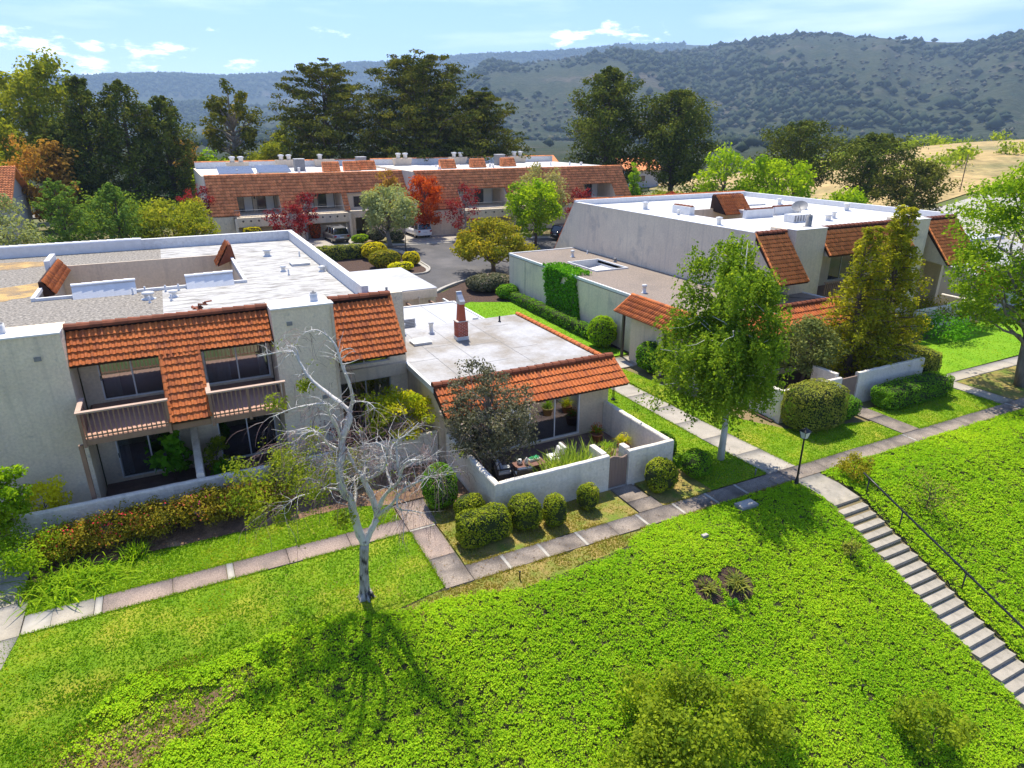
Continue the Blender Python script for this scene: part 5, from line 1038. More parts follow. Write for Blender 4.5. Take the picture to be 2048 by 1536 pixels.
def conifer(name, label, x, y, h, r, z0, lm, seed=0, kind='cypress', per=90, ls=.3, nb=60, group=None, bk='bark', gz=None, ry=None, flatf=.35, topw=.06):
    rng = np.random.RandomState(seed); base = gz if gz is not None else g(x, y); t = thing(name, label, 'tree', (x, y, base), group)
    Cs, Rs = [], []; mb = MB(); tr = max(.12, h * .02); mb.tube([(0, 0, -.2), (0, 0, h * .4), (rng.normal() * .2, rng.normal() * .2, h * .96)], [tr * 1.4, tr, tr * .15], 8); mb.build('trunk', M[bk], t, True); mb = MB()
    for b in range(nb):
        u_ = (b + rng.rand()) / nb; z = z0 + (h - z0) * u_ ** .95; a = b * 2.4 + rng.normal() * .5
        if kind == 'cypress': L = r * ((1 - u_) ** .48 * rng.uniform(.6, 1.15) + topw); rise = .40 + .35 * rng.rand()
        elif kind == 'pine': L = r * (np.sin(np.pi * (.18 + .8 * u_)) ** .7 * rng.uniform(.6, 1.08)); rise = .35
        elif kind == 'deodar': L = r * ((1 - u_) ** .8 * rng.uniform(.6, 1.1) + topw); rise = -.12
        else: L = r * ((1 - u_) ** .9 * rng.uniform(.6, 1.1) + topw); rise = .9
        e = np.array([math.cos(a) * L, math.sin(a) * L * ((ry or r) / r), L * rise])
        if kind == 'deodar': e[2] = L * .25 - .15 * L
        s0 = np.array([0, 0, z]); limb(mb, s0, s0 + e, tr * .35 * (1 - u_ * .7), tr * .06, rng, 3, .04)
        m = max(3, int(L / (r * .12)))
        for i in range(m):
            q = .3 + .7 * (i + .5) / m; p = s0 + e * q + np.array([0, 0, .06 * L]) + rng.normal(size=3) * L * .06
            if kind == 'deodar': p[2] -= .25 * L * q * q
            w = L * (.17 if kind in ('cypress', 'pine') else .21) * (1.25 - .5 * q) + r * (.055 if kind == 'pine' else .04); Cs.append(p); Rs.append((w, w, w * flatf if kind != 'spire' else w * 1.5))
    Cs.append((0, 0, h - r * .1)); Rs.append((r * .1, r * .1, r * .2))
    P, N, S, v = clumps(np.array(Cs), np.array(Rs), max(8, int(per * nb / len(Cs))), ls, rng, upb=.6, outb=.6, pw=.5)
    leaves('crown', P, N, S, LM[lm], t, rng, v, .5); mb.build('branch', M[bk], t, True); return t
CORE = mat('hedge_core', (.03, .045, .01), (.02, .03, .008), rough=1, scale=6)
def superpts(rng, n, e):
    d = unit(rng, n); m = (np.abs(d) ** (2 / e)).sum(1) ** (-e / 2); return d * m[:, None], np.sign(d) * np.abs(d * m[:, None]) ** (2 / e - 1)
def hedge(name, label, x, y, sx, sy, sz, lm='hedge', e=.45, seed=0, ls=.075, dens=420, rz=0, gz=None, group=None, cat='shrub', lumpy=.10, stem=True):
    rng = np.random.RandomState(seed + 77); base = gz if gz is not None else g(x, y); t = thing(name, label, cat, (x, y, base), group, rz)
    A = np.array([sx / 2, sy / 2, sz / 2]); area = 2 * (sx * sy + sx * sz + sy * sz) * .85; n = int(area * dens)
    P0, N0 = superpts(rng, n, e); bump = 1 + lumpy * pnoise(P0[:, 0] * A[0] * 5 + seed, P0[:, 1] * A[1] * 5 + P0[:, 2] * A[2] * 6, seed, 3); N = N0 / A; N /= np.linalg.norm(N, axis=1)[:, None] + 1e-9
    P = P0 * A + N * ((bump - 1) * .55 - np.abs(rng.normal(size=n)) * .03)[:, None] + np.array([0, 0, sz / 2 + .06]); N = N * .8 + unit(rng, n) * .7 + np.array([0, 0, .25])
    v = np.clip(rng.rand(n) * .8 + .25 * pnoise(P[:, 0] * 4, P[:, 1] * 4 + P[:, 2] * 3, seed + 1, 2) + .1, 0, 1)
    keep = P[:, 2] > .02; leaves('foliage', P[keep], N[keep], (ls * rng.uniform(.6, 1.4, n))[keep], LM[lm], t, rng, v[keep])
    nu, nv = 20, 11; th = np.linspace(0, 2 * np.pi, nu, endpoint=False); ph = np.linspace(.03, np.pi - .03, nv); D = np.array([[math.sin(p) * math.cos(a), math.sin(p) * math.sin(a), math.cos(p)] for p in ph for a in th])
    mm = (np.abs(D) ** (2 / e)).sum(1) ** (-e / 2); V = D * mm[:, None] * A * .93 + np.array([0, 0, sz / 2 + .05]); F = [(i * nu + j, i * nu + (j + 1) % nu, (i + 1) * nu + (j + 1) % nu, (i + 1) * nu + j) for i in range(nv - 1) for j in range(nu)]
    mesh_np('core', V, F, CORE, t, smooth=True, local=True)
    if stem: MB().tube([(0, 0, -.15), (0, 0, sz * .5)], .05, 6).build('stem', M['bark'], t, True)
    return t
def straps(name, label, x, y, n, L, wid, lm, seed=0, spread=.25, droop=.5, gz=None, cat='plant', group=None, up=.9, base_r=.12, sx=1.0, sy=1.0, ymin=None):
    rng = np.random.RandomState(seed); base = gz if gz is not None else g(x, y); t = thing(name, label, cat, (x, y, base), group); V, F, A = [], [], []; k = 5
    for b in range(n):
        a = rng.rand() * 6.283; el = up + rng.normal() * spread; d = np.array([math.cos(a) * math.cos(el), math.sin(a) * math.cos(el), math.sin(el)]); s_ = np.array([-math.sin(a), math.cos(a), 0]); l = L * rng.uniform(.6, 1.1); p = np.array([rng.normal() * base_r * sx, rng.normal() * base_r * sy, 0]); vv = rng.rand(); o = len(V)
        for i in range(k):
            q = i / (k - 1); c = p + d * l * q + np.array([d[0], d[1], 0]) * l * .25 * droop * q * q - np.array([0, 0, l * droop * .45 * q ** 2.5]); w = wid * (1 - q ** 2 * .95) * .5
            if ymin is not None: c[1] = max(c[1], ymin + .02 * (b % 5))
            V += [c - s_ * w, c + s_ * w]; A += [vv, vv]
        F += [(o + 2 * i, o + 2 * i + 1, o + 2 * i + 3, o + 2 * i + 2) for i in range(k - 1)]
    mesh_np('leaf_blades', V, F, LM[lm], t, attr=A, local=True); return t
def bush(name, label, x, y, h, r, lm, nc=30, per=90, ls=.1, seed=0, cr=.4, group=None, cat='shrub', ry=None, gz=None, z0=0.05, open_=0, flat=.8, limbs=10, bk='bark', asp=.62):
    return tree(name, label, x, y, h, r, z0, lm, bk, nc, per, ls, seed, 'dome', cr, group, cat, trunk=.035, flat=flat, limbs=limbs, ry=ry, gz=gz, open_=open_, asp=asp)

# ---------------- ground cover and grass
def scatter(poly, dens, seed, ymin=None, hole=None):
    rng = np.random.RandomState(seed); bx = [p[0] for p in poly]; by = [p[1] for p in poly]; y0 = max(min(by), ymin if ymin is not None else -1e9); n = int((max(bx) - min(bx)) * (max(by) - y0) * dens)
    P = np.stack([rng.uniform(min(bx), max(bx), n), rng.uniform(y0, max(by), n)], 1); P = P[in_poly(P, poly)]
    return P, rng
def cover(name, label, poly, dens, ls, seed, ymin, bare=None, xmax=None):
    P, rng = scatter(poly, dens, seed, ymin)
    if xmax: P = P[P[:, 0] < xmax]
    dn = 1.25 - .0 * P[:, 1]; b = pnoise(P[:, 0] * 1.1, P[:, 1] * 1.1, 5, 4); hgt = .10 + .045 * pnoise(P[:, 0] * 4.5, P[:, 1] * 4.5, 9, 3) + .03 * b
    gap = pnoise(P[:, 0] * 2.3, P[:, 1] * 2.3, 21, 3) > -1.42
    if bare is not None: gap &= ~bare(P, rng)
    P, hgt, b = P[gap], hgt[gap], b[gap]; n = len(P); z = G(P[:, 0], P[:, 1]) + np.maximum(.03, hgt * rng.uniform(.6, 1.1, n))
    iv = np.clip(.22 + .16 * b + .17 * pnoise(P[:, 0] * .35, P[:, 1] * .35, 33, 2) + rng.uniform(-.16, .2, n), 0, .62)
    me = bpy.data.meshes.new(name); me.vertices.add(n); me.vertices.foreach_set('co', np.column_stack([P, z]).astype(np.float32).ravel())
    q = me.attributes.new('iv', 'FLOAT', 'POINT'); q.data.foreach_set('value', iv.astype(np.float32)); q = me.attributes.new('scl', 'FLOAT', 'POINT'); q.data.foreach_set('value', (ls / .08 * rng.uniform(.7, 1.25, n)).astype(np.float32))
    q = me.attributes.new('rot', 'FLOAT_VECTOR', 'POINT'); q.data.foreach_set('vector', np.column_stack([rng.normal(size=n) * .25, rng.normal(size=n) * .25, rng.rand(n) * 6.283]).astype(np.float32).ravel())
    o = bpy.data.objects.new(name, me); col.objects.link(o); md = o.modifiers.new('leaves', 'NODES'); md.node_group = COVER_NODES; tag(o, label, 'ground cover', kind='stuff'); return o
def cover_nodes():
    rng = np.random.RandomState(77); n = 8; a = np.arange(n) * 2.4 + rng.rand(n); r_ = .02 + .085 * np.sqrt(np.arange(n) / n); P = np.column_stack([np.cos(a) * r_, np.sin(a) * r_, rng.uniform(-.03, .035, n)]); N = unit(rng, n) * .55 + np.array([0, 0, 1.0]) + np.column_stack([np.cos(a), np.sin(a), a * 0]) * .35
    o = leaves('cover_leaf_cluster', P, N, .078 * rng.uniform(.75, 1.2, n), LM['cover'], None, rng, rng.rand(n), .85); col.objects.unlink(o)
    ng = bpy.data.node_groups.new('cover', 'GeometryNodeTree'); ng.interface.new_socket('Geometry', in_out='INPUT', socket_type='NodeSocketGeometry'); ng.interface.new_socket('Geometry', in_out='OUTPUT', socket_type='NodeSocketGeometry')
    gi, go = ng.nodes.new('NodeGroupInput'), ng.nodes.new('NodeGroupOutput'); mp, ip, oi = ng.nodes.new('GeometryNodeMeshToPoints'), ng.nodes.new('GeometryNodeInstanceOnPoints'), ng.nodes.new('GeometryNodeObjectInfo'); oi.inputs['Object'].default_value = o
    ra, sa = ng.nodes.new('GeometryNodeInputNamedAttribute'), ng.nodes.new('GeometryNodeInputNamedAttribute'); ra.data_type = 'FLOAT_VECTOR'; ra.inputs[0].default_value = 'rot'; sa.data_type = 'FLOAT'; sa.inputs[0].default_value = 'scl'
    L = ng.links; L.new(gi.outputs[0], mp.inputs['Mesh']); L.new(mp.outputs[0], ip.inputs['Points']); L.new(oi.outputs['Geometry'], ip.inputs['Instance']); L.new(ra.outputs[0], ip.inputs['Rotation']); L.new(sa.outputs[0], ip.inputs['Scale']); L.new(ip.outputs[0], go.inputs[0]); return ng
COVER_NODES = cover_nodes()
def bareA(P, rng):
    x, y = P[:, 0], P[:, 1]; m = np.exp(-(((x + 2.6) / 1.9) ** 2 + ((y - 15.7) / 1.1) ** 2)) + .8 * np.exp(-(((x + .3) / 1.2) ** 2 + ((y - 16.3) / .8) ** 2)) + .9 * np.exp(-(((x + 4.3) / 1.8) ** 2 + ((y - 15.0) / 1.5) ** 2))
    ring = (((x - 14.3) / .48) ** 2 + ((y - 13.5) / .5) ** 2 < 1) | (((x - 15.45) / .6) ** 2 + ((y - 13.35) / .62) ** 2 < 1)
    p3 = (y > 15.4) & (x > 7.5) & (x < 13) & (rng.rand(len(x)) < sst(15.4, 16.3, y))
    return (m + .25 * pnoise(x * 2.5, y * 2.5, 3, 3) > .70) & (rng.rand(len(x)) < .8) | ring | p3
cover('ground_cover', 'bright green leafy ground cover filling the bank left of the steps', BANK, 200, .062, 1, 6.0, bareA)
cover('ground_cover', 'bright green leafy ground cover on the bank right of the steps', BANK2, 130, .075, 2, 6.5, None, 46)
for i, (px, py, r_) in enumerate(((14.3, 13.5, .5), (15.45, 13.35, .62))):
    sheet('planting_bed', [(px + r_ * math.cos(a) * 1.05, py + r_ * math.sin(a)) for a in np.linspace(0, 6.283, 14)[:-1]], .025, M['mulch'], res=.3, label='dark mulch ring round the %s fern on the bank' % ('smaller left', 'larger right')[i])
def turf(poly, dens, seed, lm, hgt, label, ymin=None, patch=0):
    P, rng = scatter(poly, dens, seed, ymin); n = len(P)
    if patch:
        q = pnoise(P[:, 0] * .9, P[:, 1] * .9, 40 + seed, 4) + rng.normal(size=n) * .25 > patch; P = P[q]; n = len(P)
    z = G(P[:, 0], P[:, 1]); a = rng.rand(n) * 6.283; w = rng.uniform(.02, .045, n); h = hgt * rng.uniform(.5, 1.3, n); l = rng.normal(size=(n, 2)) * .03; V = np.empty((n, 3, 3), np.float32); V[:, 0] = np.column_stack([P[:, 0] - np.cos(a) * w, P[:, 1] - np.sin(a) * w, z + .005]); V[:, 1] = np.column_stack([P[:, 0] + np.cos(a) * w, P[:, 1] + np.sin(a) * w, z + .005]); V[:, 2] = np.column_stack([P[:, 0] + l[:, 0], P[:, 1] + l[:, 1], z + .012 + h])
    b = pnoise(P[:, 0] * 1.6, P[:, 1] * 1.6, seed + 3, 4); v = np.clip(.42 + .38 * b + rng.uniform(-.4, .4, n), 0, 1)
    o = mesh_np('grass', V.reshape(-1, 3), np.arange(3 * n).reshape(n, 3), LM[lm], None, attr=np.repeat(v, 3)); tag(o, label, 'grass', kind='stuff')
dd = [800, 430, 340, 340, 340, 110, 60]
for i, (nm, poly, lab, mt) in enumerate(LAWNS): turf(poly, dd[i], 50 + i, 'grass', .05, 'short green blades of the ' + lab.replace('mown ', ''), 13.5 if i == 1 else None)
turf([(7.15, 17.7), (14.5, 17.7), (14.5, 19.75), (9.3, 19.75), (9.3, 21.9), (7.15, 21.9)], 500, 70, 'straw', .05, 'yellow dry grass blades of the patio verge', None, -.1)
turf([(4.2, 16.55), (6.1, 16.75), (14, 16.75), (13.5, 16.2), (8.5, 15.7), (5, 16.0), (2.6, 17.0)], 600, 71, 'straw', .06, 'straw grass blades along the near edge of the walk', None, -.3)
turf([(-6.5, 17.6), (1.5, 17.6), (1.2, 14.2), (-8, 13)], 260, 72, 'straw', .07, 'patchy dry grass on the thin corner of the bank', None, .1)
turf([(-6.5, 17.6), (1.5, 17.6), (1.2, 14.2), (-8, 12.5)], 520, 73, 'grass', .07, 'patchy green grass on the thin corner of the bank', None, -.15)

# grass creeping over the path edges, and leaf litter
def edge_tufts(segs, label, lm='grass', dens=260, seed=90, w_=.045):
    rng = np.random.RandomState(seed); Ps = []
    for (x0, y0, x1, y1) in segs:
        L = math.hypot(x1 - x0, y1 - y0); n = int(L * dens); t_ = rng.rand(n); k = pnoise(t_ * L * 2.0, t_ * 0, seed, 3) > -.5; t_ = t_[k]; n = len(t_); nx, ny = -(y1 - y0) / L, (x1 - x0) / L; o = rng.normal(size=n) * w_; Ps.append(np.column_stack([x0 + (x1 - x0) * t_ + nx * o, y0 + (y1 - y0) * t_ + ny * o]))
    P = np.concatenate(Ps); n = len(P); z = G(P[:, 0], P[:, 1]) + .03; a = rng.rand(n) * 6.283; w = rng.uniform(.015, .03, n); h = rng.uniform(.02, .06, n); V = np.empty((n, 3, 3), np.float32); V[:, 0] = np.column_stack([P[:, 0] - np.cos(a) * w, P[:, 1] - np.sin(a) * w, z - .03]); V[:, 1] = np.column_stack([P[:, 0] + np.cos(a) * w, P[:, 1] + np.sin(a) * w, z - .03]); V[:, 2] = np.column_stack([P + rng.normal(size=(n, 2)) * .02, z + h])
    o = mesh_np('grass', V.reshape(-1, 3), np.arange(3 * n).reshape(n, 3), LM[lm], None, attr=np.repeat(rng.rand(n), 3)); tag(o, label, 'grass', kind='stuff')
edge_tufts([(-6, 20.49, 6.05, 20.49), (-6, 21.46, 6, 21.46), (6.07, 16.9, 6.07, 20.4)], 'ragged grass creeping over the edges of the pink path')
edge_tufts([(7.1, 16.77, 21.9, 16.77), (7.2, 17.67, 14.4, 17.67), (15.8, 17.67, 18.2, 17.67)], 'dry ragged grass along the edges of the grey walk', 'straw', 200, 91)
edge_tufts([(23.2, 17.68, 30.5, 17.68), (32, 17.68, 39, 17.68), (21.43, 17.8, 20.87, 31), (23.08, 17.8, 22.3, 31), (24, 16.77, 40, 16.77)], 'ragged grass along the edges of the right hand walks', 'grass', 150, 92)
rng = np.random.RandomState(93); spots = [((4.2, 18.2), 2.4, 420), ((6.6, 21.8), 1.2, 240), ((20.0, 18.6), 2.2, 320), ((10, 17.2), 3.0, 260), ((2, 24), 2.4, 420), ((43, 18), 3.5, 380), ((25, 17.2), 4, 160), ((24.5, 52.5), 3, 500)]
P = np.concatenate([np.array(c) + rng.normal(size=(n, 2)) * np.array([r_, r_ * .45]) for c, r_, n in spots]); n = len(P); leaves('leaf_litter', np.column_stack([P, G(P[:, 0], P[:, 1]) + .055 + .02 * rng.rand(n)]), unit(rng, n) * .35 + np.array([0, 0, 1.0]), rng.uniform(.03, .075, n), LM['litter'], None, rng, None, .6)
tag(bpy.data.objects['leaf_litter'], 'small dry leaves fallen on paths and lawn', 'leaf litter', kind='stuff')
# ------------------------------------------------------------------ the bare white birch on the lawn
BIRCH = [
    ([(-0.05, 0, -0.04), (-0.02, 0, 0.5), (0.01, 0, 1.09), (0.1, 0, 2.04)], 0.16, 0.13),
    ([(0.1, 0, 2.04), (-0.03, 0, 2.47), (-0.12, -0.1, 3.22), (-0.15, -0.15, 3.73), (-0.35, -0.1, 3.97), (-0.45, 0, 4.5), (-0.34, 0.2, 5.11), (-0.36, 0.3, 5.45), (-0.16, 0.4, 5.91), (-0.1, 0.5, 6.31)], 0.105, 0.07),
    ([(-0.1, 0.5, 6.31), (-0.37, 0.6, 6.51), (-0.88, 0.9, 6.77), (-1.36, 1.1, 7.12), (-1.63, 1.2, 7.58), (-1.82, 1.2, 7.92), (-2.27, 1.3, 7.85), (-2.9, 1.4, 7.7)], 0.06, 0.012),
    ([(-1.63, 1.2, 7.58), (-1.73, 1.3, 7.98), (-2.04, 1.4, 8.04)], 0.02, 0.008),
    ([(-0.1, 0.5, 6.31), (0.05, 0.4, 6.72), (0.05, 0.2, 7.28), (-0.09, 0.1, 7.91), (-0.2, 0.1, 8.42), (-0.42, 0.1, 8.73), (-0.69, 0, 8.93), (-0.99, -0.1, 8.85)], 0.05, 0.008),
    ([(0.05, 0.4, 6.72), (0.2, 0.2, 6.74), (0.58, 0, 6.79), (0.83, -0.2, 6.67)], 0.02, 0.006),
    ([(-0.36, 0.3, 5.45), (-0.38, 0.0, 6.03), (-0.47, -0.3, 6.59), (-0.49, -0.5, 6.94), (-0.83, -0.8, 7.04), (-1.25, -1.0, 7.01), (-1.72, -1.2, 6.87)], 0.045, 0.008),
    ([(-0.44, 0.2, 5.18), (-0.63, -0.1, 5.49), (-0.75, -0.5, 6.05), (-0.95, -0.7, 6.2), (-1.23, -0.9, 6.03), (-1.35, -1, 5.72)], 0.04, 0.008),
    ([(-0.44, 0.2, 5.18), (-0.93, 0.5, 5.26), (-1.4, 0.8, 4.94), (-1.75, 1.0, 4.44), (-2.12, 1.1, 4.18)], 0.035, 0.007),
    ([(-0.35, -0.1, 3.97), (-0.51, -0.4, 4.21), (-0.73, -0.6, 4.33), (-1.1, -0.9, 4.34), (-1.43, -1.1, 4.33), (-1.78, -1.3, 4.07)], 0.035, 0.008),
    ([(0.1, 0, 2.04), (0.28, 0.1, 2.4), (0.51, 0.2, 2.9), (0.41, 0.2, 3.59), (0.22, 0.2, 4.13), (0.18, 0.2, 4.39)], 0.095, 0.06),
    ([(0.18, 0.2, 4.39), (-0.01, 0.3, 4.47), (-0.23, 0.4, 4.95), (-0.35, 0.4, 5.21), (-0.36, 0.3, 5.45)], 0.04, 0.03),
    ([(0.22, 0.2, 4.19), (0.63, 0, 4.44), (0.95, -0.2, 4.81), (1.07, -0.3, 5.43), (0.8, -0.4, 5.73)], 0.05, 0.015),
    ([(0.51, 0.2, 2.9), (0.8, -0.1, 3.7), (1.16, -0.3, 4.21), (1.4, -0.4, 4.53), (1.38, -0.4, 5.1), (1.39, -0.3, 5.68), (1.67, -0.2, 5.88), (2.01, -0.1, 6.2)], 0.06, 0.008),
    ([(0.51, 0.2, 2.9), (1.05, -0.4, 3.61), (1.34, -0.6, 4.06), (1.68, -0.8, 4.5), (2.22, -1, 4.87), (2.53, -1.2, 5.1), (2.89, -1.3, 5.19)], 0.055, 0.008),
    ([(1.4, -0.4, 4.53), (1.63, -0.6, 5.15), (1.93, -0.7, 5.32), (2.28, -0.8, 5.38), (2.66, -0.9, 5.73)], 0.03, 0.007),
    ([(1.16, -0.3, 4.21), (0.94, 0.2, 4.39), (0.79, 0.5, 4.63), (0.45, 0.8, 4.88), (0.13, 1, 5.11)], 0.04, 0.01),
    ([(1.34, -0.6, 4.06), (1.39, -0.8, 3.79), (1.79, -1, 3.85), (2.19, -1.1, 3.82)], 0.025, 0.008),
    ([(0.22, 0.2, 4.19), (0.2, 0.6, 4.58), (0.09, 0.9, 5.09), (0.0, 1.0, 5.44)], 0.035, 0.008),
    ([(-0.12, -0.1, 3.22), (-0.14, 0.5, 3.55), (-0.26, 0.9, 3.87), (0.03, 1.3, 3.93), (0.13, 1.6, 4.4)], 0.04, 0.008),
    ([(-0.15, -0.15, 3.73), (-0.23, -0.7, 4.63), (-0.17, -1.1, 5.35), (-0.39, -1.4, 5.63)], 0.03, 0.007),
]
def build_birch():
    rng = np.random.RandomState(8); bx, by = 3.64, 17.58; base = g(bx, by); rz = R(-26.8)
    t = thing('birch_tree', 'bare white barked birch with twisted limbs and thin hanging twigs', 'tree', (bx, by, base), rz=rz)
    mt = MB(); mbr = MB(); twb = MB(); tips = []
    def smooth(pts):
        P = [Vector(p) for p in pts]; out = []
        for i in range(len(P) - 1):
            p0, p1, p2, p3 = P[max(i - 1, 0)], P[i], P[i + 1], P[min(i + 2, len(P) - 1)]
            for j in range(4):
                q = j / 4; out.append(.5 * ((2 * p1) + (p2 - p0) * q + (2 * p0 - 5 * p1 + 4 * p2 - p3) * q * q + (3 * p1 - p0 - 3 * p2 + p3) * q ** 3))
        out.append(P[-1]); return out
    for i, (pts, r0, r1) in enumerate(BIRCH):
        sp = smooth(pts); n = len(sp); rad = [1.35 * (r0 + (r1 - r0) * (k / (n - 1)) ** .8) * (1 + .10 * rng.normal()) for k in range(n)]
        if i == 0:
            rad = [.25, .205, .18, .165, .155, .15, .15, .145, .14, .14, .14, .145, .14][:n]; mt.tube(sp, rad, 10)
            for a in range(6): an = a * 1.05; mt.tube([(math.cos(an) * .12, math.sin(an) * .12, .25), (math.cos(an) * .24, math.sin(an) * .24, .03), (math.cos(an) * .42, math.sin(an) * .42, -.1)], [.07, .045, .02], 6)
            continue
        mbr.tube(sp, rad, 8 if r0 > .05 else 6)
        # side twigs
        L = sum((sp[k + 1] - sp[k]).length for k in range(n - 1)); m = int(L * (8.0 if r0 < .07 else 3.4)) + 3
        for _ in range(m):
            k = min(n - 2, int(n * rng.uniform(.3, 1))); p = sp[k]; d = Vector(unit(rng, 1)[0]); d.z = abs(d.z) * .5; d = (d + (sp[k + 1] - sp[k]).normalized() * .6).normalized(); l = rng.uniform(.4, 1.25) * (.6 if p.z > 6.9 else 1); rr = min(rad[k] * .5, .017)
            q = [p]; cur = Vector(p); dd_ = Vector(d)
            for s_ in range(5): dd_ = (dd_ + Vector(rng.normal(size=3)) * .3 + Vector((0, 0, -.10))).normalized(); cur = cur + dd_ * l / 5; q.append(Vector(cur))
            mbr.tube(q, [rr * (1 - .16 * s_) for s_ in range(6)], 4); 
            if p.z < 6.9 or rng.rand() < .3: tips += [(q[-1], dd_), (q[3], dd_)]
            if rng.rand() < .55 and p.z < 6.9: tips.append((q[2], dd_))
    mt.build('trunk', M['bark_trunk'], t, True); mbr.build('limb', M['bark_white'], t, True)
    # fine hanging twigs
    V, F = [], []; lp = []
    for p, d in tips:
        for _ in range(rng.randint(1, 4)):
            d2 = (d + Vector(rng.normal(size=3)) * .55).normalized(); l = rng.uniform(.3, .85); cur = Vector(p); o = len(V); w = .0055
            side = d2.cross(Vector((0, 0, 1))); side = side.normalized() if side.length > .01 else Vector((1, 0, 0))
            for s_ in range(5):
                V += [tuple(cur - side * w), tuple(cur + side * w * .5 + Vector((0, 0, w)))]; d2 = (d2 + Vector((0, 0, -.33)) + Vector(rng.normal(size=3)) * .12).normalized(); cur = cur + d2 * l / 4
            F += [(o + 2 * s_, o + 2 * s_ + 1, o + 2 * s_ + 3, o + 2 * s_ + 2) for s_ in range(4)]
            if p.x < -.7 and p.z < 6.6 and rng.rand() < .75: lp.append(np.array(cur))
            elif rng.rand() < .03: lp.append(np.array(cur))
    mesh_np('twigs', V, F, M['twig'], t, local=True, kind='stuff')
    # green leafy sprays that survive on the left side
    ex = [(-2.6, -.9, 4.7, .55), (-3.0, -.9, 5.1, .5), (-3.0, -1.2, 4.3, .5), (-2.1, .6, 4.6, .6), (-1.4, -.4, 4.5, .5), (-2.7, -.5, 3.8, .42), (-2.9, -.6, 3.3, .32), (-1.0, .6, 4.2, .5), (-1.4, .9, 5.3, .4), (-2.4, .9, 6.4, .38), (-1.5, 1.1, 6.9, .3), (-.8, .7, 3.9, .4), (-.3, -.6, 3.3, .35), (-1.9, -.9, 3.6, .35), (-.9, -.9, 4.4, .35), (-2.0, -.2, 5.2, .4)]
    C = np.array([e[:3] for e in ex]); Rr = np.array([[e[3]] * 3 for e in ex]) * np.array([1.1, 1.1, .85]); P, N, S, v = clumps(C, Rr, 330, .085, rng, pw=.55)
    if lp:
        q = np.array(lp); q = np.repeat(q, 5, 0) + rng.normal(size=(len(lp) * 5, 3)) * .08; P = np.concatenate([P, q]); N = np.concatenate([N, unit(rng, len(q))]); S = np.concatenate([S, np.full(len(q), .075)]); v = np.concatenate([v, rng.rand(len(q))])
    leaves('leaf_sprays', P, N, S, LM['spray'], t, rng, v)
build_birch()
def weeping(name, label, x, y, h, r, z0, lm, seed, nstr, per, ls, trunk, ry=None, bk='bark_white', hang=(.5, 1.8), topw=.5, shift=(0, 0)):
    """tree whose leaves hang in strings from arching branches"""
    rng = np.random.RandomState(seed); base = g(x, y); t = thing(name, label, 'tree', (x, y, base)); mb = MB(); br = MB()
    mb.tube([(0, 0, -.2), (.03, 0, z0), (-.05, .05, h * .45), (.08, 0, h * .7), (0, 0, h * .95)], [trunk * 1.35, trunk, trunk * .75, trunk * .45, trunk * .08], 8)
    heads = []
    for k in range(30):
        u_ = rng.uniform(.0, 1); z = z0 + (h - z0) * (.12 + .8 * u_); a = k * 2.4 + rng.normal() * .3; w = np.interp(u_, [0, .3, .65, 1], [.85, 1, .85, topw]) * rng.uniform(.75, 1.08); e = np.array([math.cos(a) * r * w + shift[0] * (.5 + .5 * u_), math.sin(a) * (ry or r) * w + shift[1] * (.5 + .5 * u_), (h - z) * .22 * rng.uniform(.2, 1)]); p0 = np.array([0, 0, z]); pts = limb(br, p0, p0 + e, trunk * .35 * (1.1 - u_), trunk * .05, rng, 5, .10)
        for q in pts[1:]: heads.append(q)
    mb.build('trunk', M[bk], t, True); br.build('branch', M[bk], t, True); heads = np.array(heads)
    idx = rng.randint(0, len(heads), nstr); st_ = heads[idx] + rng.normal(size=(nstr, 3)) * np.array([.30, .30, .18]) * r * .4; ln = rng.uniform(*hang, nstr); n = nstr * per; i2 = np.repeat(np.arange(nstr), per); q = rng.rand(n)
    P = st_[i2] + np.column_stack([rng.normal(size=n) * (.05 + .06 * q), rng.normal(size=n) * (.05 + .06 * q), -ln[i2] * q]); k_ = P[:, 2] > .4; P = P[k_]; i2 = i2[k_]; n = len(P)
    cv = rng.rand(nstr); v = np.clip(cv[i2] * .6 + rng.rand(n) * .5, 0, 1); out = P * np.array([1, 1, 0]); out /= np.linalg.norm(out, axis=1)[:, None] + 1e-6
    N = unit(rng, n) * .8 + out * .5 + np.array([0, 0, .3]); leaves('crown', P, N, ls * rng.uniform(.6, 1.3, n), LM[lm], t, rng, v, .6); return t
weeping('birch_tree', 'tall full green weeping birch with a pale slender trunk beside the walk', 20.6, 19.7, 10.3, 2.75, 1.6, 'birch', 31, 2000, 28, .145, .13, hang=(.5, 1.6), topw=.8, shift=(-1.0, .5))
tree('maple_tree', 'large bright green spreading maple cut off by the right edge', 43.0, 18.8, 14.2, 5.3, 2.4, 'maple', 'bark_grey', 230, 170, .2, 41, 'round', .19, trunk=.26, flat=.5, limbs=60, open_=.2, asp=.5, lean=(-.6, .6))
conifer('deodar_cedar', 'tall golden green conifer standing inside the white wall', 36.3, 23.6, 10.0, 2.5, .3, 'deodar', 43, 'deodar', 210, .17, 130, ry=2.2, flatf=.8, topw=.2)
conifer('deodar_cedar', 'second golden green conifer spire just behind the first', 34.3, 23.9, 9.0, 2.2, .3, 'deodar', 44, 'deodar', 180, .17, 100, flatf=.8, topw=.2)
tree('shrub_tree', 'mottled dark evergreen tree behind the clipped hedge of the right house', 30.9, 24.2, 4.6, 1.95, .5, 'mottled', 'bark', 80, 110, .14, 45, 'round', .25, limbs=20)
tree('shrub_tree', 'grey twiggy evergreen at the near left corner of the patio', 10.45, 22.75, 5.55, 2.05, .4, 'darkshrub', 'bark_grey', 160, 110, .10, 46, 'round', .2, limbs=90, trunk=.075)
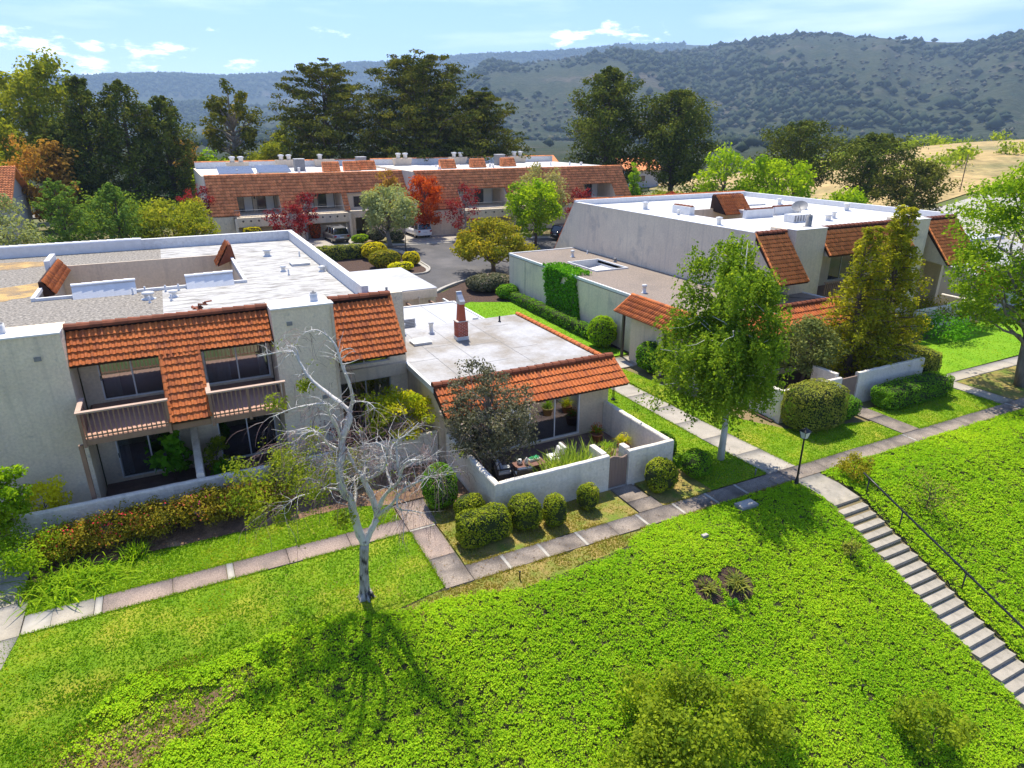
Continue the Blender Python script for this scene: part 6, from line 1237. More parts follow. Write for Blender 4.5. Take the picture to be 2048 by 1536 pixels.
tree('maple_tree', 'yellow green small maple in the middle patio', 7.7, 26.15, 3.7, 1.85, .8, 'ymaple', 'bark_grey', 56, 130, .12, 47, 'dome', .24, flat=.45, limbs=24, trunk=.06)
bush('shrub', 'dark purple leafed shrub low behind the bare birch limbs', 5.2, 26.6, 2.6, 1.1, 'red', 26, 60, .08, 48, open_=.3)
bush('shrub', 'loose green shrub rising over the patio wall left of the bare birch', 2.5, 24.9, 2.3, 1.1, 'hedge_olive', 34, 110, .09, 49)
bush('shrub', 'sparse olive shrub against the patio wall right of the bare birch', 4.9, 24.5, 2.0, 1.2, 'hedge_olive', 30, 80, .085, 50, open_=.2)
# azaleas along the long wall
az = [(-5.2, 24.35, 1.3, 1.15, 'leftmost azalea bush with red flowers beside the gate'), (-3.7, 24.4, 1.4, 1.25, 'azalea bush thick with red flowers near the sword leaved clump'), (-2.2, 24.4, 1.4, 1.2, 'bronze tipped azalea below the left balcony'), (-.7, 24.4, 1.55, 1.2, 'tall rounded azalea with pink flowers in front of the dividing wall'), (.8, 24.4, 1.5, 1.15, 'rounded azalea just left of the drooping green sprays'), (1.9, 24.3, 1.15, .7, 'small flowering azalea under the drooping green sprays')]
for i, (x, y, h, r, lab) in enumerate(az):
    t = bush('azalea', lab, x, y, h, r, 'azalea', 52, 170, .08, 60 + i, cr=.34, group='azaleas along the patio wall', ry=.75); rng = np.random.RandomState(i); n = (40, 60, 14, 22, 10, 26)[i] * 3; d = unit(rng, n); d[:, 2] = np.abs(d[:, 2]); P = d * np.array([r, .62, h * .55]) * .95 + np.array([0, 0, h * .45])
    leaves('flowers', P, d, np.full(n, .07), LM['flower'], t, rng, np.full(n, .1 if i < 3 else .8) + rng.rand(n) * .2, .9, kind='stuff')
straps('sword_leaved_clump', 'arching bright green grassy clump at the end of the azalea bed', -5.0, 22.7, 420, 1.0, .05, 'fresh', 3, .3, 1.1, up=.8, base_r=.42, sx=1.6)
straps('sword_leaved_clump', 'small upright green blades at the edge of the azalea bed', -3.0, 23.4, 160, .8, .04, 'fresh', 4, .25, .7, up=1.1, base_r=.16)
bush('shrub', 'fresh green feathery shrub spilling over the path at the left edge', -6.0, 23.9, 1.7, 1.25, 'fresh', 34, 150, .085, 70, cr=.34)
bush('shrub', 'yellow leafed shrub behind the left end of the patio wall', -5.75, 26.1, 2.5, .85, 'yshrub', 30, 100, .1, 71, ry=.5)
tree('shrub_tree', 'bright green small tree overhanging the gate at the left edge', -6.85, 24.75, 4.1, 1.2, .9, 'fresh', 'bark', 64, 130, .11, 72, ry=.7)
bush('fatsia', 'large leafed glossy plant in the left patio corner', -1.6, 28.4, 2.2, .75, 'vine', 26, 30, .26, 73, gz=.2); bush('fatsia', 'low glossy leafed plant in the middle patio corner', .25, 27.0, 1.1, .6, 'vine', 20, 28, .2, 74, gz=.2)
bush('shrub', 'dark leafy shrub against the house behind the dividing wall', .1, 28.3, 1.7, .55, 'bushgreen', 20, 50, .12, 75, gz=.2)
# clipped shrubs in front of the patio
for i, (x, y, sx, sy, sz, e, lm, lab) in enumerate([
    (7.75, 21.7, 1.35, 1.35, 1.75, .75, 'hedge_green', 'tall rounded dark green clipped shrub at the left patio wall'), (8.45, 20.35, 1.15, .95, .95, .7, 'hedge', 'low clipped dome tucked at the patio wall corner'),
    (8.3, 18.75, 2.0, 1.05, 1.2, .42, 'hedge', 'long boxy clipped shrub nearest the walk'), (10.05, 18.85, 1.15, 1.1, 1.25, .6, 'hedge', 'square shouldered clipped shrub right of the long one'),
    (11.15, 18.5, .82, .85, 1.15, .6, 'hedge', 'narrow clipped shrub in the middle of the dry verge'), (12.85, 18.85, .8, .8, 1.05, .7, 'hedge', 'small clipped ball beside the brown gate'), (16.35, 18.75, 1.3, 1.2, 1.35, .75, 'hedge', 'clipped ball right of the patio gate'),
    (18.2, 20.8, 1.0, 1.1, 1.3, .8, 'hedge_green', 'dark shaded shrub at the far patio corner'), (18.5, 19.0, 1.25, 1.2, 1.15, .8, 'hedge_green', 'dark shaded round shrub beside the walk under the weeping birch')]):
    hedge('clipped_shrub', lab, x, y, sx, sy, sz, lm, e, i, .07, 520)
# hedges of the right house
for i, (x, y, sx, sy, sz, e, lm, lab) in enumerate([
    (27.3, 20.4, 3.0, 2.0, 2.2, .36, 'hedge_olive', 'tall rounded clipped hedge in front of the white wall'), (29.6, 20.5, 1.7, 1.3, 1.05, .35, 'hedge_green', 'small cube hedge beside the narrow brown gate'), (35.1, 20.3, 5.6, 1.5, 1.15, .3, 'hedge_green', 'long low clipped hedge below the white wall'),
    (38.6, 22.6, 1.5, 2.6, 1.9, .45, 'hedge_olive', 'tall clipped hedge at the right end of the white wall')]):
    hedge('clipped_hedge', lab, x, y, sx, sy, sz, lm, e, 20 + i, .085, 330)
hedge('clipped_hedge', 'low green hedge running along the vine covered wall', 25.1, 43.6, .95, 14.0, .8, 'hedge_green', .3, 31, .13, 170, lumpy=.1)
hedge('clipped_shrub', 'round leafy bush beside the entry of the right house', 26.0 - 1.2, 35.6, 1.9, 1.9, 2.1, 'fresh', .9, 32, .14, 150, lumpy=.15); hedge('clipped_shrub', 'dark round bush below the tiled canopy', 25.0, 30.2, 2.2, 2.0, 1.9, 'hedge_green', .85, 33, .12, 180, lumpy=.12)
# vine on the wall
rng = np.random.RandomState(5); vt = thing('climbing_vine', 'green climbing vine covering part of the grey side wall', 'vine', (25.6, 42.5, g(25.6, 42.5)))
n = 5200; q = rng.rand(n, 2); yy = 40.0 + 5.2 * q[:, 0]; zt = np.interp(yy, [40, 40.6, 42, 44, 45.2], [1.0, 3.9, 4.15, 4.3, 3.9]); zz = .1 + (zt - .1) * q[:, 1] ** .8; keep = (pnoise(yy * 2, zz * 2, 2, 3) > -.9) & (yy < 45.4 - .9 * (1 - zz / 4.3)); P = np.column_stack([25.83 - .3 * rng.rand(n) ** 1.4, yy, zz])[keep]; top = np.column_stack([rng.uniform(25.5, 27.2, 900), rng.uniform(40.6, 45.2, 900), 4.05 + .25 * rng.rand(900)]); P = np.concatenate([P, top]) - np.array(WLOC[vt.name]); n = len(P)
leaves('foliage', P, unit(rng, n) * .8 + np.array([-.6, 0, .5]), .2 * rng.uniform(.6, 1.3, n), LM['vine'], vt, rng, None, .8)
mb = MB(); [limb(mb, (.2, dy, -.4), (.18, dy * 1.6, 3.6), .03, .01, rng, 6, 0, .05) for dy in (-1.4, -.4, .5, 1.3)]; mb.build('stem', M['bark'], vt, True)
# plants inside the patio
straps('flax_plant', 'tall spiky variegated strap leaved plants along the patio wall', 13.5, 20.75, 620, 2.1, .075, 'strap', 12, .22, .45, .05, up=1.15, base_r=.36, sx=2.1, sy=.6, ymin=-.75)
def potted(x, y, lab, potm, r, h, kind, lm, seed):
    p = thing('potted_plant', lab, 'plant', (x, y, .065)); MB().lathe((0, 0, 0), [(r * .7, 0), (r, h * .9), (r * 1.08, h * .9), (r * 1.08, h), (r * .85, h), (r * .8, h * .85)], 14).build('pot', M[potm], p, True)
    rng = np.random.RandomState(seed); V, F, A = [], [], []
    for b in range(110):
        a = rng.rand() * 6.283; el = rng.uniform(.5, 1.3); l = rng.uniform(.4, .75); d = np.array([math.cos(a) * math.cos(el), math.sin(a) * math.cos(el), math.sin(el)]); s_ = np.array([-math.sin(a), math.cos(a), 0]); o = len(V); vv = rng.rand()
        for i in range(4): q = i / 3; c = np.array([0, 0, h]) + d * l * q - np.array([0, 0, l * .4 * q ** 2.5]); w = .03 * (1 - q * .9); V += [c - s_ * w, c + s_ * w]; A += [vv, vv]
        F += [(o + 2 * i, o + 2 * i + 1, o + 2 * i + 3, o + 2 * i + 2) for i in range(3)]
    mesh_np('leaf_blades', V, F, LM[lm], p, attr=A, local=True)
    if kind: n = 60; d = unit(rng, n); d[:, 2] = np.abs(d[:, 2]); leaves('flowers', d * np.array([.3, .3, .35]) + np.array([0, 0, h + .2]), d, np.full(n, .08), LM[kind], p, rng, kind='stuff')
potted(16.0, 22.1, 'yellow glazed pot of green leaves just inside the patio gate', 'potyellow', .3, .42, None, 'fresh', 1); potted(17.05, 22.3, 'pot of yellow orange leaves in the right patio corner', 'terracotta', .26, .4, 'yshrub', 'ymaple', 2); potted(16.5, 23.7, 'clay pot with red bromeliads near the glass door', 'terracotta', .3, .45, 'orange', 'bushgreen', 3)
rng = np.random.RandomState(3); n = 160; P = np.column_stack([rng.uniform(12.27, 12.75, n), rng.uniform(22.53, 22.71, n), .6 + .09 * rng.rand(n)]); leaves('succulents', P - np.array(WLOC[pl.name]), unit(rng, n) + np.array([0, 0, .8]), np.full(n, .06), LM['succulent'], pl, rng)
# shrubs and ferns on the bank
bush('shrub', 'yellow green twiggy shrub at the head of the steps', 24.35, 15.75, 1.15, .75, 'golden', 30, 80, .08, 80, cr=.34); bush('shrub', 'thin brownish open shrub below the handrail', 26.0, 13.4, 1.7, 1.35, 'hedge_olive', 40, 36, .08, 81, open_=.25, limbs=30); bush('shrub', 'small brown sapling left of the steps', 20.6, 12.8, .85, .38, 'hedge_olive', 14, 60, .07, 82)
straps('fern', 'smaller left fern in a dark mulch ring', 14.3, 13.55, 70, .5, .06, 'fern', 21, .3, .7, up=.7); straps('fern', 'larger right fern in a dark mulch ring', 15.45, 13.35, 110, .65, .07, 'fern', 22, .3, .7, up=.75)
bush('shrub', 'tiny dark green seedling between the two mulch rings and the slope', 14.7, 12.75, .35, .2, 'vine', 8, 40, .06, 83)
bush('shrub', 'large feathery yellow green shrub at the bottom of the picture', 10.1, 9.8, 2.7, 1.9, 'bushgreen', 100, 180, .10, 84, cr=.26, open_=.12); bush('shrub', 'second feathery shrub on the right flank of the large one', 12.6, 9.5, 1.9, 1.15, 'bushgreen', 44, 150, .10, 85, cr=.3, open_=.12); bush('shrub', 'young feathery shrub near the bottom right corner', 17.6, 7.3, 1.9, 1.1, 'bushgreen', 44, 130, .10, 86, cr=.3, open_=.15); bush('shrub', 'low feathery shrub just left of the bottom one', 8.3, 9.3, 1.7, 1.1, 'bushgreen', 36, 140, .1, 87)
bush('shrub', 'dense green foliage mound under the tall maple beyond the lawn', 48.2, 26.8, 1.4, 2.2, 'vine', 34, 80, .16, 88, gz=.15); bush('shrub', 'yellow tipped shrub filling the far right patio wall', 50.5, 29.8, 2.1, 2.0, 'golden', 30, 90, .14, 89); tree('maple_tree', 'dark red small maple beside the low grey wing', 57.0, 29.2, 4.6, 1.6, .5, 'red', 'bark', 44, 90, .16, 90); bush('shrub', 'dark leafy shrub at the foot of the low grey wing', 53.5, 27.6, 2.2, 1.5, 'bushgreen', 30, 70, .16, 91)

tree('shrub_tree', 'leafy tree just past the left edge shading the near lawn', -7.45, 21.0, 7.6, 1.75, 3.0, 'bushgreen', 'bark', 50, 90, .14, 95, 'round', .3)
# ------------------------------------------------------------------ trees round the cul de sac
tree('olive_tree', 'grey green olive tree on the island beside the road', 21.8, 74.0, 7.0, 3.7, 1.6, 'olive', 'bark_grey', 80, 120, .27, 101, 'round', .25, trunk=.24, limbs=24)
tree('strawberry_tree', 'rounded golden green tree at the edge of the cul de sac', 27.6, 58.8, 5.9, 4.35, 1.5, 'golden', 'bark', 95, 130, .25, 102, 'umbrella', .22, trunk=.2, limbs=30, flat=.75)
tree('sweetgum_tree', 'lime green upright tree behind the golden rounded one', 38.2, 69.5, 8.2, 3.7, 1.2, 'lime', 'bark', 90, 110, .28, 103, 'round', .24, limbs=24, open_=.08)
tree('olive_tree', 'dusty olive tree against the right hand far terrace', 42.6, 76.2, 8.6, 3.9, 1.5, 'greyolive', 'bark_grey', 80, 100, .27, 104, 'round', .25, limbs=20)
tree('maple_tree', 'orange red maple between the two far terraces', 28.0, 79.0, 8.0, 2.55, 1.0, 'orange', 'bark', 60, 120, .25, 105, 'round', .28)
tree('maple_tree', 'orange tipped tree peeping over the olive tree', 23.2, 79.2, 8.6, 1.9, 1.5, 'rust', 'bark', 40, 90, .25, 121, 'round', .3)
for x, y, h, r, s, lab, op in ((11.9, 79.6, 5.2, 2.4, 106, 'dark red maple in front of the left far garage', .1), (3.0, 86, 7.4, 2.1, 107, 'red maple at the left end of the far terrace', .15), (14.2, 82.4, 6.6, 1.9, 108, 'thin red maple against the tiled slope of the far terrace', .45), (32.2, 76.5, 6.8, 2.7, 109, 'sparse red maple in front of the right far terrace', .4), (48.5, 76.0, 6.0, 2.5, 110, 'red maple beside the far right balcony', .25), (58.8, 71.0, 5.8, 2.6, 111, 'red maple beyond the white roof', .25)):
    tree('maple_tree', lab, x, y, h, r, .6, 'red', 'twig_grey', 44, 60, .22, s, 'round', .27, limbs=44, open_=op, group='red maples by the far terrace')
hedge('clipped_shrub', 'orange red clipped bush behind the golden tree', 31.2, 72.8, 2.6, 2.0, 1.5, 'orange', .7, 41, .22, 60); hedge('clipped_shrub', 'yellow clipped bush behind the golden tree', 29.6, 70.9, 1.8, 1.6, 1.2, 'hedge_yellow', .8, 42, .22, 60)
for i, (x, y, sx, sy, sz, e, lm, lab) in enumerate([(14.9, 70.6, 7.4, 1.5, 1.4, .35, 'hedge_olive', 'long clipped hedge beside the parking bay'), (18.7, 69.4, 2.6, 2.2, 1.7, .8, 'hedge_yellow', 'yellow topped clipped bush at the end of the parking hedge'), (18.6, 65.2, 3.2, 2.4, 1.7, .9, 'golden', 'golden green mounded shrub below the olive tree'), (19.5, 63.0, 2.6, 1.5, .9, .9, 'yshrub', 'low yellow green shrub at the island edge'), (21.4, 65.4, 1.7, 1.6, 1.3, .8, 'hedge_yellow', 'small yellow topped drum bush at the street lamp'), (19.6, 78.6, 2.0, 1.4, .9, .8, 'fresh', 'bright green low bush right of the silver car'), (21.6, 78.9, 2.2, 1.8, 1.4, .9, 'darkshrub', 'dark bluish bush behind the olive trunk'), (23.8, 77.9, 2.0, 1.5, 1.1, .9, 'darkshrub', 'dark bush left of the white van'), (8.2, 82.8, 1.9, 1.3, 1.9, .35, 'hedge_yellow', 'yellow topped square hedge by the left far garage'), (15.5, 84.0, 1.3, 1.2, 2.4, .7, 'orange', 'upright orange bush beside the silver car'), (24.7, 53.4, 4.2, 3.0, 1.35, .7, 'darkshrub', 'dark spreading shrub under the golden tree'), (24.9, 50.2, 2.0, 1.6, 1.2, .9, 'hedge_green', 'dark green bush at the corner of the vine wall')]):
    hedge('clipped_shrub', lab, x, y, sx, sy, sz, lm, e, 50 + i, .2, 80)
for i, (x, y, r, h, lab) in enumerate(((-9.5, 62, 1.9, 1.5, 'leftmost yellow bush over the white parapet'), (-3.4, 60.5, 1.2, 1.35, 'narrow yellow bush over the white parapet'), (-.6, 61.5, 1.6, 1.6, 'middle yellow bush over the white parapet'), (2.4, 63, 1.9, 1.5, 'rightmost yellow bush over the white parapet'))): hedge('clipped_shrub', lab, x, y, 2 * r, 1.6, h + .6, 'hedge_yellow', .8, 70 + i, .2, 80)
# left middle distance
conifer('cedar_tree', 'feathery green cedar at the left behind the white parapet', -8.6, 72, 8.3, 3.0, .4, 'cedar', 111, 'cypress', 130, .24, 64, flatf=.5); conifer('cedar_tree', 'bushy green cedar beside the feathery one', -4.6, 73.5, 7.7, 3.6, .2, 'cedar', 112, 'spire', 140, .25, 64)
tree('shrub_tree', 'olive green rounded tree left of the far terrace', .0, 74.5, 6.9, 4.2, .5, 'eucal', 'bark', 90, 110, .25, 113, 'dome', .24, flat=.5); tree('olive_tree', 'pale grey olive tree at the left edge', -12.6, 70, 7.8, 2.9, .8, 'olive', 'bark_grey', 60, 110, .25, 114, 'round', .27)
tree('shrub_tree', 'yellowish twiggy tree right of the rounded one', 2.2, 78.5, 7.0, 1.9, .8, 'golden', 'twig_grey', 36, 60, .22, 115, 'round', .3, limbs=30, open_=.2); bush('shrub', 'dark red shrub behind the white parapet', -4.2, 65.5, 2.6, 2.0, 'red', 30, 60, .2, 116, open_=.2); bush('shrub', 'dark green shrub mass behind the parapet', -7.5, 66.5, 3.0, 3.0, 'bushgreen', 40, 70, .22, 117)
# ------------------------------------------------------------------ tall trees behind
GZ = lambda x, y: g(x, y)
tree('eucalyptus_tree', 'huge yellow green eucalyptus at the upper left', -17, 133, 26.0, 8.6, 6, 'eucal', 'bark_grey', 130, 130, .55, 120, 'round', .21, limbs=30, gz=0, open_=.05); tree('eucalyptus_tree', 'olive eucalyptus crown on the left edge below the huge one', -21.5, 124, 18.8, 5.4, 3, 'eucal', 'bark_grey', 80, 110, .5, 122, 'round', .25, gz=0); tree('eucalyptus_tree', 'tall eucalyptus half hidden behind the huge one', -25, 138, 22, 6.5, 4, 'eucal', 'bark_grey', 80, 110, .5, 123, 'round', .25, gz=0)
for i, (x, y, h, r, lab) in enumerate(((-8.4, 113, 19.2, 5.0, 'dark pine nearest the huge eucalyptus'), (-3.6, 111, 18.8, 5.2, 'dark broad pine in the middle of the left group'), (1.2, 112.5, 17.0, 4.8, 'dark pine at the right of the left group'), (-11.8, 110, 13.5, 3.8, 'lower dark pine on the left of the group'))): conifer('pine_tree', lab, x, y, h + 1, r, 1.5, 'pine', 130 + i, 'pine', 230, .36, 100, 'dark pines left of the far terrace', gz=.2, flatf=.9)
tree('shrub_tree', 'rust brown bushy tree below the huge eucalyptus', -13.6, 108, 14.2, 4.6, 1.5, 'rust', 'bark', 80, 110, .38, 136, 'round', .26, gz=.3); tree('shrub_tree', 'olive bushy tree at the left edge above the tiled house', -20, 112, 12, 4.6, 1, 'eucal', 'bark', 70, 100, .4, 137, 'round', .27, gz=.3); bush('shrub', 'green scrub under the dark pines', -6, 104, 5.2, 6.5, 'bushgreen', 70, 90, .36, 138, gz=.6); bush('shrub', 'second green scrub under the dark pines', 3.5, 107, 5.0, 5.5, 'cedar', 60, 90, .36, 139, gz=.6)
tree('eucalyptus_tree', 'slender open eucalyptus left of the cypresses', 11.0, 119.5, 23.0, 5.4, 4, 'eucdark', 'bark_grey', 84, 130, .42, 140, 'round', .2, limbs=50, gz=.2, open_=.1); tree('shrub_tree', 'yellow green tree under the slender eucalyptus', 7.2, 114, 11.5, 4.0, 1, 'lime', 'bark', 60, 100, .38, 141, 'round', .27, gz=.5); tree('shrub_tree', 'second yellow green tree under the slender eucalyptus', 14.6, 114.5, 13.0, 4.2, 1, 'eucal', 'bark', 60, 100, .38, 142, 'round', .27, gz=.5); tree('shrub_tree', 'rusty topped tree between pines and eucalyptus', 4.3, 124, 14.0, 3.4, 2, 'rust', 'bark', 44, 90, .4, 143, 'round', .3, gz=0); tree('shrub_tree', 'olive tree mass between the eucalyptus and the cypress', 18.5, 118, 14.5, 4.2, 1, 'eucal', 'bark', 60, 100, .38, 144, 'round', .27, gz=.5)
conifer('cypress_tree', 'left dark cypress with flat spreading layers', 25.4, 118, 22.4, 8.8, 1.0, 'cypress', 151, 'cypress', 420, .42, 120, 'big cypresses behind the far terrace', gz=0, flatf=.3, topw=.2); conifer('cypress_tree', 'largest dark cypress in the middle with layered crown', 40.0, 113.5, 23.6, 10.8, .8, 'cypress', 152, 'cypress', 520, .42, 150, 'big cypresses behind the far terrace', gz=0, flatf=.3, topw=.18); conifer('cypress_tree', 'lower right cypress sloping away from the largest', 48.6, 109.5, 19.0, 8.6, .8, 'cypress', 153, 'cypress', 380, .42, 110, 'big cypresses behind the far terrace', gz=.3, flatf=.32)
conifer('pine_tree', 'tall dark pine right of the far terrace', 68, 99, 22.2, 7.6, 2.5, 'pine', 161, 'pine', 330, .42, 110, 'dark pines on the right', gz=1, flatf=.8); conifer('pine_tree', 'second dark pine with a rounded crown and open trunk', 75.4, 90.5, 18.3, 7.4, 3.5, 'pine', 162, 'pine', 310, .42, 100, 'dark pines on the right', gz=1.2, flatf=.8)
conifer('pine_tree', 'low dark pine above the lime green trees', 95.5, 82.5, 14.0, 7.6, 3, 'pine', 163, 'pine', 210, .42, 70, 'dark pines on the right', gz=1, flatf=.7); conifer('pine_tree', 'dark spreading pine right of the lime green trees', 97, 70, 12.2, 7.2, 2.4, 'pine', 164, 'pine', 210, .4, 70, 'dark pines on the right', gz=.8, flatf=.7); conifer('pine_tree', 'leaning dark pine above the end of the white roof', 92.5, 59.5, 9.0, 5.6, 1.4, 'cypress', 165, 'pine', 190, .36, 60, 'dark pines on the right', gz=.6, flatf=.6)
tree('poplar_tree', 'loose lime green tree behind the white roof', 65.5, 68, 12.2, 4.2, 1, 'lime', 'bark_grey', 64, 80, .36, 171, 'round', .26, limbs=30, open_=.15, gz=.8); tree('willow_tree', 'dense lime green rounded tree behind the white roof', 69.5, 62.5, 11.4, 5.6, .8, 'lime', 'bark', 110, 120, .34, 172, 'round', .22, gz=.7); tree('willow_tree', 'low lime green tree at the end of the white roof', 73.5, 55.5, 7.6, 3.9, .6, 'lime', 'bark', 64, 100, .32, 173, 'dome', .25, gz=.5)
tree('poplar_tree', 'small bright green cone shaped tree beside the far terrace', 62.5, 83.5, 8.0, 1.6, .6, 'fresh', 'bark', 44, 80, .26, 174, 'cone', .32); bush('shrub', 'pale green bush right of the cone shaped tree', 66, 80, 4.4, 2.6, 'eucal', 36, 70, .3, 175); bush('shrub', 'dark green bushes under the tall right pine', 66, 92, 4.8, 4.5, 'bushgreen', 44, 70, .36, 176); bush('shrub', 'dark hedge like bush behind the red maple', 62, 77, 3.6, 3.2, 'bushgreen', 40, 70, .3, 177); bush('shrub', 'green shrubs under the second right pine', 76, 84, 4.2, 6, 'bushgreen', 54, 80, .34, 178); bush('shrub', 'green hedge along the pale street', 82, 44, 2.3, 6.5, 'hedge_olive', 50, 60, .3, 179); bush('shrub', 'dry scrub on the golden hill', 118, 78, 2.4, 2.6, 'greyolive', 24, 60, .3, 180)
def mass(name, label, cat, XY, rad, hf, lm, nc, per, ls, seed):
    """many far bushes or trees that read as one mass"""
    rng = np.random.RandomState(seed); Cs, Rs = [], []
    for (x, y), r_ in zip(XY, rad):
        z = g(x, y)
        for _ in range(nc): d = unit(rng, 1)[0]; d[2] = abs(d[2]); Cs.append(np.array([x, y, z + r_ * hf * .25]) + d * np.array([r_, r_, r_ * hf]) * rng.uniform(.3, .8)); Rs.append((r_ * .45,) * 3)
    P, N, S, v = clumps(np.array(Cs), np.array(Rs), per, ls, rng); o = leaves(name, P, N, S, LM[lm], None, rng, v); tag(o, label, cat, kind='stuff')
rng = np.random.RandomState(12)
XY = [(120 + i * 9 + rng.normal() * 3, 108 + i * 3.2 + rng.normal() * 3) for i in range(22)] + [(rng.uniform(150, 280), rng.uniform(130, 200)) for i in range(22)] + [(128 + i * 7, 92 + i * .5 + rng.normal() * 2) for i in range(9)]
mass('scrub', 'dark green scrub in bands across the golden hillside', 'scrub', XY, rng.uniform(2.5, 5.5, len(XY)), .6, 'bushgreen', 9, 26, .75, 13)
XY = []
for i in range(70):
    a = R(rng.uniform(-14, 62)); d = rng.uniform(170, 430); x, y = d * math.sin(a), d * math.cos(a)
    if not (x > 105 and y < 250): XY.append((x, y))
mass('woodland', 'far dark oaks dotting the valley floor behind the terrace', 'woodland', XY, rng.uniform(3.5, 7, len(XY)), 1.2, 'bushgreen', 9, 26, 1.1, 14)
# ------------------------------------------------------------------ cars
def car(name, label, x, y, rz, body, L=4.8, W=1.92, H=1.72, kind='suv'):
    t = thing(name, label, 'car', (x, y, g(x, y) + .045), rz=rz); hw = W / 2; h0 = .28; belt = H * .58
    # lower body: cross sections along the length (rear at -Y), rounded plan
    ys = [-L / 2, -L / 2 + .12, -L / 2 + .6, -L * .15, L * .12, L * .3, L / 2 - .35, L / 2 - .08, L / 2]; wd = [.80, .94, .99, 1, 1, .99, .95, .84, .70]; zt = [belt * .98, belt, belt, belt, belt, belt * .98, belt * .9, belt * .82, belt * .7]; zb = [.42, .3, h0, h0, h0, h0, .3, .34, .4]
    P, F = [], []
    for yy, w, a, b in zip(ys, wd, zt, zb):
        q = hw * w; P += [(-q * .93, yy, b), (-q, yy, b + .14), (-q * 1.0, yy, (a + b) / 2 + .08), (-q * .93, yy, a), (q * .93, yy, a), (q, yy, (a + b) / 2 + .08), (q, yy, b + .14), (q * .93, yy, b)]
    n = len(ys); F = [(i * 8 + k, i * 8 + (k + 1) % 8, (i + 1) * 8 + (k + 1) % 8, (i + 1) * 8 + k) for i in range(n - 1) for k in range(8)] + [tuple(range(8)), tuple(range((n - 1) * 8, n * 8))]
    m = MB(); m.add(P, F, True)
    # cabin roof
    ry0, ry1, fy = (-L / 2 + .42, L * .10, L * .27) if kind == 'suv' else (-L / 2 + .3, L * .14, L * .34); tw = hw * .76; bw = hw * .92; by0 = -L / 2 + .1
    m.add([(-tw, ry0, H - .03), (tw, ry0, H - .03), (tw, ry1, H), (-tw, ry1, H), (-tw * .96, ry0, H - .11), (tw * .96, ry0, H - .11), (tw * .96, ry1, H - .08), (-tw * .96, ry1, H - .08)], [(0, 1, 2, 3), (4, 5, 6, 7)[::-1], (0, 1, 5, 4), (1, 2, 6, 5), (2, 3, 7, 6), (3, 0, 4, 7)])
    # pillars
    for s in (-1, 1):
        for (ya, za, yb_, zb_) in ((by0, belt, ry0, H - .05), (fy, belt, ry1, H - .03), (-L * .02, belt, -L * .02, H - .04), (-L * .24, belt, -L * .23, H - .05)): m.tube([(s * bw * .99, ya, za - .02), (s * tw, yb_, zb_)], .05, 4)
    m.build('body', M[body], t, True)
    m = MB(); m.add([(-bw * .96, by0 + .04, belt - .02), (bw * .96, by0 + .04, belt - .02), (bw * .96, fy - .03, belt - .02), (-bw * .96, fy - .03, belt - .02), (-tw * .97, ry0 + .02, H - .08), (tw * .97, ry0 + .02, H - .08), (tw * .97, ry1 - .02, H - .06), (-tw * .97, ry1 - .02, H - .06)], [(0, 1, 5, 4), (1, 2, 6, 5), (2, 3, 7, 6), (3, 0, 4, 7)]); m.build('windows', M['carglass'], t, True)
    if kind == 'suv':
        MB().box(-tw * .7, tw * .7, -L * .1, ry1 - .15, H - .005, H + .01).build('sunroof', M['carglass'], t, True)
        for s in (-1, 1): MB().tube([(s * tw * .92, ry0 + .2, H + .05), (s * tw * .92, ry1 - .1, H + .06)], .022, 5).build('roof_rail', M['black'], t, True)
    for s in (-1, 1):
        for yy in (-L * .30, L * .31):
            wv = MB(); c = (s * (hw - .12), yy, .34); pr = [(.2, -.1), (.3, -.115), (.34, -.1), (.345, 0), (.34, .1), (.3, .115), (.2, .1)]; P, F = [], []; k = 18
            for r_, o in pr:
                for j in range(k): a = 2 * math.pi * j / k; P.append((c[0] + o, c[1] + r_ * math.cos(a), c[2] + r_ * math.sin(a)))
            F = [(i * k + j, i * k + (j + 1) % k, (i + 1) * k + (j + 1) % k, (i + 1) * k + j) for i in range(6) for j in range(k)]; wv.add(P, F, True); w = wv.build('wheel', M['tyre'], t, True)
            m = MB(); m.add([(c[0] + s * .1, c[1] + .22 * math.cos(2 * math.pi * j / 12), c[2] + .22 * math.sin(2 * math.pi * j / 12)) for j in range(12)], [tuple(range(12))]); m.build('rim', M['rim'], w, True)
        MB().box(min(s * hw * .62, s * hw * .88), max(s * hw * .62, s * hw * .88), -L / 2 - .012, -L / 2 + .1, belt * .72, belt * .9).build('tail_light', M['redlight'], t, True)
        MB().box(min(s * (hw - .02), s * (hw + .16)), max(s * (hw - .02), s * (hw + .16)), L * .2, L * .2 + .12, belt + .02, belt + .17).build('mirror', M[body], t, True)
    MB().box(-.26, .26, -L / 2 - .016, -L / 2 - .001, belt * .62, belt * .75).build('number_plate', M['plate'], t, True); MB().box(-hw * .8, hw * .8, -L / 2 - .04, -L / 2 + .1, .36, .52).build('bumper', M['black' if kind == 'suv' else body], t, True)
    return t
car('parked_car', 'silver grey SUV parked on the driveway of the far terrace', 17.3, 81.0, R(4), 'silver', 4.95, 2.0, 1.78); car('parked_car', 'white minivan parked behind the olive tree', 27.4, 80.6, R(3), 'vanwhite', 5.1, 1.98, 1.78, 'van'); car('parked_car', 'dark blue SUV parked behind the golden tree', 44.3, 71.6, R(-78), 'navy', 5.1, 2.0, 1.8)

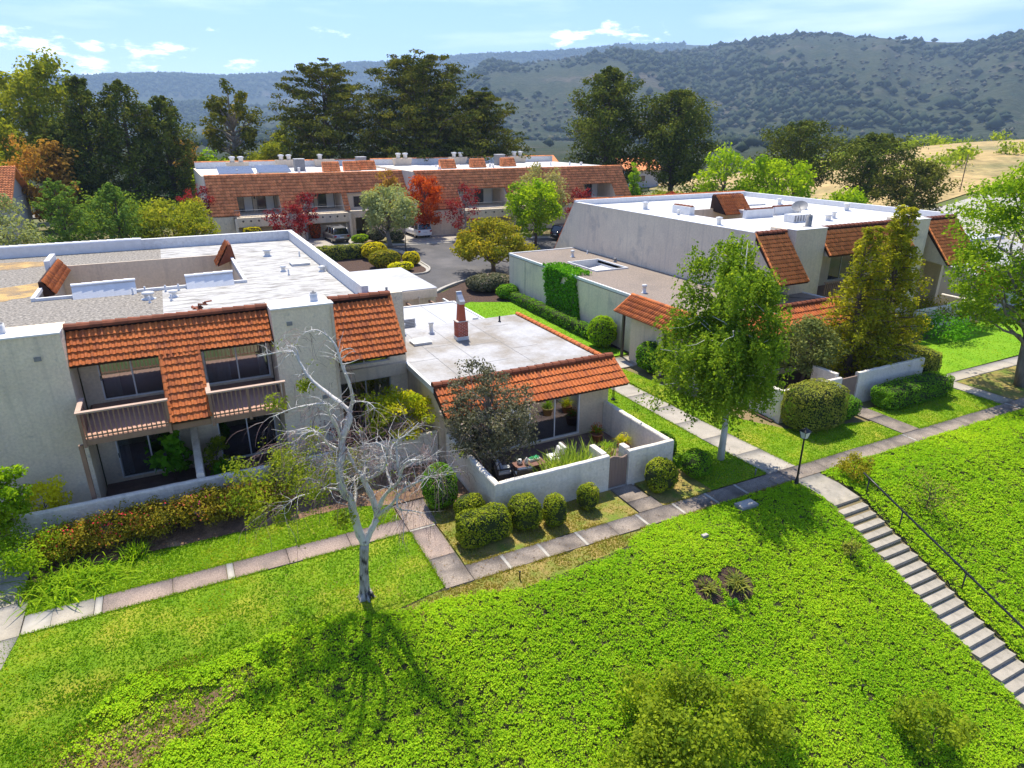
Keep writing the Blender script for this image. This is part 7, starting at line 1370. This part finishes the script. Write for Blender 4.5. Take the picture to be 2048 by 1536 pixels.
# ------------------------------------------------------------------ lamps and small things
def lamp(x, y, h, label, s=1.0):
    t = thing('lamp_post', label, 'street lamp', (x, y, g(x, y)))
    MB().lathe((0, 0, -.05), [(.13 * s, 0), (.13 * s, .08), (.09 * s, .12), (.085 * s, .3), (.06 * s, .42), (.045 * s, .5), (.036 * s, h - .5), (.06 * s, h - .48), (.03 * s, h - .44)], 12).build('post', M['black'], t, True)
    z = h - .49; m = MB(); P = []
    for w, zz in ((.09, z), (.15, z + .3)): P += [(-w * s, -w * s, zz), (w * s, -w * s, zz), (w * s, w * s, zz), (-w * s, w * s, zz)]
    m.add(P, [(0, 1, 5, 4), (1, 2, 6, 5), (2, 3, 7, 6), (3, 0, 4, 7), (3, 2, 1, 0), (4, 5, 6, 7)]); ln = m.build('lantern', M['lampglass'], t, True)
    m = MB()
    for sx, sy in ((-1, -1), (1, -1), (1, 1), (-1, 1)): m.tube([(sx * .095 * s, sy * .095 * s, z - .01), (sx * .157 * s, sy * .157 * s, z + .31)], .012, 4)
    m.build('frame', M['black'], ln, True)
    m = MB(); w = .19 * s; m.add([(-w, -w, z + .3), (w, -w, z + .3), (w, w, z + .3), (-w, w, z + .3), (-.06 * s, -.06 * s, z + .42), (.06 * s, -.06 * s, z + .42), (.06 * s, .06 * s, z + .42), (-.06 * s, .06 * s, z + .42)], [(0, 1, 5, 4), (1, 2, 6, 5), (2, 3, 7, 6), (3, 0, 4, 7), (4, 5, 6, 7), (3, 2, 1, 0)]); m.lathe((0, 0, z + .42), [(.02, 0), (.03, .04), (.005, .09)], 8); m.build('cap', M['black'], ln, True)
    return t
lamp(21.75, 16.45, 2.72, 'black lantern lamp post where the walks cross'); lamp(22.7, 71.0, 4.2, 'slim black lamp post beside the olive tree', 1.1)
b = thing('bollard_light', 'short black path light at the corner of the tiled eave', 'light', (20.2, 27.6, g(20.2, 27.6))); MB().lathe((0, 0, 0), [(.14, 0), (.14, .05), (.07, .06), (.07, .12)], 10).build('base', M['black'], b, True); [MB().tube([(.06 * math.cos(a), .06 * math.sin(a), .12), (.06 * math.cos(a), .06 * math.sin(a), .85)], .014, 5).build('bar', M['black'], b, True) for a in (0.8, 2.37, 3.94, 5.5)]; MB().lathe((0, 0, .85), [(.1, 0), (.1, .05), (.03, .1)], 10).build('cap', M['black'], b, True)
for lab, x, y, h in (('thin dark marker post at the edge of the walk', 8.45, 16.15, .35), ('small green sprinkler post near the right birch', 20.9, 17.9, .3), ('lone dark marker post low on the bank', 16.9, 9.2, .32)):
    o = MB().lathe((0, 0, -.1), [(.028, 0), (.028, h + .04), (.036, h + .05), (.036, h + .1)], 8).build('marker_post', M['black' if 'dark' in lab else 'metal_grey']); o.location = (x, y, g(x, y)); tag(o, lab, 'post')
for lab, x, y, r_ in (('flat grey utility lid in the ground cover below the lamp', 18.55, 16.1, .42), ('small pale valve lid in the ground cover', 15.6, 15.2, .13)):
    z = g(x, y) + .17; a_ = thing('utility_box', lab, 'cover', (x, y, z)); MB().box(-r_, r_, -r_ * .55, r_ * .55, -.17, .03).build('frame', M['metal_grey'], a_, True); MB().box(-r_ * .9, r_ * .9, -r_ * .48, r_ * .48, .031, .045).build('lid', M['concrete_pale'], a_, True)
sg = thing('street_sign', 'small green street sign on a thin pole by the pale street', 'sign', (104, 55, g(104, 55))); MB().tube([(0, 0, 0), (0, 0, 3.4)], .05, 6).build('pole', M['metal_grey'], sg, True); MB().box(-.9, .9, -.03, .03, 2.9, 3.4).build('sign_plate', M['signgreen'], sg, True); MB().box(-.03, .03, -.7, .7, 3.42, 3.8).build('sign_plate', M['signgreen'], sg, True)
for i, (x, y) in enumerate(((112, 72), (128, 74))): o = MB().tube([(0, 0, 0), (0, 0, 6.5)], .09, 6).build('utility_pole', M['bark']); o.location = (x, y, g(x, y)); tag(o, ('slim wooden pole beside the golden field', 'second slim pole further right beside the golden field')[i], 'pole')

# ------------------------------------------------------------------ hills
NEAR = [(-30, .1), (0, .5), (5, 1.0), (14, 2.7), (19.9, 3.9), (25.9, 4.95), (31.7, 5.5), (37.4, 5.85), (42.8, 6.5), (48.6, 6.8), (52.9, 6.35), (55.9, 6.3), (61.4, 5.7), (80, 5.2), (110, 4)]
FAR = [(-60, 2.5), (-30, 3.0), (-8.4, 3.34), (-3.3, 3.54), (1, 3.87), (5.3, 3.8), (10.6, 4.27), (14.3, 4.92), (18.1, 5.02), (23.9, 5.56), (29.8, 5.75), (35.5, 6.15), (45, 6.0), (110, 4)]
MID = [(-60, 1.0), (-10, 1.4), (-2, 1.75), (3, 2.15), (8, 1.9), (14, 1.75), (20, 1.6), (30, 1.2), (110, .8)]
def tab(T, a): return np.interp(a, [p[0] for p in T], [p[1] for p in T])
def HILL(az, r):
    a = np.degrees(az); x = r * np.sin(az); y = r * np.cos(az)
    fl = np.interp(r, [150, 260, 600, 1000, 1400], [-8, -24, -42, -40, -30])
    nz = pnoise(x / 300., y / 300., 11, 5); n2 = pnoise(x / 900., y / 900., 12, 3); sp = pnoise(np.degrees(az) * .55 + nz * .15, r / 1500., 17, 4)
    nr = np.tan(np.radians(tab(NEAR, a))) * 2500 * (sst(700, 2500 + 150 * n2, r) ** 1.15) * (1 - .5 * sst(2600, 4200, r)) + (nz * 10 + sp * 26) * sst(800, 1700, r) * (1 - sst(2150, 2500, r)) + pnoise(x / 40., y / 40., 14, 2) * 3.5 * sst(900, 1500, r)
    md = np.tan(np.radians(tab(MID, a))) * 3100 * np.exp(-((r - 3100) / 400.) ** 2) + pnoise(x / 90., y / 90., 18, 2) * 3 * sst(2500, 3000, r)
    fr = np.tan(np.radians(tab(FAR, a) + .04 * pnoise(np.degrees(az) * 2.2, r * 0, 19, 3))) * 4600 * sst(3500, 4600, r) + (nz * 14 + n2 * 20) * sst(3600, 4000, r) * (1 - sst(4300, 4600, r))
    return np.maximum.reduce([fl + 4 * nz * sst(200, 600, r), fl * .6 + nr, md, fr])
az_ = np.radians(np.arange(-45, 95.1, .36)); rr_ = np.concatenate([np.arange(150, 800, 40), np.arange(800, 2700, 45), np.arange(2700, 5000, 75)])
A_, Q_ = np.meshgrid(az_, rr_); Z_ = HILL(A_, Q_); V = np.stack([Q_ * np.sin(A_), Q_ * np.cos(A_), Z_], -1).reshape(-1, 3); n_, m_ = A_.shape; ii = (np.arange(n_ - 1)[:, None] * m_ + np.arange(m_ - 1)[None, :]).ravel()
M['hill'] = mat('hill', (.042, .055, .032), (.065, .068, .042), rough=1, scale=.012, bump=.0, c3=(.115, .10, .075), s3=.005, lo3=.56, hi3=.70, fine=.35, fscale=.06, detail=8, spec=.05) if False else mat('hill', (.034, .048, .026), (.056, .062, .034), rough=1, scale=.02, bump=1.0, bscale=.07, bdist=7.0, c3=(.105, .09, .07), s3=.0055, lo3=.56, hi3=.70, fine=.3, fscale=.1, detail=8, spec=.05)
o = mesh_np('hills', V, np.stack([ii, ii + 1, ii + m_ + 1, ii + m_], -1), M['hill'], smooth=True); tag(o, 'wooded hills along the horizon', None, kind='structure')
def forest(name, label, n, r0, r1, a0, a1, s0, s1, lm, seed, thr):
    rng = np.random.RandomState(seed); a = np.radians(rng.uniform(a0, a1, n)); r = np.sqrt(rng.uniform(r0 ** 2, r1 ** 2, n)); x, y = r * np.sin(a), r * np.cos(a); k = pnoise(x / 130., y / 130., seed, 4) + rng.normal(size=n) * .3 > thr; a, r, x, y = a[k], r[k], x[k], y[k]; n = len(a); z = HILL(a, r); s = rng.uniform(s0, s1, n)
    O = np.array([[1, 0, 0], [.3, .95, .1], [-.8, .6, 0], [-.8, -.6, .05], [.3, -.95, 0], [0, 0, .95], [.05, .1, -.5]]); F = [(0, 1, 5), (1, 2, 5), (2, 3, 5), (3, 4, 5), (4, 0, 5), (1, 0, 6), (2, 1, 6), (3, 2, 6), (4, 3, 6), (0, 4, 6)]
    th = rng.rand(n) * 6.283; c, s_ = np.cos(th), np.sin(th); V = np.empty((n, 7, 3), np.float32); j = 1 + rng.normal(size=(n, 7)) * .15; V[:, :, 0] = x[:, None] + s[:, None] * j * (O[None, :, 0] * c[:, None] - O[None, :, 1] * s_[:, None]); V[:, :, 1] = y[:, None] + s[:, None] * j * (O[None, :, 0] * s_[:, None] + O[None, :, 1] * c[:, None]); V[:, :, 2] = z[:, None] + s[:, None] * (O[None, :, 2] * .9 + .45) * j
    FF = (np.array(F)[None] + (np.arange(n) * 7)[:, None, None]).reshape(-1, 3); o = mesh_np(name, V.reshape(-1, 3), FF, LM[lm], attr=np.repeat(rng.rand(n), 7)); tag(o, label, 'woodland', kind='stuff')
forest('woodland', 'dark far woodland covering the near hillside', 11000, 1150, 2560, 4, 66, 4, 12, 'far', 301, .2); forest('woodland', 'paler scrub scattered on the near hillside', 3500, 1000, 2400, 8, 66, 3, 6, 'farpale', 302, .1); forest('woodland', 'dark tree belt at the foot of the hills', 3000, 480, 1150, -14, 66, 4, 8, 'far', 303, .25); forest('woodland', 'woodland on the low middle ridge at the left', 5000, 2650, 3250, -14, 26, 7, 12, 'far', 304, -.5); forest('woodland', 'woodland along the farthest crest', 6000, 4100, 4650, -14, 40, 9, 15, 'far', 305, -.8)
# the air between: one closed box of pale haze
m, nn, ll = newmat('haze'); out = nn.new('ShaderNodeOutputMaterial'); pv = nn.new('ShaderNodeVolumePrincipled'); pv.inputs['Color'].default_value = (.50, .72, 1.0, 1); pv.inputs['Density'].default_value = HAZE; pv.inputs['Anisotropy'].default_value = .2; ll.new(pv.outputs[0], out.inputs['Volume'])
hz = boxp('haze', m, None, -5200, 5200, -2000, 5200, -75, 620); tag(hz, 'pale blue air over the valley', None, kind='stuff')
